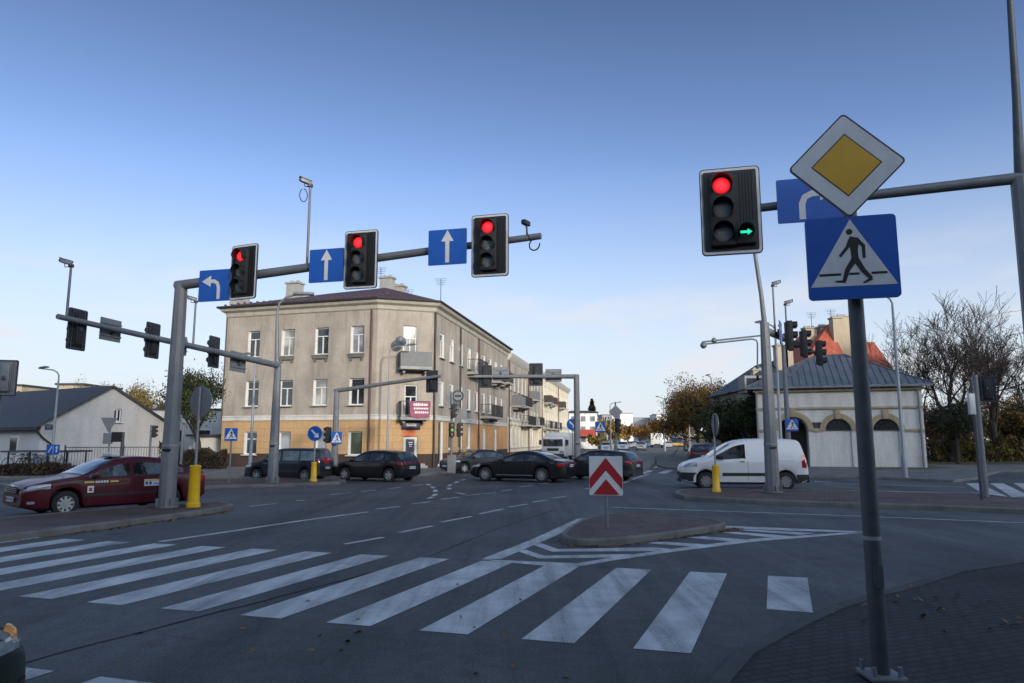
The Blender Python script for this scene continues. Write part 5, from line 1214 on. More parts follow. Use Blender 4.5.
def window(par, A, u, n, o, depth=.13, style='two', frame='trim_white', pane='glass', sill='concrete', fw=.075, sw=.06, wide=False):
    a, b, c, d = o[:4]; ang = math.atan2(u.y, u.x)
    X = Matrix.Translation((A.x + u.x * a - n.x * depth, A.y + u.y * a - n.y * depth, 0)) @ Matrix.Rotation(ang, 4, 'Z')
    w_, h = b - a, d - c; mb = MB()
    for x, z, dx, dz in ((fw / 2, c + h / 2, fw, h), (w_ - fw / 2, c + h / 2, fw, h), (w_ / 2, c + fw / 2, w_ - 2 * fw, fw), (w_ / 2, d - fw / 2, w_ - 2 * fw, fw)):
        mb.box((x, 0, z), (dx, .07, dz), 0, X)
    if style in ('two', 'tee'):
        mb.box((w_ / 2, -.004, c + h * .35), (.07, .07, h * .64 if style == 'tee' else h - fw), 0, X)
        mb.box((w_ / 2, -.008, c + h * .68), (w_ - fw * 2, .07, .06), 0, X)
    f = mb.build('window', frame, par, world=True)
    g = MB(); g.add([(fw, .02, c + fw), (w_ - fw, .02, c + fw), (w_ - fw, .02, d - fw), (fw, .02, d - fw)], [(0, 1, 2, 3)], 0, False, X)
    p_ = g.build('pane', pane, f, world=True)
    if sill:
        s_ = MB(); s_.box((w_ / 2, -depth - .05, c - .03), (w_ + .16, .20 + depth * .4, .05), 0, X); s_.build('sill', sill, f, world=True)
    return f
def poly_part(name, par, polys, mat):
    mb = MB()
    for pl in polys:
        o = len(pl); mb.add(pl, [list(range(o))])
    return mb.build(name, mat, par, world=True)
def band_part(name, par, A, B, z, h, out, mat, ext=.0, thick=None):
    A, B = Vector(A[:2]), Vector(B[:2]); u = (B - A).normalized(); n = Vector((u.y, -u.x)); X = Matrix.Translation((A.x, A.y, 0)) @ Matrix.Rotation(math.atan2(u.y, u.x), 4, 'Z')
    mb = MB(); Lw = (B - A).length; mb.box((Lw / 2, -out / 2 + .02, z + h / 2), (Lw + 2 * ext, out + .04, h), 0, X); return mb.build(name, mat, par, world=True)
def cornice(par, pts, prof, mat, name='cornice'):
    """moulding swept along a plan line with mitred corners; prof: (out, z)"""
    pts = [Vector(p[:2]) for p in pts]; mb = MB(); m = len(prof); rows = []
    for i, p in enumerate(pts):
        e1 = (p - pts[i - 1]).normalized() if i else (pts[1] - p).normalized(); e2 = (pts[i + 1] - p).normalized() if i < len(pts) - 1 else e1
        n1, n2 = Vector((e1.y, -e1.x)), Vector((e2.y, -e2.x)); q = (n1 + n2) / max(.3, 1 + n1.dot(n2))
        rows += [(p.x + q.x * o, p.y + q.y * o, z) for o, z in prof]
    for i in range(len(pts) - 1):
        mb.add(rows[i * m:(i + 2) * m], [(k, k + 1, m + k + 1, m + k) for k in range(m - 1)])
    for i in (0, len(pts) - 1): mb.add(rows[i * m:(i + 1) * m], [list(range(m))])
    return mb.build(name, mat, par, world=True)
def chimney(par, c, w, d, h0, h1, mat='plaster_ochre', rot=0, pots=2):
    X = Matrix.Translation((c[0], c[1], 0)) @ Matrix.Rotation(rot, 4, 'Z'); mb = MB()
    mb.box((0, 0, (h0 + h1) / 2), (w, d, h1 - h0), 0, X); mb.box((0, 0, h1 + .06), (w + .16, d + .16, .13), 1, X)
    for k in range(pots): mb.box(((k + .5) / pots * w - w / 2, 0, h1 + .2), (.2, .2, .16), 1, X)
    return mb.build('chimney', [mat, 'concrete'], par, world=True)
def antenna(par, c, z, h):
    mb = MB(); mb.tube([(c[0], c[1], z), (c[0], c[1], z + h)], .025, 6)
    for k in range(4): mb.tube([(c[0] - .45 + .05 * k, c[1], z + h - .15 * k), (c[0] + .45 - .05 * k, c[1] - .1, z + h - .15 * k)], .014, 5)
    return mb.build('antenna', 'iron', par, world=True)
def balcony(par, A, u, n, uc, w, z, d=1.0, kind='rail', h=.95, mat='iron'):
    X = Matrix.Translation((A.x + u.x * uc, A.y + u.y * uc, z)) @ Matrix.Rotation(math.atan2(u.y, u.x), 4, 'Z')
    s = MB(); s.box((0, -d / 2, -.09), (w, d, .18), 0, X); 
    for x in (-w * .35, w * .35): s.box((x, -d * .3, -.28), (.14, d * .6, .2), 0, X)
    b = s.build('balcony', 'concrete', par, world=True); r = MB()
    if kind == 'rail':
        for x in [(-w / 2 + .03) + i * (w - .06) / max(2, int(w / .14)) for i in range(max(2, int(w / .14)) + 1)]: r.box((x, -d + .04, h / 2), (.022, .022, h), 0, X)
        for y in [-.1 - i * (d - .14) / 6 for i in range(7)]:
            for sg in (-1, 1): r.box((sg * (w / 2 - .03), y, h / 2), (.022, .022, h), 0, X)
        r.box((0, -d + .04, h), (w, .05, .04), 0, X)
        for sg in (-1, 1): r.box((sg * (w / 2 - .03), -d / 2, h), (.05, d - .1, .04), 0, X)
    else:
        r.box((0, -d + .03, h / 2), (w, .05, h), 0, X)
        for sg in (-1, 1): r.box((sg * (w / 2 - .03), -d / 2 + .03, h / 2), (.05, d - .06, h), 0, X)
    r.build('railing', mat, b, world=True); return X

# --- the corner tenement
ZC = 9.9
PL, PR, PC, P3 = G(228, 318, ZC), G(378, 309.2, ZC), G(435.5, 312.5, ZC), G(507.6, 356.4, ZC)
uF = (PR - PL).to_2d().normalized(); uR = (P3 - PC).to_2d().normalized()
HOUSE = thing('corner_tenement', 'beige three storey corner tenement with a yellow ground floor and a cut corner', 'building', (PR.x, PR.y, 0))
LF = (PR - PL).to_2d().length
def upix(px, py, A, u): p = ON(px, py, A, u); return (p.to_2d() - Vector(A[:2])).dot(u), p.z
ZS = 4.05; ZP_ = .95                                                   # string course and plinth heights
_, ZS = upix(300, 418.6, PL, uF); ZS -= .10
bandsF = [(ZP_, 2), (ZS, 1), (99, 0)]
rows = []
z2a, z2b = upix(321, 354.5, PL, uF)[1], upix(321, 327.5, PL, uF)[1]
z1a, z1b = upix(321, 405.5, PL, uF)[1], upix(321, 379, PL, uF)[1]
z0a, z0b = upix(320, 455, PL, uF)[1], upix(320, 431.5, PL, uF)[1]
ops = []
for xs, za, zb_ in ((((248, 260), (281.5, 294.5), (315, 328.5), (350.5, 364)), z2a, z2b), (((245.5, 258.5), (279, 292.5), (313, 327), (349, 364)), z1a, z1b), (((244, 256.5), (278, 290.5), (315, 326.5), (348, 362)), z0a, z0b)):
    for a, b in xs:
        yy = 341 if za == z2a else (393 if za == z1a else 443); ua, ub = upix(a, yy, PL, uF)[0], upix(b, yy, PL, uF)[0]; ops.append((ua, ub, za, zb_))
WM = ['plaster_beige', 'plaster_yellow', 'plinth', 'trim_white']
_, A, u, n = facade(HOUSE, PL, PR, 0, ZC + .2, ops, bandsF, mats=WM, depth=.24, reveal=3)
for i, o in enumerate(ops):
    window(HOUSE, A, u, n, o, style='tee' if i < 9 else 'one', depth=.2, pane=('glass', 'glass_curtain', 'glass', 'glass_pale', 'glass', 'glass', 'glass_curtain', 'glass', 'glass', 'glass_pale', 'glass_pale', 'glass_poster')[i], sill='concrete' if i < 8 else 'trim_white')
# brackets under the upper sills
for o in ops[1:8]:
    if o[2] < 4: continue
    mb = MB(); X = Matrix.Translation((A.x + u.x * o[0], A.y + u.y * o[0], 0)) @ Matrix.Rotation(math.atan2(u.y, u.x), 4, 'Z'); w_ = o[1] - o[0]
    mb.box((w_ / 2, -.07, o[2] - .17), (w_ + .05, .14, .2), 0, X)
    for x in (.1, w_ - .1): mb.box((x, -.05, o[2] - .36), (.12, .1, .2), 0, X)
    mb.build('sill_bracket', 'kerb', HOUSE, world=True)
# cut corner
LC = (PC - PR).to_2d().length; uC = (PC - PR).to_2d().normalized()
c2 = [upix(x, y, PR, uC) for x, y in ((403, 352), (417, 326))]; c1 = [upix(x, y, PR, uC) for x, y in ((404, 420), (417.5, 385))]; d0 = [upix(x, y, PR, uC) for x, y in ((403, 464.5), (417.5, 436.5))]
opc = [(c2[0][0], c2[1][0], c2[0][1] - .9, c2[1][1]), (c1[0][0], c1[1][0], c1[0][1] - .1, c1[1][1]), (d0[0][0], d0[1][0], .18, d0[1][1] + .0)]
_, A, u, n = facade(HOUSE, PR, PC, 0, ZC + .2, opc, bandsF, mats=WM, depth=.2)
window(HOUSE, A, u, n, opc[0], style='tee', pane='glass_pale', sill=None); window(HOUSE, A, u, n, opc[1], style='tee', sill=None)
f = window(HOUSE, A, u, n, opc[2], style='one', pane='glass_pale', sill=None, fw=.16); f.name = 'door'
Xc = Matrix.Translation((A.x, A.y, 0)) @ Matrix.Rotation(math.atan2(u.y, u.x), 4, 'Z')
def onC(px, py): s, z = upix(px, py, PR, uC); return s, z
a = onC(405.5, 440); b = onC(412, 452); mb = MB(); mb.box(((a[0] + b[0]) / 2 + .12, .08, (a[1] + b[1]) / 2), (b[0] - a[0], .02, a[1] - b[1]), 0, Xc)
for k in range(3): mb.box(((a[0] + b[0]) / 2 + .12, .066, a[1] - .15 - k * .12), (.26 - .05 * k, .01, .05), 1, Xc)
mb.tube([Xc @ Vector(((a[0] + b[0]) / 2 + .16, .075, b[1] - .35)), Xc @ Vector(((a[0] + b[0]) / 2 + .16, .06, b[1] - .35))], .2, 16, 2); mb.build('poster', ['navy', 'white_film', 'yellow_film'], f, world=True)
a = onC(402.5, 436); b = onC(415.5, 430.5); mb = MB(); mb.box(((a[0] + b[0]) / 2, -.03, (a[1] + b[1]) / 2), (b[0] - a[0], .05, b[1] - a[1]), 0, Xc); mb.build('door_panel', 'orange_panel', HOUSE, world=True)
a = onC(401.5, 429.3); b = onC(420, 422.5); mb = MB(); mb.box(((a[0] + b[0]) / 2, -.08, (a[1] + b[1]) / 2), (b[0] - a[0], .14, b[1] - a[1]), 0, Xc, .01)
sg = mb.build('shop_sign', 'navy', HOUSE, world=True); mb = MB(); w_ = (b[0] - a[0]); zc = (a[1] + b[1]) / 2 + .03
for k in range(7): mb.box((a[0] + w_ * (.28 + .078 * k), -.155, zc + (.02 if k in (0, 5) else 0)), (w_ * .055, .01, .13 if k not in (0, 5) else .17), 0, Xc)
mb.box((a[0] + w_ * .515, -.152, zc - .005), (w_ * .50, .006, .03), 0, Xc)
mb.build('lettering', 'white_film', sg, world=True)
s, z = onC(412, 466); mb = MB(); mb.box((s - .05, -.45, .19), (1.7, .9, .14), 0, Xc); mb.box((s - .05, -.25, .31), (1.5, .5, .12), 0, Xc); mb.build('doorstep', 'concrete', HOUSE, world=True)
a = onC(396, 368); b = onC(431, 350); XB = balcony(HOUSE, A, u, n, (a[0] + b[0]) / 2, b[0] - a[0] - .25, a[1] + .05, .95, 'solid', .92, 'steel_dark')
a = onC(396, 418); b = onC(429, 402.5); XB = balcony(HOUSE, A, u, n, (a[0] + b[0]) / 2, b[0] - a[0] - .25, a[1] + .05, .95, 'rail', .95)
# the pink banner slung over the lower balcony: lines of illegible white writing
bn = tag(thing('banner', '', 'banner', (0, 0, 0)), 'faded pink banner hung over the lower corner balcony rail', 'banner'); mb = MB(); nx, nz = 14, 7; vs = []
bw_ = 1.35
for j in range(nz + 1):
    for i in range(nx + 1):
        x = (i / nx) * bw_ * (1 - .14 * j / nz) + .22 * j / nz * .6; z = .95 - .95 * j / nz - .10 * math.sin(math.pi * i / nx) * (.3 + j / nz) * .5
        vs.append(XB @ Vector((x - .42, -1.02 - .03 * math.sin(i * 1.3 + j), z)))
mb.add(vs, [(j * (nx + 1) + i, j * (nx + 1) + i + 1, (j + 1) * (nx + 1) + i + 1, (j + 1) * (nx + 1) + i) for j in range(nz) for i in range(nx)], 0, True); cl = mb.build('cloth', 'pink_cloth', bn)
rr_ = random.Random(5)
for j, (x0, x1, hh) in enumerate(((-.15, .75, .17), (-.12, .72, .13), (-.06, .7, .13))):
    x = x0; mb = MB()
    while x < x1:
        ww = rr_.uniform(.06, .12); mb.box((x + ww / 2, -1.065, .74 - j * .235), (ww, .008, hh * rr_.uniform(.7, 1)), 0, XB); x += ww + .03
    mb.build('lettering', 'white_film', cl)
# dish
s, z = onC(398.5, 343); t = XB; mb = MB(); c = A + u * s + n * .9
Xd = Matrix.Translation((c.x, c.y, z)) @ Matrix.Rotation(R(25), 4, 'Z') @ Matrix.Rotation(R(-20), 4, 'X')
mb.lathe([(.0001, .10), (.20, .06), (.33, 0), (.35, 0), (.20, .075), (.0001, .115)], 22, 0, 'y', (0, 0, 0), Xd); mb.tube([Xd @ Vector((0, 0, -.35)), Xd @ Vector((0, -.4, -.05))], .015, 6); mb.tube([(c.x, c.y, z), (A.x + u.x * s, A.y + u.y * s, z - .25)], .025, 6)
tag(mb.build('satellite_dish', 'steel_dark'), 'dark round satellite dish at the upper corner balcony', 'satellite dish')
# long side along the far road
LR = 58.0; P5 = PC.to_2d() + uR * LR; P3L = (P3 - PC).to_2d().length; P4L = P3L + 22.5
def long_ops(s0, s1, first, step, skip=()):
    o = []; s = first; k = 0
    while s < s1 - .8:
        if k not in skip: o.append((s - .5, s + .5))
        s += step; k += 1
    return o
opr = []
def side_px(px): return upix(px, 400, PC, uR)[0]
wx = [side_px(x) for x in (441, 451, 460.3, 468.7, 476.3, 483.4, 489.7, 495.5, 501)]
z2r = (upix(441, 358, PC, uR)[1], upix(441, 333, PC, uR)[1]); z1r = (upix(441, 406, PC, uR)[1], upix(441, 381, PC, uR)[1])
for s in wx:
    opr += [(s - .5, s + .5, z2r[0], z2r[1]), (s - .5, s + .5, z1r[0], z1r[1])]
for k, s in enumerate(wx[:4]): opr.append((s - .5, s + .5, 1.15 if k else .15, 3.1))
opr += [(wx[5] - .3, wx[5] + .7, .15, 2.7), (wx[7] - .5, wx[7] + .4, .15, 2.7)]
SPL = (wx[3] + wx[4]) / 2; PM = PC.to_2d() + uR * SPL
rp_ = random.Random(21); PANES = ['glass', 'glass', 'glass_pale', 'glass_curtain']
WM2 = ['plaster_beige', 'plaster_orange', 'plinth', 'trim_white']
for (pa_, pb_, lo, hi, wm) in ((PC, PM, -1, SPL, WM), (PM, P3, SPL, 99, WM2)):
    part = [(o[0] - max(0, lo), o[1] - max(0, lo), o[2], o[3]) for o in opr if lo < (o[0] + o[1]) / 2 < hi]
    _, A, u, n = facade(HOUSE, pa_, pb_, 0, ZC + .2, part, bandsF, mats=wm, depth=.2, reveal=3)
    for i, o in enumerate(part): window(HOUSE, A, u, n, o, style='tee' if o[2] > 4 else 'one', sill='concrete', fw=.13, pane=rp_.choice(PANES), depth=.09)
A = PC.to_2d()
AR, uRR, nR = A, u, n
for s, z, w_, k, m_ in ((wx[3] + .9, z2r[0] - .25, 3.0, 'rail', 'iron'), (wx[6] + 1.0, z2r[0] - .3, 2.6, 'rail', 'iron'), (wx[5] + 1.1, z1r[0] - .3, 4.6, 'rail', 'iron'), (wx[8] - .2, z2r[0] - .1, 2.4, 'solid', 'wood_dark')): balcony(HOUSE, A, u, n, s, w_, z, 1.0, k, mat=m_)
for s, mt, hh in ((6.1, 'pipe_dark', 1), (11.9, 'pipe_brown', 1)):
    mb = MB(); q = A + u * s + n * .1; mb.tube([(q.x, q.y, .1), (q.x, q.y, ZC)], .06, 8); mb.build('downpipe', mt, HOUSE, world=True)
for p_, mt in ((PR - (PR - PL).normalized() * .35, 'pipe_brown'), (PC, 'pipe_dark')):
    q = Vector(p_[:2]) + (Vector((uF.y, -uF.x)) if p_ is not PC else (Vector((uC.y, -uC.x)))) * .1; mb = MB(); mb.tube([(q.x, q.y, .1), (q.x, q.y, ZC)], .065, 8); mb.build('downpipe', mt, HOUSE, world=True)
q = PL.to_2d() + Vector((uF.y, -uF.x)) * .08; mb = MB(); mb.tube([(q.x, q.y, ZS), (q.x, q.y, ZC)], .05, 8); mb.build('downpipe', 'pipe_dark', HOUSE, world=True)
back = Vector((-uF.y, uF.x)); PLb = PL.to_2d() + back * 14
facade(HOUSE, PLb, PL, 0, ZC + .2, [], bandsF, mats=WM)
path = [PLb, PL, PR, PC, P3]
cornice(HOUSE, path, [(.0, ZS - .02), (.07, ZS), (.07, ZS + .22), (.10, ZS + .24), (.0, ZS + .32)], 'string_white', 'string_course')
cornice(HOUSE, path, [(0, ZC - .02), (.08, ZC + .05), (.12, ZC + .28), (.32, ZC + .40), (.42, ZC + .62), (.42, ZC + .68), (0, ZC + .70)], 'string_beige')
ZE = ZC + .68
# roof: low hips over the front wing and along the long side
e = [Vector(p[:2]) for p in path]; nrm = lambda a, b: Vector(((b - a).normalized().y, -(b - a).normalized().x))
E0 = e[1] + nrm(e[1], e[2]) * .5 - uF * .5; E1 = e[2] + (nrm(e[1], e[2]) + nrm(e[2], e[3])).normalized() * .5; E2 = e[3] + (nrm(e[2], e[3]) + nrm(e[3], e[4])).normalized() * .5; E3 = e[4] + nrm(e[3], e[4]) * .5; E0b = PLb - uF * .5
hr = 1.75; inn = -Vector((uRR.y, -uRR.x)); ridgeF = E1 + back * 5.2 + (inn * 2.0); rL = E0 + back * 5.6 + uF * 5.0; rE = E3 + inn * 5.6; rb = PLb + uF * 5.0
v3 = lambda p, z: (p.x, p.y, z)
poly_part('roof', HOUSE, [[v3(E0, ZE), v3(E1, ZE), v3(ridgeF, ZE + hr), v3(rL, ZE + hr)], [v3(E1, ZE), v3(E2, ZE), v3(ridgeF, ZE + hr)], [v3(E2, ZE), v3(E3, ZE), v3(rE, ZE + hr), v3(ridgeF, ZE + hr)], [v3(E0b, ZE), v3(E0, ZE), v3(rL, ZE + hr), v3(rb, ZE + hr)],
    [v3(rE, ZE + hr), v3(ridgeF, ZE + hr), v3(ridgeF + inn * 6 + uRR * 3, ZE), v3(rE + inn * 6, ZE)], [v3(rL, ZE + hr), v3(rb, ZE + hr), v3(rb + uF * 6, ZE), v3(rL + uF * 6 + back * 5, ZE)], [v3(ridgeF, ZE + hr), v3(rL, ZE + hr), v3(rL + uF * 6 + back * 5, ZE), v3(ridgeF + inn * 6 + uRR * 3, ZE)]], 'roof_brown')
mb = MB()
for a, b in ((E0, E1), (E1, E2), (E2, E3), (E0b, E0)):
    mb.tube([v3(a, ZE - .03), v3(b, ZE - .03)], .075, 8)
mb.build('gutter', 'pipe_dark', HOUSE, world=True)
mb = MB(); m_ = int((E1 - E0).length / .5)
for rowi, back_k in enumerate((.55, 1.5)):
    for k in range(m_):
        q = E0.lerp(E1, (k + .5 * rowi + .4) / m_) + back * back_k; z = ZE + hr * back_k / 5.4 + .02; mb.box((q.x, q.y, z), (.14, .10, .12), 0)
mb.build('snow_guards', 'roof_brown', HOUSE, world=True)
for px, py, k, w_ in ((240, 293, 3.6, 1.2), (295, 284.5, 3.6, 1.0), (387.5, 279, 4.4, .9), (399, 287.5, 5.0, .9)):
    Y = 46.0 + k * .95; p_ = AT(px, py, Y); chimney(HOUSE, (p_.x, p_.y), w_, .7, ZE + .8, p_.z, 'concrete', math.atan2(uF.y, uF.x))
for px, py, Y in ((381, 268, 52), (441, 279, 52), (408, 290, 52)):
    p_ = AT(px, py, Y); antenna(HOUSE, p_, ZE + 1.4, p_.z - ZE - 1.4)
# --- the next two houses in the row
def row_house(label, s0, s1, zc, wall, low, group, roofm, step, bal, win_frame='trim_white'):
    a, b = PC.to_2d() + uR * s0, PC.to_2d() + uR * s1; t = thing('terraced_tenement', label, 'building', (a.x, a.y, 0), 0, group)
    o = []; s = 1.6
    while s < s1 - s0 - 1:
        for z in (zc - 2.9, zc - 6.3): o.append((s - .5, s + .5, z, z + 1.9))
        o.append((s - .55, s + .55, 1.0, 3.0)); s += step
    _, A_, u_, n_ = facade(t, a, b, 0, zc + .2, o, [(.6, 2), (3.7, 1), (99, 0)], mats=[wall, low, 'plinth', 'trim_white'], depth=.18)
    for k, q in enumerate(o): window(t, A_, u_, n_, q, style='tee' if k % 3 != 2 else 'one', fw=.09, depth=.12, frame=win_frame, pane=rp_.choice(PANES))
    for s, z, w_, kd, mt in bal: balcony(t, A_, u_, n_, s, w_, z, 1.0, kd, mat=mt)
    cornice(t, [a, b], [(0, zc - .1), (.1, zc), (.3, zc + .25), (.45, zc + .5), (.45, zc + .6), (0, zc + .62)], 'string_white'); cornice(t, [a, b], [(0, 3.7), (.08, 3.72), (.08, 3.95), (0, 4.0)], 'string_white', 'string_course')
    iv = -n_; q = 1.9
    poly_part('roof', t, [[v3(a + n_ * .5, zc + .6), v3(b + n_ * .5, zc + .6), v3(b + iv * 5.5, zc + .6 + q), v3(a + iv * 5.5, zc + .6 + q)], [v3(a + iv * 5.5, zc + .6 + q), v3(b + iv * 5.5, zc + .6 + q), v3(b + iv * 11, zc + .6), v3(a + iv * 11, zc + .6)]], roofm)
    facade(t, b, b + iv * 11, 0, zc + .6, [], [(99, 0)], mats=[wall], name='side_wall'); facade(t, a + iv * 11, a, 3, zc + .6, [], [(99, 0)], mats=[wall], name='side_wall')
    for k in (.25, .6, .85): c_ = a.lerp(b, k) + iv * 4.6; chimney(t, c_, 1.2, .7, zc + 1, zc + 3.3, 'plaster_ochre', math.atan2(u_.y, u_.x))
    for k in (.02, .55): q_ = a.lerp(b, k) + n_ * .1; mb = MB(); mb.tube([(q_.x, q_.y, .1), (q_.x, q_.y, zc)], .06, 8); mb.build('downpipe', 'pipe_brown', t, world=True)
row_house('grey beige terraced tenement right behind the corner one, with dark balconies', P3L + .02, P4L, 9.6, 'plaster_beige', 'plaster_cream', None, 'roof_brown', 2.3, [(3.4, 5.2, 2.6, 'solid', 'steel'), (9.5, 3.4, 5.0, 'rail', 'iron'), (6, 5.3, 6.5, 'rail', 'iron'), (14, 6.4, 3.0, 'solid', 'steel'), (17, 3.5, 4, 'rail', 'iron')])
row_house('sunlit cream tenement at the far end of the left row, plants on its balconies', P4L + .02, P4L + 34, 9.9, 'plaster_cream', 'plaster_cream', None, 'roof_dark', 2.6, [(4, 6.7, 2.6, 'solid', 'wood_dark'), (9, 6.7, 2.6, 'solid', 'wood_dark'), (20, 6.7, 2.6, 'solid', 'wood_dark'), (3.2, 3.3, 2.6, 'rail', 'iron'), (8.5, 3.3, 2.6, 'rail', 'iron'), (14, 3.3, 2.6, 'rail', 'iron')])

# --- white house with arches on the right
YA = 47.2; A0 = AT(759, 467, YA).to_2d(); uA = Vector((.945, -.327)); A1 = ON(927.5, 465.5, A0, uA).to_2d(); nA = Vector((uA.y, -uA.x)); LA = (A1 - A0).length
ARC = thing('arcaded_house', 'low white house with tan round arches and a grey metal hip roof', 'building', (A0.x, A0.y, 0))
zE = ON(850, 390.5, A0, uA).z
ux = lambda px: upix(px, 440, A0, uA)[0]; uz = lambda py: upix(850, py, A0, uA)[1]
zsp = uz(430.5); arches = [(ux(779), ux(809), True), (ux(826), ux(852), False), (ux(874), ux(900), False)]
mb = MB(); Pw = lambda s, z, d=0: (A0.x + uA.x * s - nA.x * d, A0.y + uA.y * s - nA.y * d, z)
def arc_pts(a, b, z, k=14, grow=0): c = (a + b) / 2; r = (b - a) / 2 + grow; return [(c + r * math.cos(math.pi - math.pi * i / k), z + r * math.sin(math.pi * i / k)) for i in range(k + 1)]
prev = 0.0; ztop = zE + .1
for a, b, opn in arches:
    mb.quad(Pw(prev, 0), Pw(a, 0), Pw(a, ztop), Pw(prev, ztop)); pts = arc_pts(a, b, zsp)
    for (x0, q0), (x1, q1) in zip(pts, pts[1:]):
        mb.quad(Pw(x0, q0), Pw(x1, q1), Pw(x1, ztop), Pw(x0, ztop)); dp = 2.2 if opn else .14; mb.quad(Pw(x0, q0), Pw(x1, q1), Pw(x1, q1, dp), Pw(x0, q0, dp))
    dp = 2.2 if opn else .14
    for x in (a, b): mb.quad(Pw(x, 0), Pw(x, 0, dp), Pw(x, zsp, dp), Pw(x, zsp))
    if not opn: mb.quad(Pw(a, 0, .14), Pw(b, 0, .14), Pw(b, zsp, .14), Pw(a, zsp, .14))
    else: mb.quad(Pw(a - .3, 0, 2.2), Pw(b + .3, 0, 2.2), Pw(b + .3, zsp + 1.4, 2.2), Pw(a - .3, zsp + 1.4, 2.2), 1)
    prev = b
mb.quad(Pw(prev, 0), Pw(LA, 0), Pw(LA, ztop), Pw(prev, ztop))
for s, sg in ((0, 1), (LA, 1)): mb.quad(Pw(s, 0), Pw(s, 0, 9), Pw(s, ztop, 9), Pw(s, ztop))
mb.build('wall', ['plaster_whitewash', 'wood_dark'], ARC, world=True)
for a, b, opn in arches:
    g = MB(); o1, o2 = arc_pts(a, b, zsp, 16, .02), arc_pts(a, b, zsp, 16, .34); m_ = len(o1)
    for y, flip in ((-.09, 0),):
        vs = [Pw(x, z, y) for x, z in o1] + [Pw(x, z, y) for x, z in o2] + [Pw(x, z, .01) for x, z in o1] + [Pw(x, z, .01) for x, z in o2]
        g.add(vs, [(i, i + 1, m_ + i + 1, m_ + i) for i in range(m_ - 1)] + [(i, i + 1, 2 * m_ + i + 1, 2 * m_ + i) for i in range(m_ - 1)] + [(m_ + i, m_ + i + 1, 3 * m_ + i + 1, 3 * m_ + i) for i in range(m_ - 1)])
    X = Matrix.Translation((A0.x, A0.y, 0)) @ Matrix.Rotation(math.atan2(uA.y, uA.x), 4, 'Z'); c_ = (a + b) / 2; g.box((c_, -.08, zsp + (b - a) / 2 + .28), (.34, .18, .62), 0, X, .02)
    g.build('arch_trim', 'plaster_tan', ARC, world=True)
    if not opn:
        f = MB(); pts = arc_pts(a, b, zsp)
        f.add([Pw(x, z, .10) for x, z in pts], [list(range(len(pts)))]); w_ = f.build('fanlight', 'glass', ARC, world=True)
        f = MB(); r = (b - a) / 2
        for k in range(1, 6): an = math.pi * k / 6; f.tube([Pw(c_, zsp + .02, .07), Pw(c_ + r * math.cos(an), zsp + r * math.sin(an), .07)], .02, 5)
        for rr in (.45, .75): f.tube([Pw(c_ + r * rr * math.cos(math.pi * i / 14), zsp + r * rr * math.sin(math.pi * i / 14), .07) for i in range(15)], .018, 5)
        f.tube([Pw(a, zsp + .03, .07), Pw(b, zsp + .03, .07)], .03, 5); f.build('bars', 'iron', w_, world=True)
segs = [0.0] + [x for a, b, _ in arches for x in (a - .34, b + .34)] + [LA]
mb = MB(); X = Matrix.Translation((A0.x, A0.y, 0)) @ Matrix.Rotation(math.atan2(uA.y, uA.x), 4, 'Z')
for s0, s1 in zip(segs[0::2], segs[1::2]):
    if s1 - s0 > .05: mb.box(((s0 + s1) / 2, -.04, zsp), (s1 - s0, .10, .16), 0, X)
mb.box((LA / 2, -.05, uz(407.8)), (LA + .1, .12, .14), 0, X); mb.box((LA / 2, -.10, zE + .06), (LA + .3, .26, .16), 0, X)
for k in range(int(LA / .45)): mb.box((.2 + k * .45, -.22, zE + .2), (.16, .3, .14), 0, X)
mb.build('string_course', 'plaster_tan', ARC, world=True)
a_, b_ = upix(811.5, 428, A0, uA), upix(821, 422.3, A0, uA); mb = MB(); mb.box(((a_[0] + b_[0]) / 2, -.03, (a_[1] + b_[1]) / 2), (b_[0] - a_[0], .05, b_[1] - a_[1]), 0, X)
for k in range(3): mb.box(((a_[0] + b_[0]) / 2, -.058, b_[1] - .09 - .09 * k), ((b_[0] - a_[0]) * (.5 if k else .3), .006, .02), 1, X)
mb.build('plaque', ['black', 'sign_back'], ARC, world=True)
for px in (758.5, 921.5):
    mb = MB(); s = ux(px); q = A0 + uA * s + nA * .16; mb.tube([(q.x, q.y, .15), (q.x, q.y, zE)], .07, 8); mb.build('downpipe', 'sign_back', ARC, world=True)
e = .55; C = [Pw(-e, 0, -e), Pw(LA + e, 0, -e), Pw(LA + e, 0, 9 + e), Pw(-e, 0, 9 + e)]; zz_ = zE + .32
pk = AT(834, 356, YA + 3.0); r0, r1 = Vector(Pw(ux(826) + .0, 0, 4.5)), Vector(Pw(ux(858), 0, 4.5)); zr = pk.z
V = lambda p, z: (p[0], p[1], z)
poly_part('roof', ARC, [[V(C[0], zz_), V(C[1], zz_), V(r1, zr), V(r0, zr)], [V(C[1], zz_), V(C[2], zz_), V(r1, zr)], [V(C[2], zz_), V(C[3], zz_), V(r0, zr), V(r1, zr)], [V(C[3], zz_), V(C[0], zz_), V(r0, zr)], [V(C[0], zz_), V(C[1], zz_), V(C[1], zz_ - .14), V(C[0], zz_ - .14)]], 'roof_zinc')
mb = MB(); n_ = 26
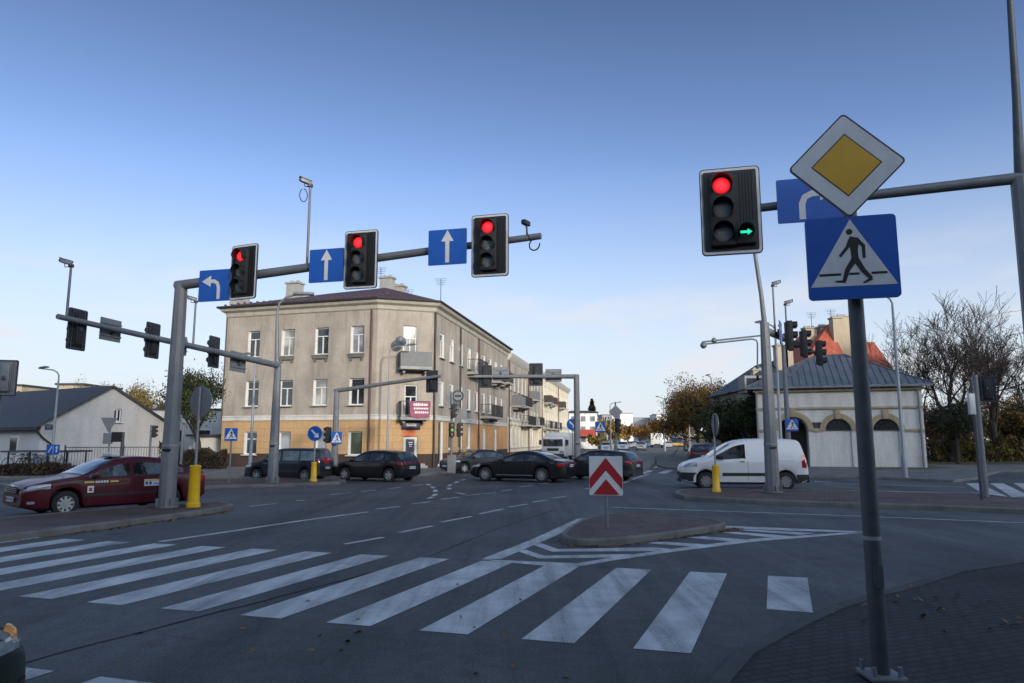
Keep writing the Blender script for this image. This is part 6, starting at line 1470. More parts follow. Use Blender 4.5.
for k in range(n_ + 1):
    f = k / n_; p0 = Vector(C[0]).lerp(Vector(C[1]), f); xs = f * (LA + 2 * e) - e
    s0, s1 = (r0 - Vector(Pw(0, 0))).to_2d().dot(uA), (r1 - Vector(Pw(0, 0))).to_2d().dot(uA)
    if xs < s0: tt = (xs + e) / (s0 + e)
    elif xs > s1: tt = (LA + e - xs) / (LA + e - s1)
    else: tt = 1
    if tt < .04: continue
    q0 = Vector((p0.x, p0.y, zz_ + .03)); q1 = q0 + Vector((-nA.x * (4.5 + e) * tt, -nA.y * (4.5 + e) * tt, (zr - zz_) * tt)); mb.tube([q0, q1], .028, 4)
mb.tube([Vector(V(C[0], zz_ + .03)), Vector(V(r0, zr + .03)), Vector(V(r1, zr + .03)), Vector(V(C[1], zz_ + .03))], .05, 6); mb.build('roof_seams', 'roof_zinc', ARC, world=True)

# --- red roofed tenement behind it
YT = 58.0; Q = lambda px, py, Y=YT: AT(px, py, Y)
TEN = thing('red_roof_tenement', 'older tenement with a bright red tiled roof and tall chimneys behind the white house', 'building', (Q(830, 440).x, YT, 0))
xl, xr = Q(806, 400).x, Q(893, 400).x; zw = Q(850, 366).z
mb = MB(); mb.box(((xl + xr) / 2, YT + 6, zw / 2), (xr - xl, 11, zw), 0); mb.build('wall', 'plaster_ochre', TEN, world=True)
pkp = Q(829, 324, YT + 3); zr = pkp.z; rz2 = Q(862, 342, YT + 6).z
poly_part('roof', TEN, [[(xl - .4, YT + .2, zw - .3), (Q(851, 360).x, YT + .2, zw - .1), (pkp.x, YT + 3, zr)], [(xl - .4, YT + .2, zw - .3), (pkp.x, YT + 3, zr), (pkp.x, YT + 9, zr), (xl - .4, YT + 12, zw - .3)], [(Q(851, 360).x, YT + .2, zw - .1), (pkp.x, YT + 3, zr), (pkp.x, YT + 9, zr), (Q(851, 360).x, YT + 12, zw - .1)],
   [(Q(846, 360).x, YT + .3, zw - .2), (xr + .4, YT + .3, zw - .2), (Q(874, 343, YT + 6).x, YT + 6, rz2), (Q(835, 343, YT + 6).x, YT + 6, rz2)], [(xr + .4, YT + .3, zw - .2), (xr + .4, YT + 12, zw - .2), (Q(874, 343, YT + 6).x, YT + 6, rz2)], [(xr + .4, YT + 12, zw - .2), (Q(846, 360).x, YT + 12, zw - .2), (Q(835, 343, YT + 6).x, YT + 6, rz2), (Q(874, 343, YT + 6).x, YT + 6, rz2)]], 'roof_red')
for px, py, w_, Y in ((835, 319, .75, YT + 2.2), (841.5, 317.5, .85, YT + 2.6), (809, 329, 1.0, YT + 4), (822, 327.5, .6, YT + 4)):
    p_ = AT(px, py, Y); chimney(TEN, (p_.x, p_.y), w_, .8, zw - 1, p_.z, 'plaster_ochre', 0, 3)
for px, py in ((830.5, 310), (811, 313)): p_ = AT(px, py, YT + 4); antenna(TEN, p_, p_.z - 2, 2)
TE2 = thing('dark_roof_tenement', 'tenement with a dark mansard roof and ochre gable behind the thick right mast', 'building', (Q(765, 440).x, YT - 4, 0))
YU = YT - 4; W = lambda px, py, dy=0: AT(px, py, YU + dy)
zl = W(760, 390).z; x0, x1 = W(748, 400).x, W(806, 400).x
mb = MB(); mb.box(((x0 + x1) / 2, YU + 5, zl / 2), (x1 - x0, 10, zl), 0); mb.build('wall', 'concrete', TE2, world=True)
zt_ = W(780, 356).z; poly_part('roof', TE2, [[(x0 - .4, YU - .4, zl), (x1, YU - .4, zl), (x1, YU + 4, zt_), (W(786, 350).x, YU + 4, zt_)], [(x0 - .4, YU - .4, zl), (W(786, 350).x, YU + 4, zt_), (W(786, 350).x, YU + 7, zt_), (x0 - .4, YU + 10, zl)], [(x0 - .4, YU + 10, zl), (x1, YU + 10, zl), (x1, YU + 7, zt_), (W(786, 350).x, YU + 7, zt_)], [(x1, YU - .4, zl), (x1, YU + 4, zt_), (x1, YU + 7, zt_), (x1, YU + 10, zl)]], 'roof_dark')
for px, py, w_ in ((780, 346.5, .9), (786, 349, .8), (757, 371, .9)): p_ = W(px, py, 3); chimney(TE2, (p_.x, p_.y), w_, .8, zl + .2, p_.z, 'plaster_ochre', 0, 2)
for px in (752, 764, 776):
    mb = MB(); p_ = W(px, 384, -.2); mb.box((p_.x, YU + .6, p_.z), (1.1, 1.6, 1.3), 0); mb.box((p_.x, YU - .22, p_.z), (.8, .04, .9), 1); mb.build('dormer', ['concrete', 'glass'], TE2, world=True)
for px, py in ((752, 405), (764, 405), (776, 405), (800, 405)):
    p_ = W(px, py); mb = MB(); mb.box((p_.x, YU - .01, p_.z), (.9, .06, 1.5), 0); o = mb.build('window', 'trim_white', TE2, world=True); mb = MB(); mb.box((p_.x, YU - .045, p_.z), (.74, .02, 1.34), 0); mb.build('pane', 'glass', o, world=True)

# --- white gabled house on the left, shelter, fence
Gl, Gr = AT(41, 425, 43.0), AT(171, 428, 49.5); Gr.z = Gl.z; GA = Gl.to_2d(); GB = Gr.to_2d(); uG = (GB - GA).normalized(); bk = Vector((-.86, .51)); zg = Gl.z; apx = ON(112, 387.5, GA, uG)
GH = thing('gabled_house', 'white single storey house with a dark pitched roof behind the bicycle shelter', 'building', (GA.x, GA.y, 0))
sa = (apx.to_2d() - GA).dot(uG); LG = (GB - GA).length; mb = MB(); Pg = lambda s, z: (GA.x + uG.x * s, GA.y + uG.y * s, z)
wa, wb_ = upix(114.5, 400, GA, uG)[0], upix(122.5, 400, GA, uG)[0]; w0, w1 = ON(117, 422, GA, uG).z, ON(117, 409, GA, uG).z
sl = lambda q: apx.z + (Gr.z - apx.z) * (q - sa) / (LG - sa)
mb.quad(Pg(0, 0), Pg(LG, 0), Pg(LG, Gr.z), Pg(0, zg))
mb.add([Pg(0, zg), Pg(wa, zg), Pg(wa, sl(wa)), Pg(sa, apx.z)], [(0, 1, 2, 3)]); mb.add([Pg(wb_, zg), Pg(LG, zg), Pg(LG, Gr.z), Pg(wb_, sl(wb_))], [(0, 1, 2, 3)])
mb.quad(Pg(wa, zg), Pg(wb_, zg), Pg(wb_, w0), Pg(wa, w0)); mb.quad(Pg(wa, w1), Pg(wb_, w1), Pg(wb_, sl(wb_)), Pg(wa, sl(wa)))
nG = Vector((uG.y, -uG.x))
C0 = GA + bk * 16; C1 = GB + bk * 16
mb.add([(C0.x, C0.y, 0), (GA.x, GA.y, 0), (GA.x, GA.y, zg), (C0.x, C0.y, zg)], [(0, 1, 2, 3)]); mb.add([(GB.x, GB.y, 0), (C1.x, C1.y, 0), (C1.x, C1.y, zg), (GB.x, GB.y, zg)], [(0, 1, 2, 3)])
mb.build('wall', 'plaster_white', GH, world=True)
window(GH, GA, uG, nG, (wa, wb_, w0, w1), depth=.1, style='one', sill='trim_white')
mb = MB(); X = Matrix.Translation((GA.x, GA.y, 0)) @ Matrix.Rotation(math.atan2(uG.y, uG.x), 4, 'Z'); mb.box(((wa + wb_) / 2, .09, (w0 + w1) / 2), (.09, .06, w1 - w0 - .1), 0, X); mb.build('window_bar', 'trim_white', GH, world=True)
ov = nG * .25; ap2 = apx.to_2d(); rp = []
def slab3(p, q, r, s_, t_=.14):
    mb = MB(); a = [Vector(x) for x in (p, q, r, s_)]; n_ = (a[1] - a[0]).cross(a[3] - a[0]).normalized() * t_
    if n_.z < 0: n_ = -n_
    b = [x + n_ for x in a]; mb.add(a + b, [(0, 1, 2, 3), (4, 5, 6, 7), (0, 1, 5, 4), (1, 2, 6, 5), (2, 3, 7, 6), (3, 0, 4, 7)]); return mb
drop = Vector((0, 0, .02))
e0 = GA - uG * .4 + ov; zlo = zg - .4 * (apx.z - zg) / max(.5, sa)
m1 = slab3((e0.x, e0.y, zlo), ((ap2 + ov).x, (ap2 + ov).y, apx.z), ((ap2 + bk * 16.4).x, (ap2 + bk * 16.4).y, apx.z), ((e0 + bk * 16.7).x, (e0 + bk * 16.7).y, zlo)); m1.build('roof', 'roof_dark', GH, world=True)
e1 = GB + uG * .4 + ov; zlo2 = Gr.z - .25
m1 = slab3((e1.x, e1.y, zlo2), ((ap2 + ov).x, (ap2 + ov).y, apx.z), ((ap2 + bk * 16.4).x, (ap2 + bk * 16.4).y, apx.z), ((e1 + bk * 16.7).x, (e1 + bk * 16.7).y, zlo2)); m1.build('roof', 'roof_dark', GH, world=True)
mb = MB(); mb.tube([(e0.x, e0.y, zlo), ((e0 + bk * 16.7).x, (e0 + bk * 16.7).y, zlo)], .08, 8); q = GA + nG * .12 + uG * .1; mb.tube([(e0.x, e0.y, zlo), (q.x, q.y, zlo - .5), (q.x + .5 * uG.x, q.y + .5 * uG.y, zlo - .9), (q.x + .5 * uG.x, q.y + .5 * uG.y, .1)], .06, 8); mb.build('gutter', 'pipe_dark', GH, world=True)
nL = Vector((-bk.y, bk.x)) * -1 if False else Vector((bk.y, -bk.x)) * -1
for k in (3.0, 8.0, 12.5):
    c_ = GA + bk * k; X = Matrix.Translation((c_.x, c_.y, 0)) @ Matrix.Rotation(math.atan2(bk.y, bk.x), 4, 'Z'); mb = MB()
    for yy in (.0,): mb.box((0, .02, 1.55), (1.0, .10, 1.0), 0, X); 
    o = mb.build('window', 'trim_white', GH, world=True); mb = MB(); mb.box((0, .02, 1.55), (.84, .13, .84), 0, X); mb.build('pane', 'glass', o, world=True)
t = thing('street_sign', 'small dark plate on the corner of the white gabled house', 'sign', AT(49, 427, 42.6), face((.3, -.95))); mb = MB(); mb.box((0, -.03, 0), (.42, .03, .34), 0, bev=.01); mb.build('panel', 'navy', t); mb = MB(); mb.box((0, -.047, .05), (.28, .006, .05), 0); mb.box((0, -.047, -.06), (.2, .006, .05), 0); mb.build('lettering', 'sign_back', t)
YS = 40.5; SH = thing('bicycle_shelter', 'low flat roofed bicycle shelter on dark posts before the white house', 'shelter', AT(38, 470, YS) * 1.0); SH.location = (AT(38, 450, YS).x, YS, KH)
zs_r = AT(38, 451.5, YS).z; x0, x1 = AT(3, 451, YS).x, AT(72, 451, YS).x
mb = MB(); mb.box(((x0 + x1) / 2, YS + .9, zs_r), (x1 - x0, 2.2, .10), 0); mb.build('roof', 'steel_dark', SH, world=True)
for x in (AT(9, 450, YS).x, AT(30, 450, YS).x, AT(48, 450, YS).x, AT(67.5, 450, YS).x):
    for y in (YS, YS + 1.8): mb = MB(); mb.box((x, y, zs_r / 2), (.07, .07, zs_r - .1), 0); mb.build('post', 'iron', SH, world=True)
def bicycle(label, loc, rz):
    t = thing('bicycle', label, 'bicycle', loc, rz, 'bicycles parked in the shelter')
    for x in (-.52, .52):
        mb = MB(); mb.tube([(x + .33 * math.cos(a), 0, .34 + .33 * math.sin(a)) for a in [i * math.pi / 10 for i in range(21)]], .02, 6, cap=False)
        for k in range(8): mb.tube([(x, 0, .34), (x + .32 * math.cos(k * .785), 0, .34 + .32 * math.sin(k * .785))], .004, 3)
        mb.build('wheel', 'tyre', t)
    mb = MB(); 
    for a, b in (((-.52, .34), (-.1, .3)), ((-.52, .34), (-.2, .75)), ((-.1, .3), (-.22, .85)), ((-.1, .3), (.35, .78)), ((-.2, .75), (.35, .82)), ((.35, .95), (.52, .34))): mb.tube([(a[0], 0, a[1]), (b[0], 0, b[1])], .018, 6)
    mb.build('frame', 'rim', t); mb = MB(); mb.box((-.24, 0, .88), (.26, .14, .06), 0, bev=.02); mb.build('saddle', 'black', t)
    mb = MB(); mb.tube([(.25, -.28, 1.0), (.36, -.1, 1.0), (.36, .1, 1.0), (.25, .28, 1.0)], .014, 6); mb.build('handlebar', 'black', t); return t
bc0 = bicycle('bicycle at the left end of the shelter, before the house wall', (AT(17, 460, YS + .8).x, YS + .8, KH), R(70))
for k, (px, rz, lb) in enumerate(((24, 100, 'bicycle second from the left in the shelter'), (31, 85, 'bicycle in the middle of the shelter'), (38, 65, 'bicycle fourth from the left in the shelter'), (58, 95, 'bicycle alone at the right end of the shelter'))):
    dup(bc0, lb, (AT(px, 460, YS + .8).x, YS + .8, KH), R(rz), 'bicycles parked in the shelter')
def fence(label, a, b, h, step, z0=KH, bars=True, name='metal_fence'):
    a, b = Vector(a[:2]), Vector(b[:2]); L_ = (b - a).length; X = Matrix.Translation((a.x, a.y, z0)) @ Matrix.Rotation(math.atan2((b - a).y, (b - a).x), 4, 'Z'); t = thing(name, label, 'fence', (a.x, a.y, z0)); m_ = int(L_ / step)
    for k in range(m_ + 1): mb = MB(); mb.box((k * L_ / m_, 0, h / 2), (.07, .07, h + .1), 0, X); mb.build('post', 'iron', t, world=True)
    mb = MB()
    for z in (.15, h - .08): mb.box((L_ / 2, 0, z), (L_, .035, .04), 0, X)
    for k in range(int(L_ / .14)): mb.box((.07 + k * .14, .0, h / 2), (.018, .018, h - .1), 0, X)
    mb.build('panel', 'iron', t, world=True)
fence('dark metal fence before the white gabled house, behind the taxi', AT(64, 462, 40.2), AT(178, 462, 42.5), 1.35, 2.4)
# low white building and carport behind the left tree
YL = 56.; t = thing('low_white_building', 'plain white flat roofed building behind the leafy tree on the left', 'building', (AT(195, 440, YL).x, YL, 0)); x0, x1 = AT(150, 440, YL).x, AT(236, 440, YL).x; zt = AT(190, 410, YL).z
mb = MB(); mb.box(((x0 + x1) / 2, YL + 4, zt / 2), (x1 - x0, 8, zt), 0); mb.box(((x0 + x1) / 2, YL + 4, zt + .06), (x1 - x0 + .3, 8.3, .12), 1); mb.build('wall', ['plaster_white', 'roof_dark'], t, world=True)
for px in (176, 203): p_ = AT(px, 436, YL - .02); mb = MB(); mb.box((p_.x, YL - .0, p_.z), (1.3, .06, 1.1), 0); o = mb.build('window', 'trim_white', t, world=True); mb = MB(); mb.box((p_.x, YL - .035, p_.z), (1.1, .02, .9), 0); mb.build('pane', 'glass', o, world=True)
YL2 = 50.; t = thing('carport', 'flat dark roofed lean-to beside the yellow tenement wall', 'shed', (AT(206, 440, YL2).x, YL2, 0)); x0, x1 = AT(187, 436, YL2).x, AT(222, 436, YL2).x; zt = AT(205, 435.5, YL2).z
mb = MB(); mb.box(((x0 + x1) / 2, YL2 + 1.5, zt), (x1 - x0, 3.4, .16), 0); mb.build('roof', 'roof_dark', t, world=True); mb = MB(); mb.box(((x0 + x1) / 2, YL2 + 1.6, zt / 2 - .05), (x1 - x0 - .3, 3, zt - .12), 0); mb.build('wall', 'plaster_whitewash', t, world=True)
# distant blocks
def block(name, label, px0, px1, ytop, Y, dpt, wall, win=None, roof=None, cols=6, rows_=4, win_mat='glass', group=None):
    a, b = AT(px0, ytop, Y), AT(px1, ytop, Y); t = thing(name, label, 'building', ((a.x + b.x) / 2, Y, 0), 0, group); z = a.z
    mb = MB(); mb.box(((a.x + b.x) / 2, Y + dpt / 2, z / 2), (b.x - a.x, dpt, z), 0); mb.box(((a.x + b.x) / 2, Y + dpt / 2, z + .12), (b.x - a.x + .4, dpt + .4, .24), 1); mb.build('wall', [wall, 'roof_dark'], t, world=True)
    if win:
        for r in range(rows_):
            for c in range(cols):
                x = a.x + (b.x - a.x) * (c + .5) / cols; zz = z * (.12 + .86 * (r + .5) / rows_); ww = (b.x - a.x) / cols * .5; hh = z * .86 / rows_ * .5
                mb = MB(); mb.box((x, Y, zz), (ww, .12, hh), 0); mb.build('window', win_mat, t, world=True)
    if roof: poly_part('roof', t, [[(a.x - .5, Y - .5, z + .2), (b.x + .5, Y - .5, z + .2), (b.x - 1, Y + dpt / 2, z + roof), (a.x + 1, Y + dpt / 2, z + roof)], [(b.x + .5, Y - .5, z + .2), (b.x + .5, Y + dpt + .5, z + .2), (b.x - 1, Y + dpt / 2, z + roof)], [(a.x - .5, Y - .5, z + .2), (a.x + 1, Y + dpt / 2, z + roof), (a.x - .5, Y + dpt + .5, z + .2)], [(a.x - .5, Y + dpt + .5, z + .2), (b.x + .5, Y + dpt + .5, z + .2), (b.x - 1, Y + dpt / 2, z + roof), (a.x + 1, Y + dpt / 2, z + roof)]], 'roof_dark')
    return t
block('town_house', 'sunlit white house with a red awning at the end of the left row', 569, 597, 413, 138, 12, 'block_white', True, .7, 3, 3, 'glass_far')
aw = AT(587, 432, 137); mb = MB(); w_ = 3.4; mb.add([(aw.x - w_ / 2, 138, aw.z + .5), (aw.x + w_ / 2, 138, aw.z + .5), (aw.x + w_ / 2, 136, aw.z - .5), (aw.x - w_ / 2, 136, aw.z - .5), (aw.x - w_ / 2, 136, aw.z - .8), (aw.x + w_ / 2, 136, aw.z - .8)], [(0, 1, 2, 3), (3, 2, 5, 4)]); tag(mb.build('shop_awning', 'awning_red'), 'sloping red awning on the far white house', 'awning')
block('tower_block', 'sunlit white apartment block far off, right of the grey diamond sign', 620, 633, 413.5, 380, 20, 'block_white', False)
block('tower_block', 'long grey apartment block far off at the end of the road', 633.5, 656, 418, 420, 18, 'block_grey', True, None, 10, 5, 'glass_far')
block('tower_block', 'pale apartment block far off, right of the long grey block', 656.5, 668, 414.5, 400, 20, 'block_white', False)
block('tower_block', 'grey far building left of the grey diamond sign', 602, 612, 415, 300, 14, 'block_grey', True, None, 4, 5)
block('apartment_house', 'yellow block top showing above the dark roof of the white house', 57, 83, 385, 92, 9, 'plaster_ochre', True, None, 3, 4)
block('apartment_house', 'narrow yellow block top at the left edge above the dark roof', 11, 22, 386, 95, 9, 'plaster_ochre', True, None, 2, 4)
# added unseen slab behind the viewer, stepped to keep sun off the junction
t = thing('sun_blocker', 'added unseen slab of three heights blocking the low sun behind the viewer', 'building', (0, -66, 0)); mb = MB(); 
for x0, x1, hh in SHADE_SLAB: mb.box(((x0 + x1) / 2, -66, hh / 2), (x1 - x0 - .02, 12, hh), 0)
mb.build('wall', 'concrete', t, world=True)
mb = MB()
for x0, x1, hh in SHADE_SLAB:
    for r in range(int(hh / 3)): mb.box(((x0 + x1) / 2, -59.98, 1.8 + r * 3), (x1 - x0 - 2, .1, 1.4), 0)
mb.build('window_band', 'glass', t, world=True)
t = thing('apartment_house', 'added unseen low block behind the viewer, darkening the near right pavement', 'building', (30, -18, 0)); mb = MB(); mb.box((29, -18, 5.5), (62, 17, 11), 0); mb.box((29, -18, 11.1), (62.6, 17.6, .2), 1); mb.build('wall', ['plaster_beige', 'roof_dark'], t, world=True)  # added house shape out of view, cuts skylight over the near right ground

# ------------------------------------------------------------------ trees and shrubs
def tree(name, label, pos, h, spread, leaves=0, leafm=('leaf_green',), bark='bark', seed=1, trunk=.22, levels=4, lsize=.16, trunk_r=.16, up=.35, group=None, drop=0.0, dense=.5, kids=(4, 6), crown_low=0, rmin=.003):
    r = random.Random(seed); t = thing(name, label, 'tree', pos, 0, group); mb = MB(); tips = []
    def grow(p, d, l, rad, lev):
        n = 4; pts = [p]; q = p; dd = d.copy()
        for i in range(n):
            dd = (dd + Vector((r.gauss(0, .12), r.gauss(0, .12), r.gauss(.03, .08)))).normalized(); q = q + dd * l / n; pts.append(q)
        mb.tube(pts, [max(rmin, rad * (1 - .55 * i / n)) for i in range(n + 1)], 7 if lev == 0 else (5 if lev < 3 else 3), 0, lev == 0)
        if lev >= 2: tips.extend(pts[1:])
        if lev < levels:
            k = r.randint(*kids) if lev else r.randint(5, 7)
            for j in range(k):
                f = r.uniform(.45, 1) if lev else r.uniform(.55, 1.0); i = min(n - 1, int(f * n)); b = pts[i].lerp(pts[i + 1], f * n - i)
                az = r.uniform(0, 6.283) if lev else 6.283 * (j + r.uniform(-.3, .3)) / k; el = r.uniform(.25, 1.1) if lev else r.uniform(.35, 1.15)
                ax = dd.orthogonal().normalized(); ax.rotate(Matrix.Rotation(az, 3, dd)); nd = (dd * math.cos(el) + ax * math.sin(el) * spread + Vector((0, 0, up * r.uniform(.3, 1)))).normalized()
                grow(b, nd, l * r.uniform(.55, .85) * (1.0 if lev else .95 * (h * (1 - trunk)) / max(.1, h * trunk) * .5), rad * .5 * (1 - .3 * f), lev + 1)
    grow(Vector((0, 0, -.05)), Vector((r.gauss(0, .05), r.gauss(0, .05), 1)), h * trunk, trunk_r, 0)
    zmax = max(v[2] for v in mb.v); k = h / zmax; mb.v = [(x * k, y * k, z * k) for x, y, z in mb.v]; mb.build('trunk', bark, t)
    if leaves:
        lb = MB(); tips = [q * k for q in tips if q.z * k > crown_low]; cl = [r.choice(tips) for _ in range(max(6, leaves // 55))]
        for i in range(leaves):
            c = r.choice(tips) if r.random() > dense else r.choice(cl)
            q = c + Vector((r.gauss(0, .30), r.gauss(0, .30), r.gauss(-drop, .25))) * (h / 8) ; s = lsize * r.uniform(.6, 1.3)
            X = Matrix.Translation(q) @ Euler((r.uniform(0, 6.3), r.uniform(0, 6.3), r.uniform(0, 6.3))).to_matrix().to_4x4()
            lb.add([(-s * .55, 0, 0), (0, -s * .3, s * .08), (s * .6, 0, 0), (0, s * .3, s * .08)], [(0, 1, 2, 3)], r.randrange(len(leafm)), False, X)
        lb.build('crown', list(leafm), t)
    return t
def shrubs(name, label, a, b, h, dp, n, leafm, seed, cat='hedge', lsize=.11, z0=KH, lumps=1.0, kind=None):
    """a row of bushes: uneven tops, leaves through the depth, stems below"""
    r = random.Random(seed); a, b = Vector(a[:2]), Vector(b[:2]); u = (b - a); L_ = u.length; u.normalize(); q = Vector((-u.y, u.x)); t = thing(name, label, cat, (a.x, a.y, z0)); mb = MB()
    ph = [r.uniform(0, 6.3) for _ in range(4)]; top = lambda s: h * (.72 + lumps * (.13 * math.sin(s * 1.3 + ph[0]) + .10 * math.sin(s * 3.1 + ph[1]) + .06 * math.sin(s * 7 + ph[2])))
    for _ in range(n):
        s = r.uniform(0, L_); tt = top(s); z = tt * (1 - r.random() ** 1.6) + r.gauss(0, .05); w_ = dp * (.5 - .2 * (z / h)) * r.choice((-1, 1)) * math.sqrt(r.random()); p = u * s + q * w_; k = lsize * r.uniform(.6, 1.4)
        X = Matrix.Translation((p.x, p.y, max(.02, z))) @ Euler((r.uniform(0, 6.3), r.uniform(0, 6.3), r.uniform(0, 6.3))).to_matrix().to_4x4(); mb.add([(-k * .55, 0, 0), (0, -k * .32, k * .08), (k * .6, 0, 0), (0, k * .32, k * .08)], [(0, 1, 2, 3)], r.randrange(len(leafm)), False, X)
    mb.build('foliage', list(leafm), t); mb = MB()
    for _ in range(int(L_ * 7)):
        s = r.uniform(0, L_); p = u * s + q * r.gauss(0, dp * .15); d = Vector((r.gauss(0, .2), r.gauss(0, .2), top(s) * r.uniform(.6, 1.05))); mb.tube([(p.x, p.y, 0), (p.x + d.x * .5, p.y + d.y * .5, d.z * .6), (p.x + d.x, p.y + d.y, d.z)], [.02, .014, .005], 4, cap=False)
    mb.build('stems', 'bark', t); return t
g0 = lambda px, Y, z=.1: Vector((AT(px, 440, Y).x, Y, z))
hgt = lambda px, py, Y: AT(px, py, Y).z
# left
tree('leafy_tree', 'leaning tree with thinning dark green leaves left of the tenement', g0(201, 47), hgt(205, 366, 47), .75, 12000, ('leaf_green', 'leaf_dark', 'leaf_dark', 'leaf_olive'), 'bark_dark', 12, .36, 4, .14, .19, .25, crown_low=2.2)
for i, (px, Y, py, lm, n, lb) in enumerate(((100, 78, 376, ('leaf_brown', 'leaf_rust'), 500, 'nearly bare tree behind the ridge of the white house'), (87, 84, 372, ('leaf_brown',), 300, 'bare thin tree behind the yellow block top'), (122, 74, 376, ('leaf_gold', 'leaf_olive'), 3000, 'golden tree showing right of the white gable peak'), (141, 70, 385, ('leaf_gold', 'leaf_yellow', 'leaf_olive'), 3800, 'rounded golden tree between the white gable and the big left mast'), (163, 62, 400, ('leaf_olive', 'leaf_brown', 'leaf_green'), 3800, 'low olive tree just left of the big left mast'), (178, 66, 404, ('leaf_olive', 'leaf_green'), 3500, 'low green tree behind the big left mast'))):
    tree('autumn_tree', lb, g0(px, Y), hgt(px, py, Y), .9, n, lm, 'bark', 30 + i, .28, 4, .2, .15, .4)
shrubs('hedge', 'brown leafless hedge before the bicycle shelter, behind the taxi bonnet', G(-60, 477.5), G(80, 477.5), .58, 1.2, 8000, ('leaf_hedge', 'leaf_hedge', 'leaf_brown'), 3)
shrubs('hedge', 'reddish brown hedge under the leafy tree left of the tenement', AT(160, 470, 42), AT(224, 470, 42.5), 1.6, 1.6, 9000, ('leaf_hedge', 'leaf_hedge', 'leaf_brown', 'leaf_dark'), 4)
# right: big bare trees and the park behind
tree('bare_tree', 'large bare spreading tree right of the white arcaded house', g0(952, 55), hgt(945, 298, 55), 1.05, 900, ('leaf_brown', 'leaf_rust'), 'bark_dark', 5, .22, 5, .13, .42, .30, kids=(4, 5), rmin=.011)
tree('bare_tree', 'tall slim bare tree at the right, behind the post at the refuge end', g0(996, 58), hgt(1000, 300, 58), .75, 600, ('leaf_brown', 'leaf_rust'), 'bark_dark', 8, .30, 5, .13, .30, .55, kids=(4, 5), rmin=.010)
tree('bare_tree', 'bare tree cut by the right edge of the view, low branches reaching left', g0(1060, 50), hgt(1040, 312, 50), 1.2, 900, ('leaf_brown', 'leaf_rust'), 'bark_dark', 18, .25, 5, .13, .32, .25, kids=(4, 5), rmin=.010)
tree('bare_tree', 'bare twiggy tree rising behind the red tiled roof', g0(900, 78), hgt(895, 335, 78), 1.0, 300, ('leaf_brown',), 'bark', 9, .25, 4, .13, .25, .4)
for i, (px, Y, py, lm, n, lb) in enumerate(((918, 72, 392, ('leaf_rust', 'leaf_brown', 'leaf_gold'), 3500, 'rusty tree directly behind the right end of the white house'), (938, 62, 410, ('leaf_rust', 'leaf_brown', 'leaf_olive'), 3800, 'low rust brown tree left of the large bare trunk'), (975, 66, 396, ('leaf_gold', 'leaf_olive', 'leaf_yellow'), 3600, 'golden tree between the two bare trunks on the right'), (1008, 62, 392, ('leaf_gold', 'leaf_yellow', 'leaf_olive'), 4200, 'dull golden tree behind the right refuge end post'), (1040, 60, 385, ('leaf_gold', 'leaf_brown', 'leaf_yellow'), 4200, 'brown and gold tree at the right edge of the view'), (1075, 64, 370, ('leaf_olive', 'leaf_brown'), 5000, 'olive tree just beyond the right edge of the view'), (958, 84, 400, ('leaf_brown', 'leaf_olive'), 2500, 'far brown tree seen through the bare branches'), (1022, 86, 392, ('leaf_rust', 'leaf_gold'), 2500, 'far rust tree seen through the bare branches at right'))):
    tree('autumn_tree', lb, g0(px, Y), hgt(px, py, Y), 1.0, n, lm, 'bark_dark', 60 + i, .2, 4, .2, .18, .25, group='autumn trees in the park on the right')
# clipped dark ball tree
t = thing('clipped_tree', 'dark dense rounded evergreen before the park on the right', 'tree', g0(956, 50)); r_ = random.Random(4); mb = MB(); zc_ = hgt(956, 421, 50); 
for _ in range(9000):
    v = Vector((r_.gauss(0, 1), r_.gauss(0, 1), r_.gauss(0, 1))).normalized() * (r_.random() ** .33); lump = 1 + .14 * math.sin(v.x * 6) * math.sin(v.y * 5 + 1); q = Vector((v.x * 1.65 * lump, v.y * 1.6, v.z * 1.15 * lump + zc_)); s = .12 * r_.uniform(.6, 1.3)
    X = Matrix.Translation(q) @ Euler((r_.uniform(0, 6.3), r_.uniform(0, 6.3), 0)).to_matrix().to_4x4(); mb.add([(-s * .5, 0, 0), (0, -s * .3, 0), (s * .5, 0, 0), (0, s * .3, 0)], [(0, 1, 2, 3)], 0, False, X)
mb.build('crown', 'leaf_dark', t); mb = MB(); mb.tube([(0, 0, 0), (.05, 0, 1.2), (0, 0, zc_)], [.14, .11, .06], 7); mb.build('trunk', 'bark_dark', t)
shrubs('hedge', 'overgrown yellowing hedge along the park behind the driveway', AT(928, 460, 56), AT(1110, 460, 58), 2.0, 2.2, 16000, ('leaf_olive', 'leaf_brown', 'leaf_gold', 'leaf_dark', 'leaf_yellow'), 6, lsize=.17)
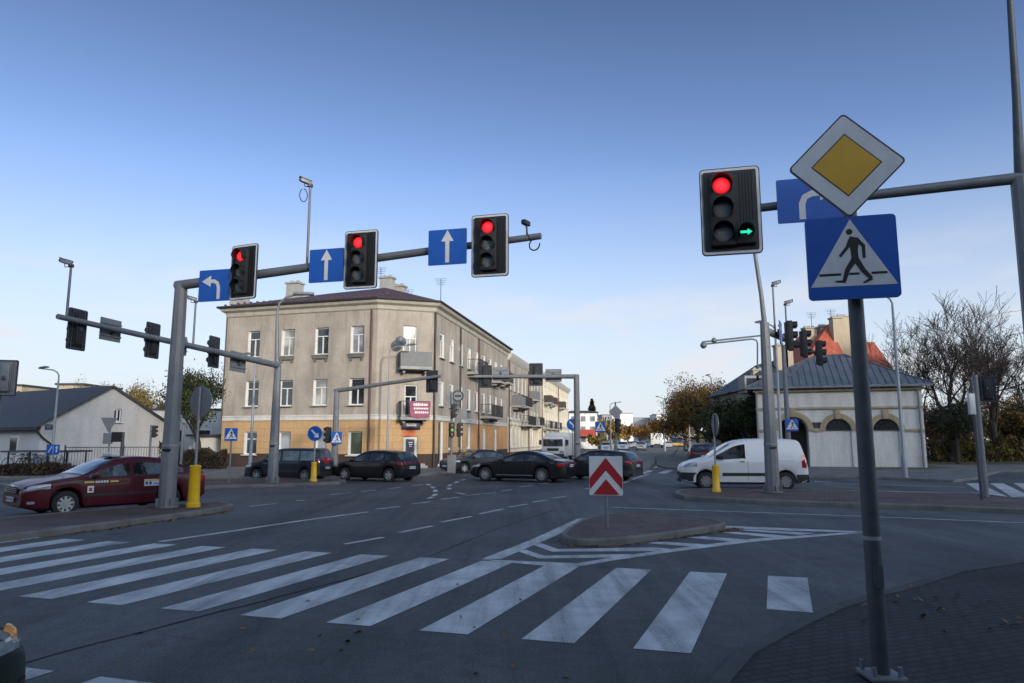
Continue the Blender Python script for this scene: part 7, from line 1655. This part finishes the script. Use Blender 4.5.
# along the far road, right side
for i, (px, Y, py, lm, n, ls, lb) in enumerate(((738, 60, 383, ('leaf_dark', 'leaf_green', 'leaf_olive', 'leaf_brown'), 11000, .2, 'dark dense tree left of the arcaded house'), (751, 54, 396, ('leaf_dark', 'leaf_green', 'leaf_olive'), 7000, .18, 'dark low tree against the left end of the arcaded house'), (716, 72, 378, ('leaf_rust', 'leaf_brown', 'leaf_olive', 'leaf_gold'), 11000, .2, 'rust brown tree behind the yellow bollard post, tallest of the clump'), (698, 84, 372, ('leaf_rust', 'leaf_brown', 'leaf_gold'), 8000, .2, 'copper tree at the left front of the roadside clump'), (726, 58, 402, ('leaf_dark', 'leaf_olive'), 10000, .19, 'low dark bush like tree beyond the van bonnet'), (684, 118, 392, ('leaf_rust', 'leaf_gold'), 3000, .28, 'thin copper tree farther along the road'), (689, 105, 405, ('leaf_gold', 'leaf_brown'), 3000, .28, 'low golden tree beside the distant lamp post'))):
    tree('autumn_tree', lb, g0(px, Y), hgt(px, py, Y), .95, n, lm, 'bark_dark', 90 + i, .28, 4, ls, .2, .3, crown_low=1.6 if Y < 90 else 2.6, group='autumn trees along the far road')
# far ends of the road
for i, (px, Y, py, lm, lb) in enumerate(((608, 150, 418, ('leaf_yellow', 'leaf_gold'), 'bright yellow tree left of the grey diamond post'), (600, 130, 430, ('leaf_yellow', 'leaf_olive'), 'low yellow tree behind the small crossing sign'), (629, 190, 424, ('leaf_gold', 'leaf_rust'), 'gold tree below the far white block'), (640, 210, 425, ('leaf_rust', 'leaf_gold'), 'orange tree below the far long grey block'), (649, 230, 422, ('leaf_rust', 'leaf_brown'), 'rust tree in front of the far long grey block'), (660, 220, 415, ('leaf_rust', 'leaf_gold'), 'orange tree above the far white box lorry'), (669, 200, 420, ('leaf_gold', 'leaf_brown'), 'brownish tree left of the bus'), (679, 230, 425, ('leaf_yellow', 'leaf_gold'), 'yellow tree above the bus'), (672, 260, 418, ('leaf_gold', 'leaf_olive'), 'pale tree farthest along the road'), (620, 250, 428, ('leaf_olive', 'leaf_gold'), 'olive tree far behind the grey diamond post'))):
    tree('autumn_tree', lb, g0(px, Y), hgt(px, py, Y), 1.0, 1500, lm, 'bark', 120 + i, .22, 3, .75, .22, .3, group='trees at the far end of the road')
# conifer
t = thing('conifer', 'dark pointed conifer behind the far white house', 'tree', g0(592.5, 165)); r_ = random.Random(8); H_ = hgt(592, 399, 165); mb = MB()
for _ in range(4200):
    f = r_.random() ** .8; z = H_ * (.12 + .88 * f); rad = (1 - f) * H_ * .36 * (.55 + .45 * abs(math.sin(z * 2.2))) * math.sqrt(r_.random()) + .08; a = r_.uniform(0, 6.3); s = .45 * r_.uniform(.6, 1.3)
    X = Matrix.Translation((rad * math.cos(a), rad * math.sin(a), z - rad * .25)) @ Euler((r_.uniform(-.6, .6), r_.uniform(-.6, .6), a)).to_matrix().to_4x4(); mb.add([(-s * .5, 0, 0), (0, -s * .25, 0), (s * .6, 0, -.1), (0, s * .25, 0)], [(0, 1, 2, 3)], 0, False, X)
mb.build('crown', 'leaf_dark', t); mb = MB(); mb.tube([(0, 0, 0), (0, 0, H_)], [.3, .03], 7); mb.build('trunk', 'bark_dark', t)
# far wood closing the horizon
mb = MB(); r_ = random.Random(2)
for _ in range(9000):
    x = r_.uniform(-900, 1300); y = r_.uniform(520, 620); z = r_.random() ** .7 * (9 + 3 * math.sin(x * .02) + 2 * math.sin(x * .071)); s = r_.uniform(1.5, 3)
    X = Matrix.Translation((x, y, z)) @ Euler((r_.uniform(0, 6.3), r_.uniform(0, 6.3), 0)).to_matrix().to_4x4(); mb.add([(-s, 0, 0), (0, -s, .3), (s, 0, 0), (0, s, .3)], [(0, 1, 2, 3)], r_.randrange(3), False, X)
stuff(mb.build('distant_wood', ['leaf_olive', 'leaf_brown', 'leaf_rust']), 'low brown and olive wood along the horizon', 'wood')
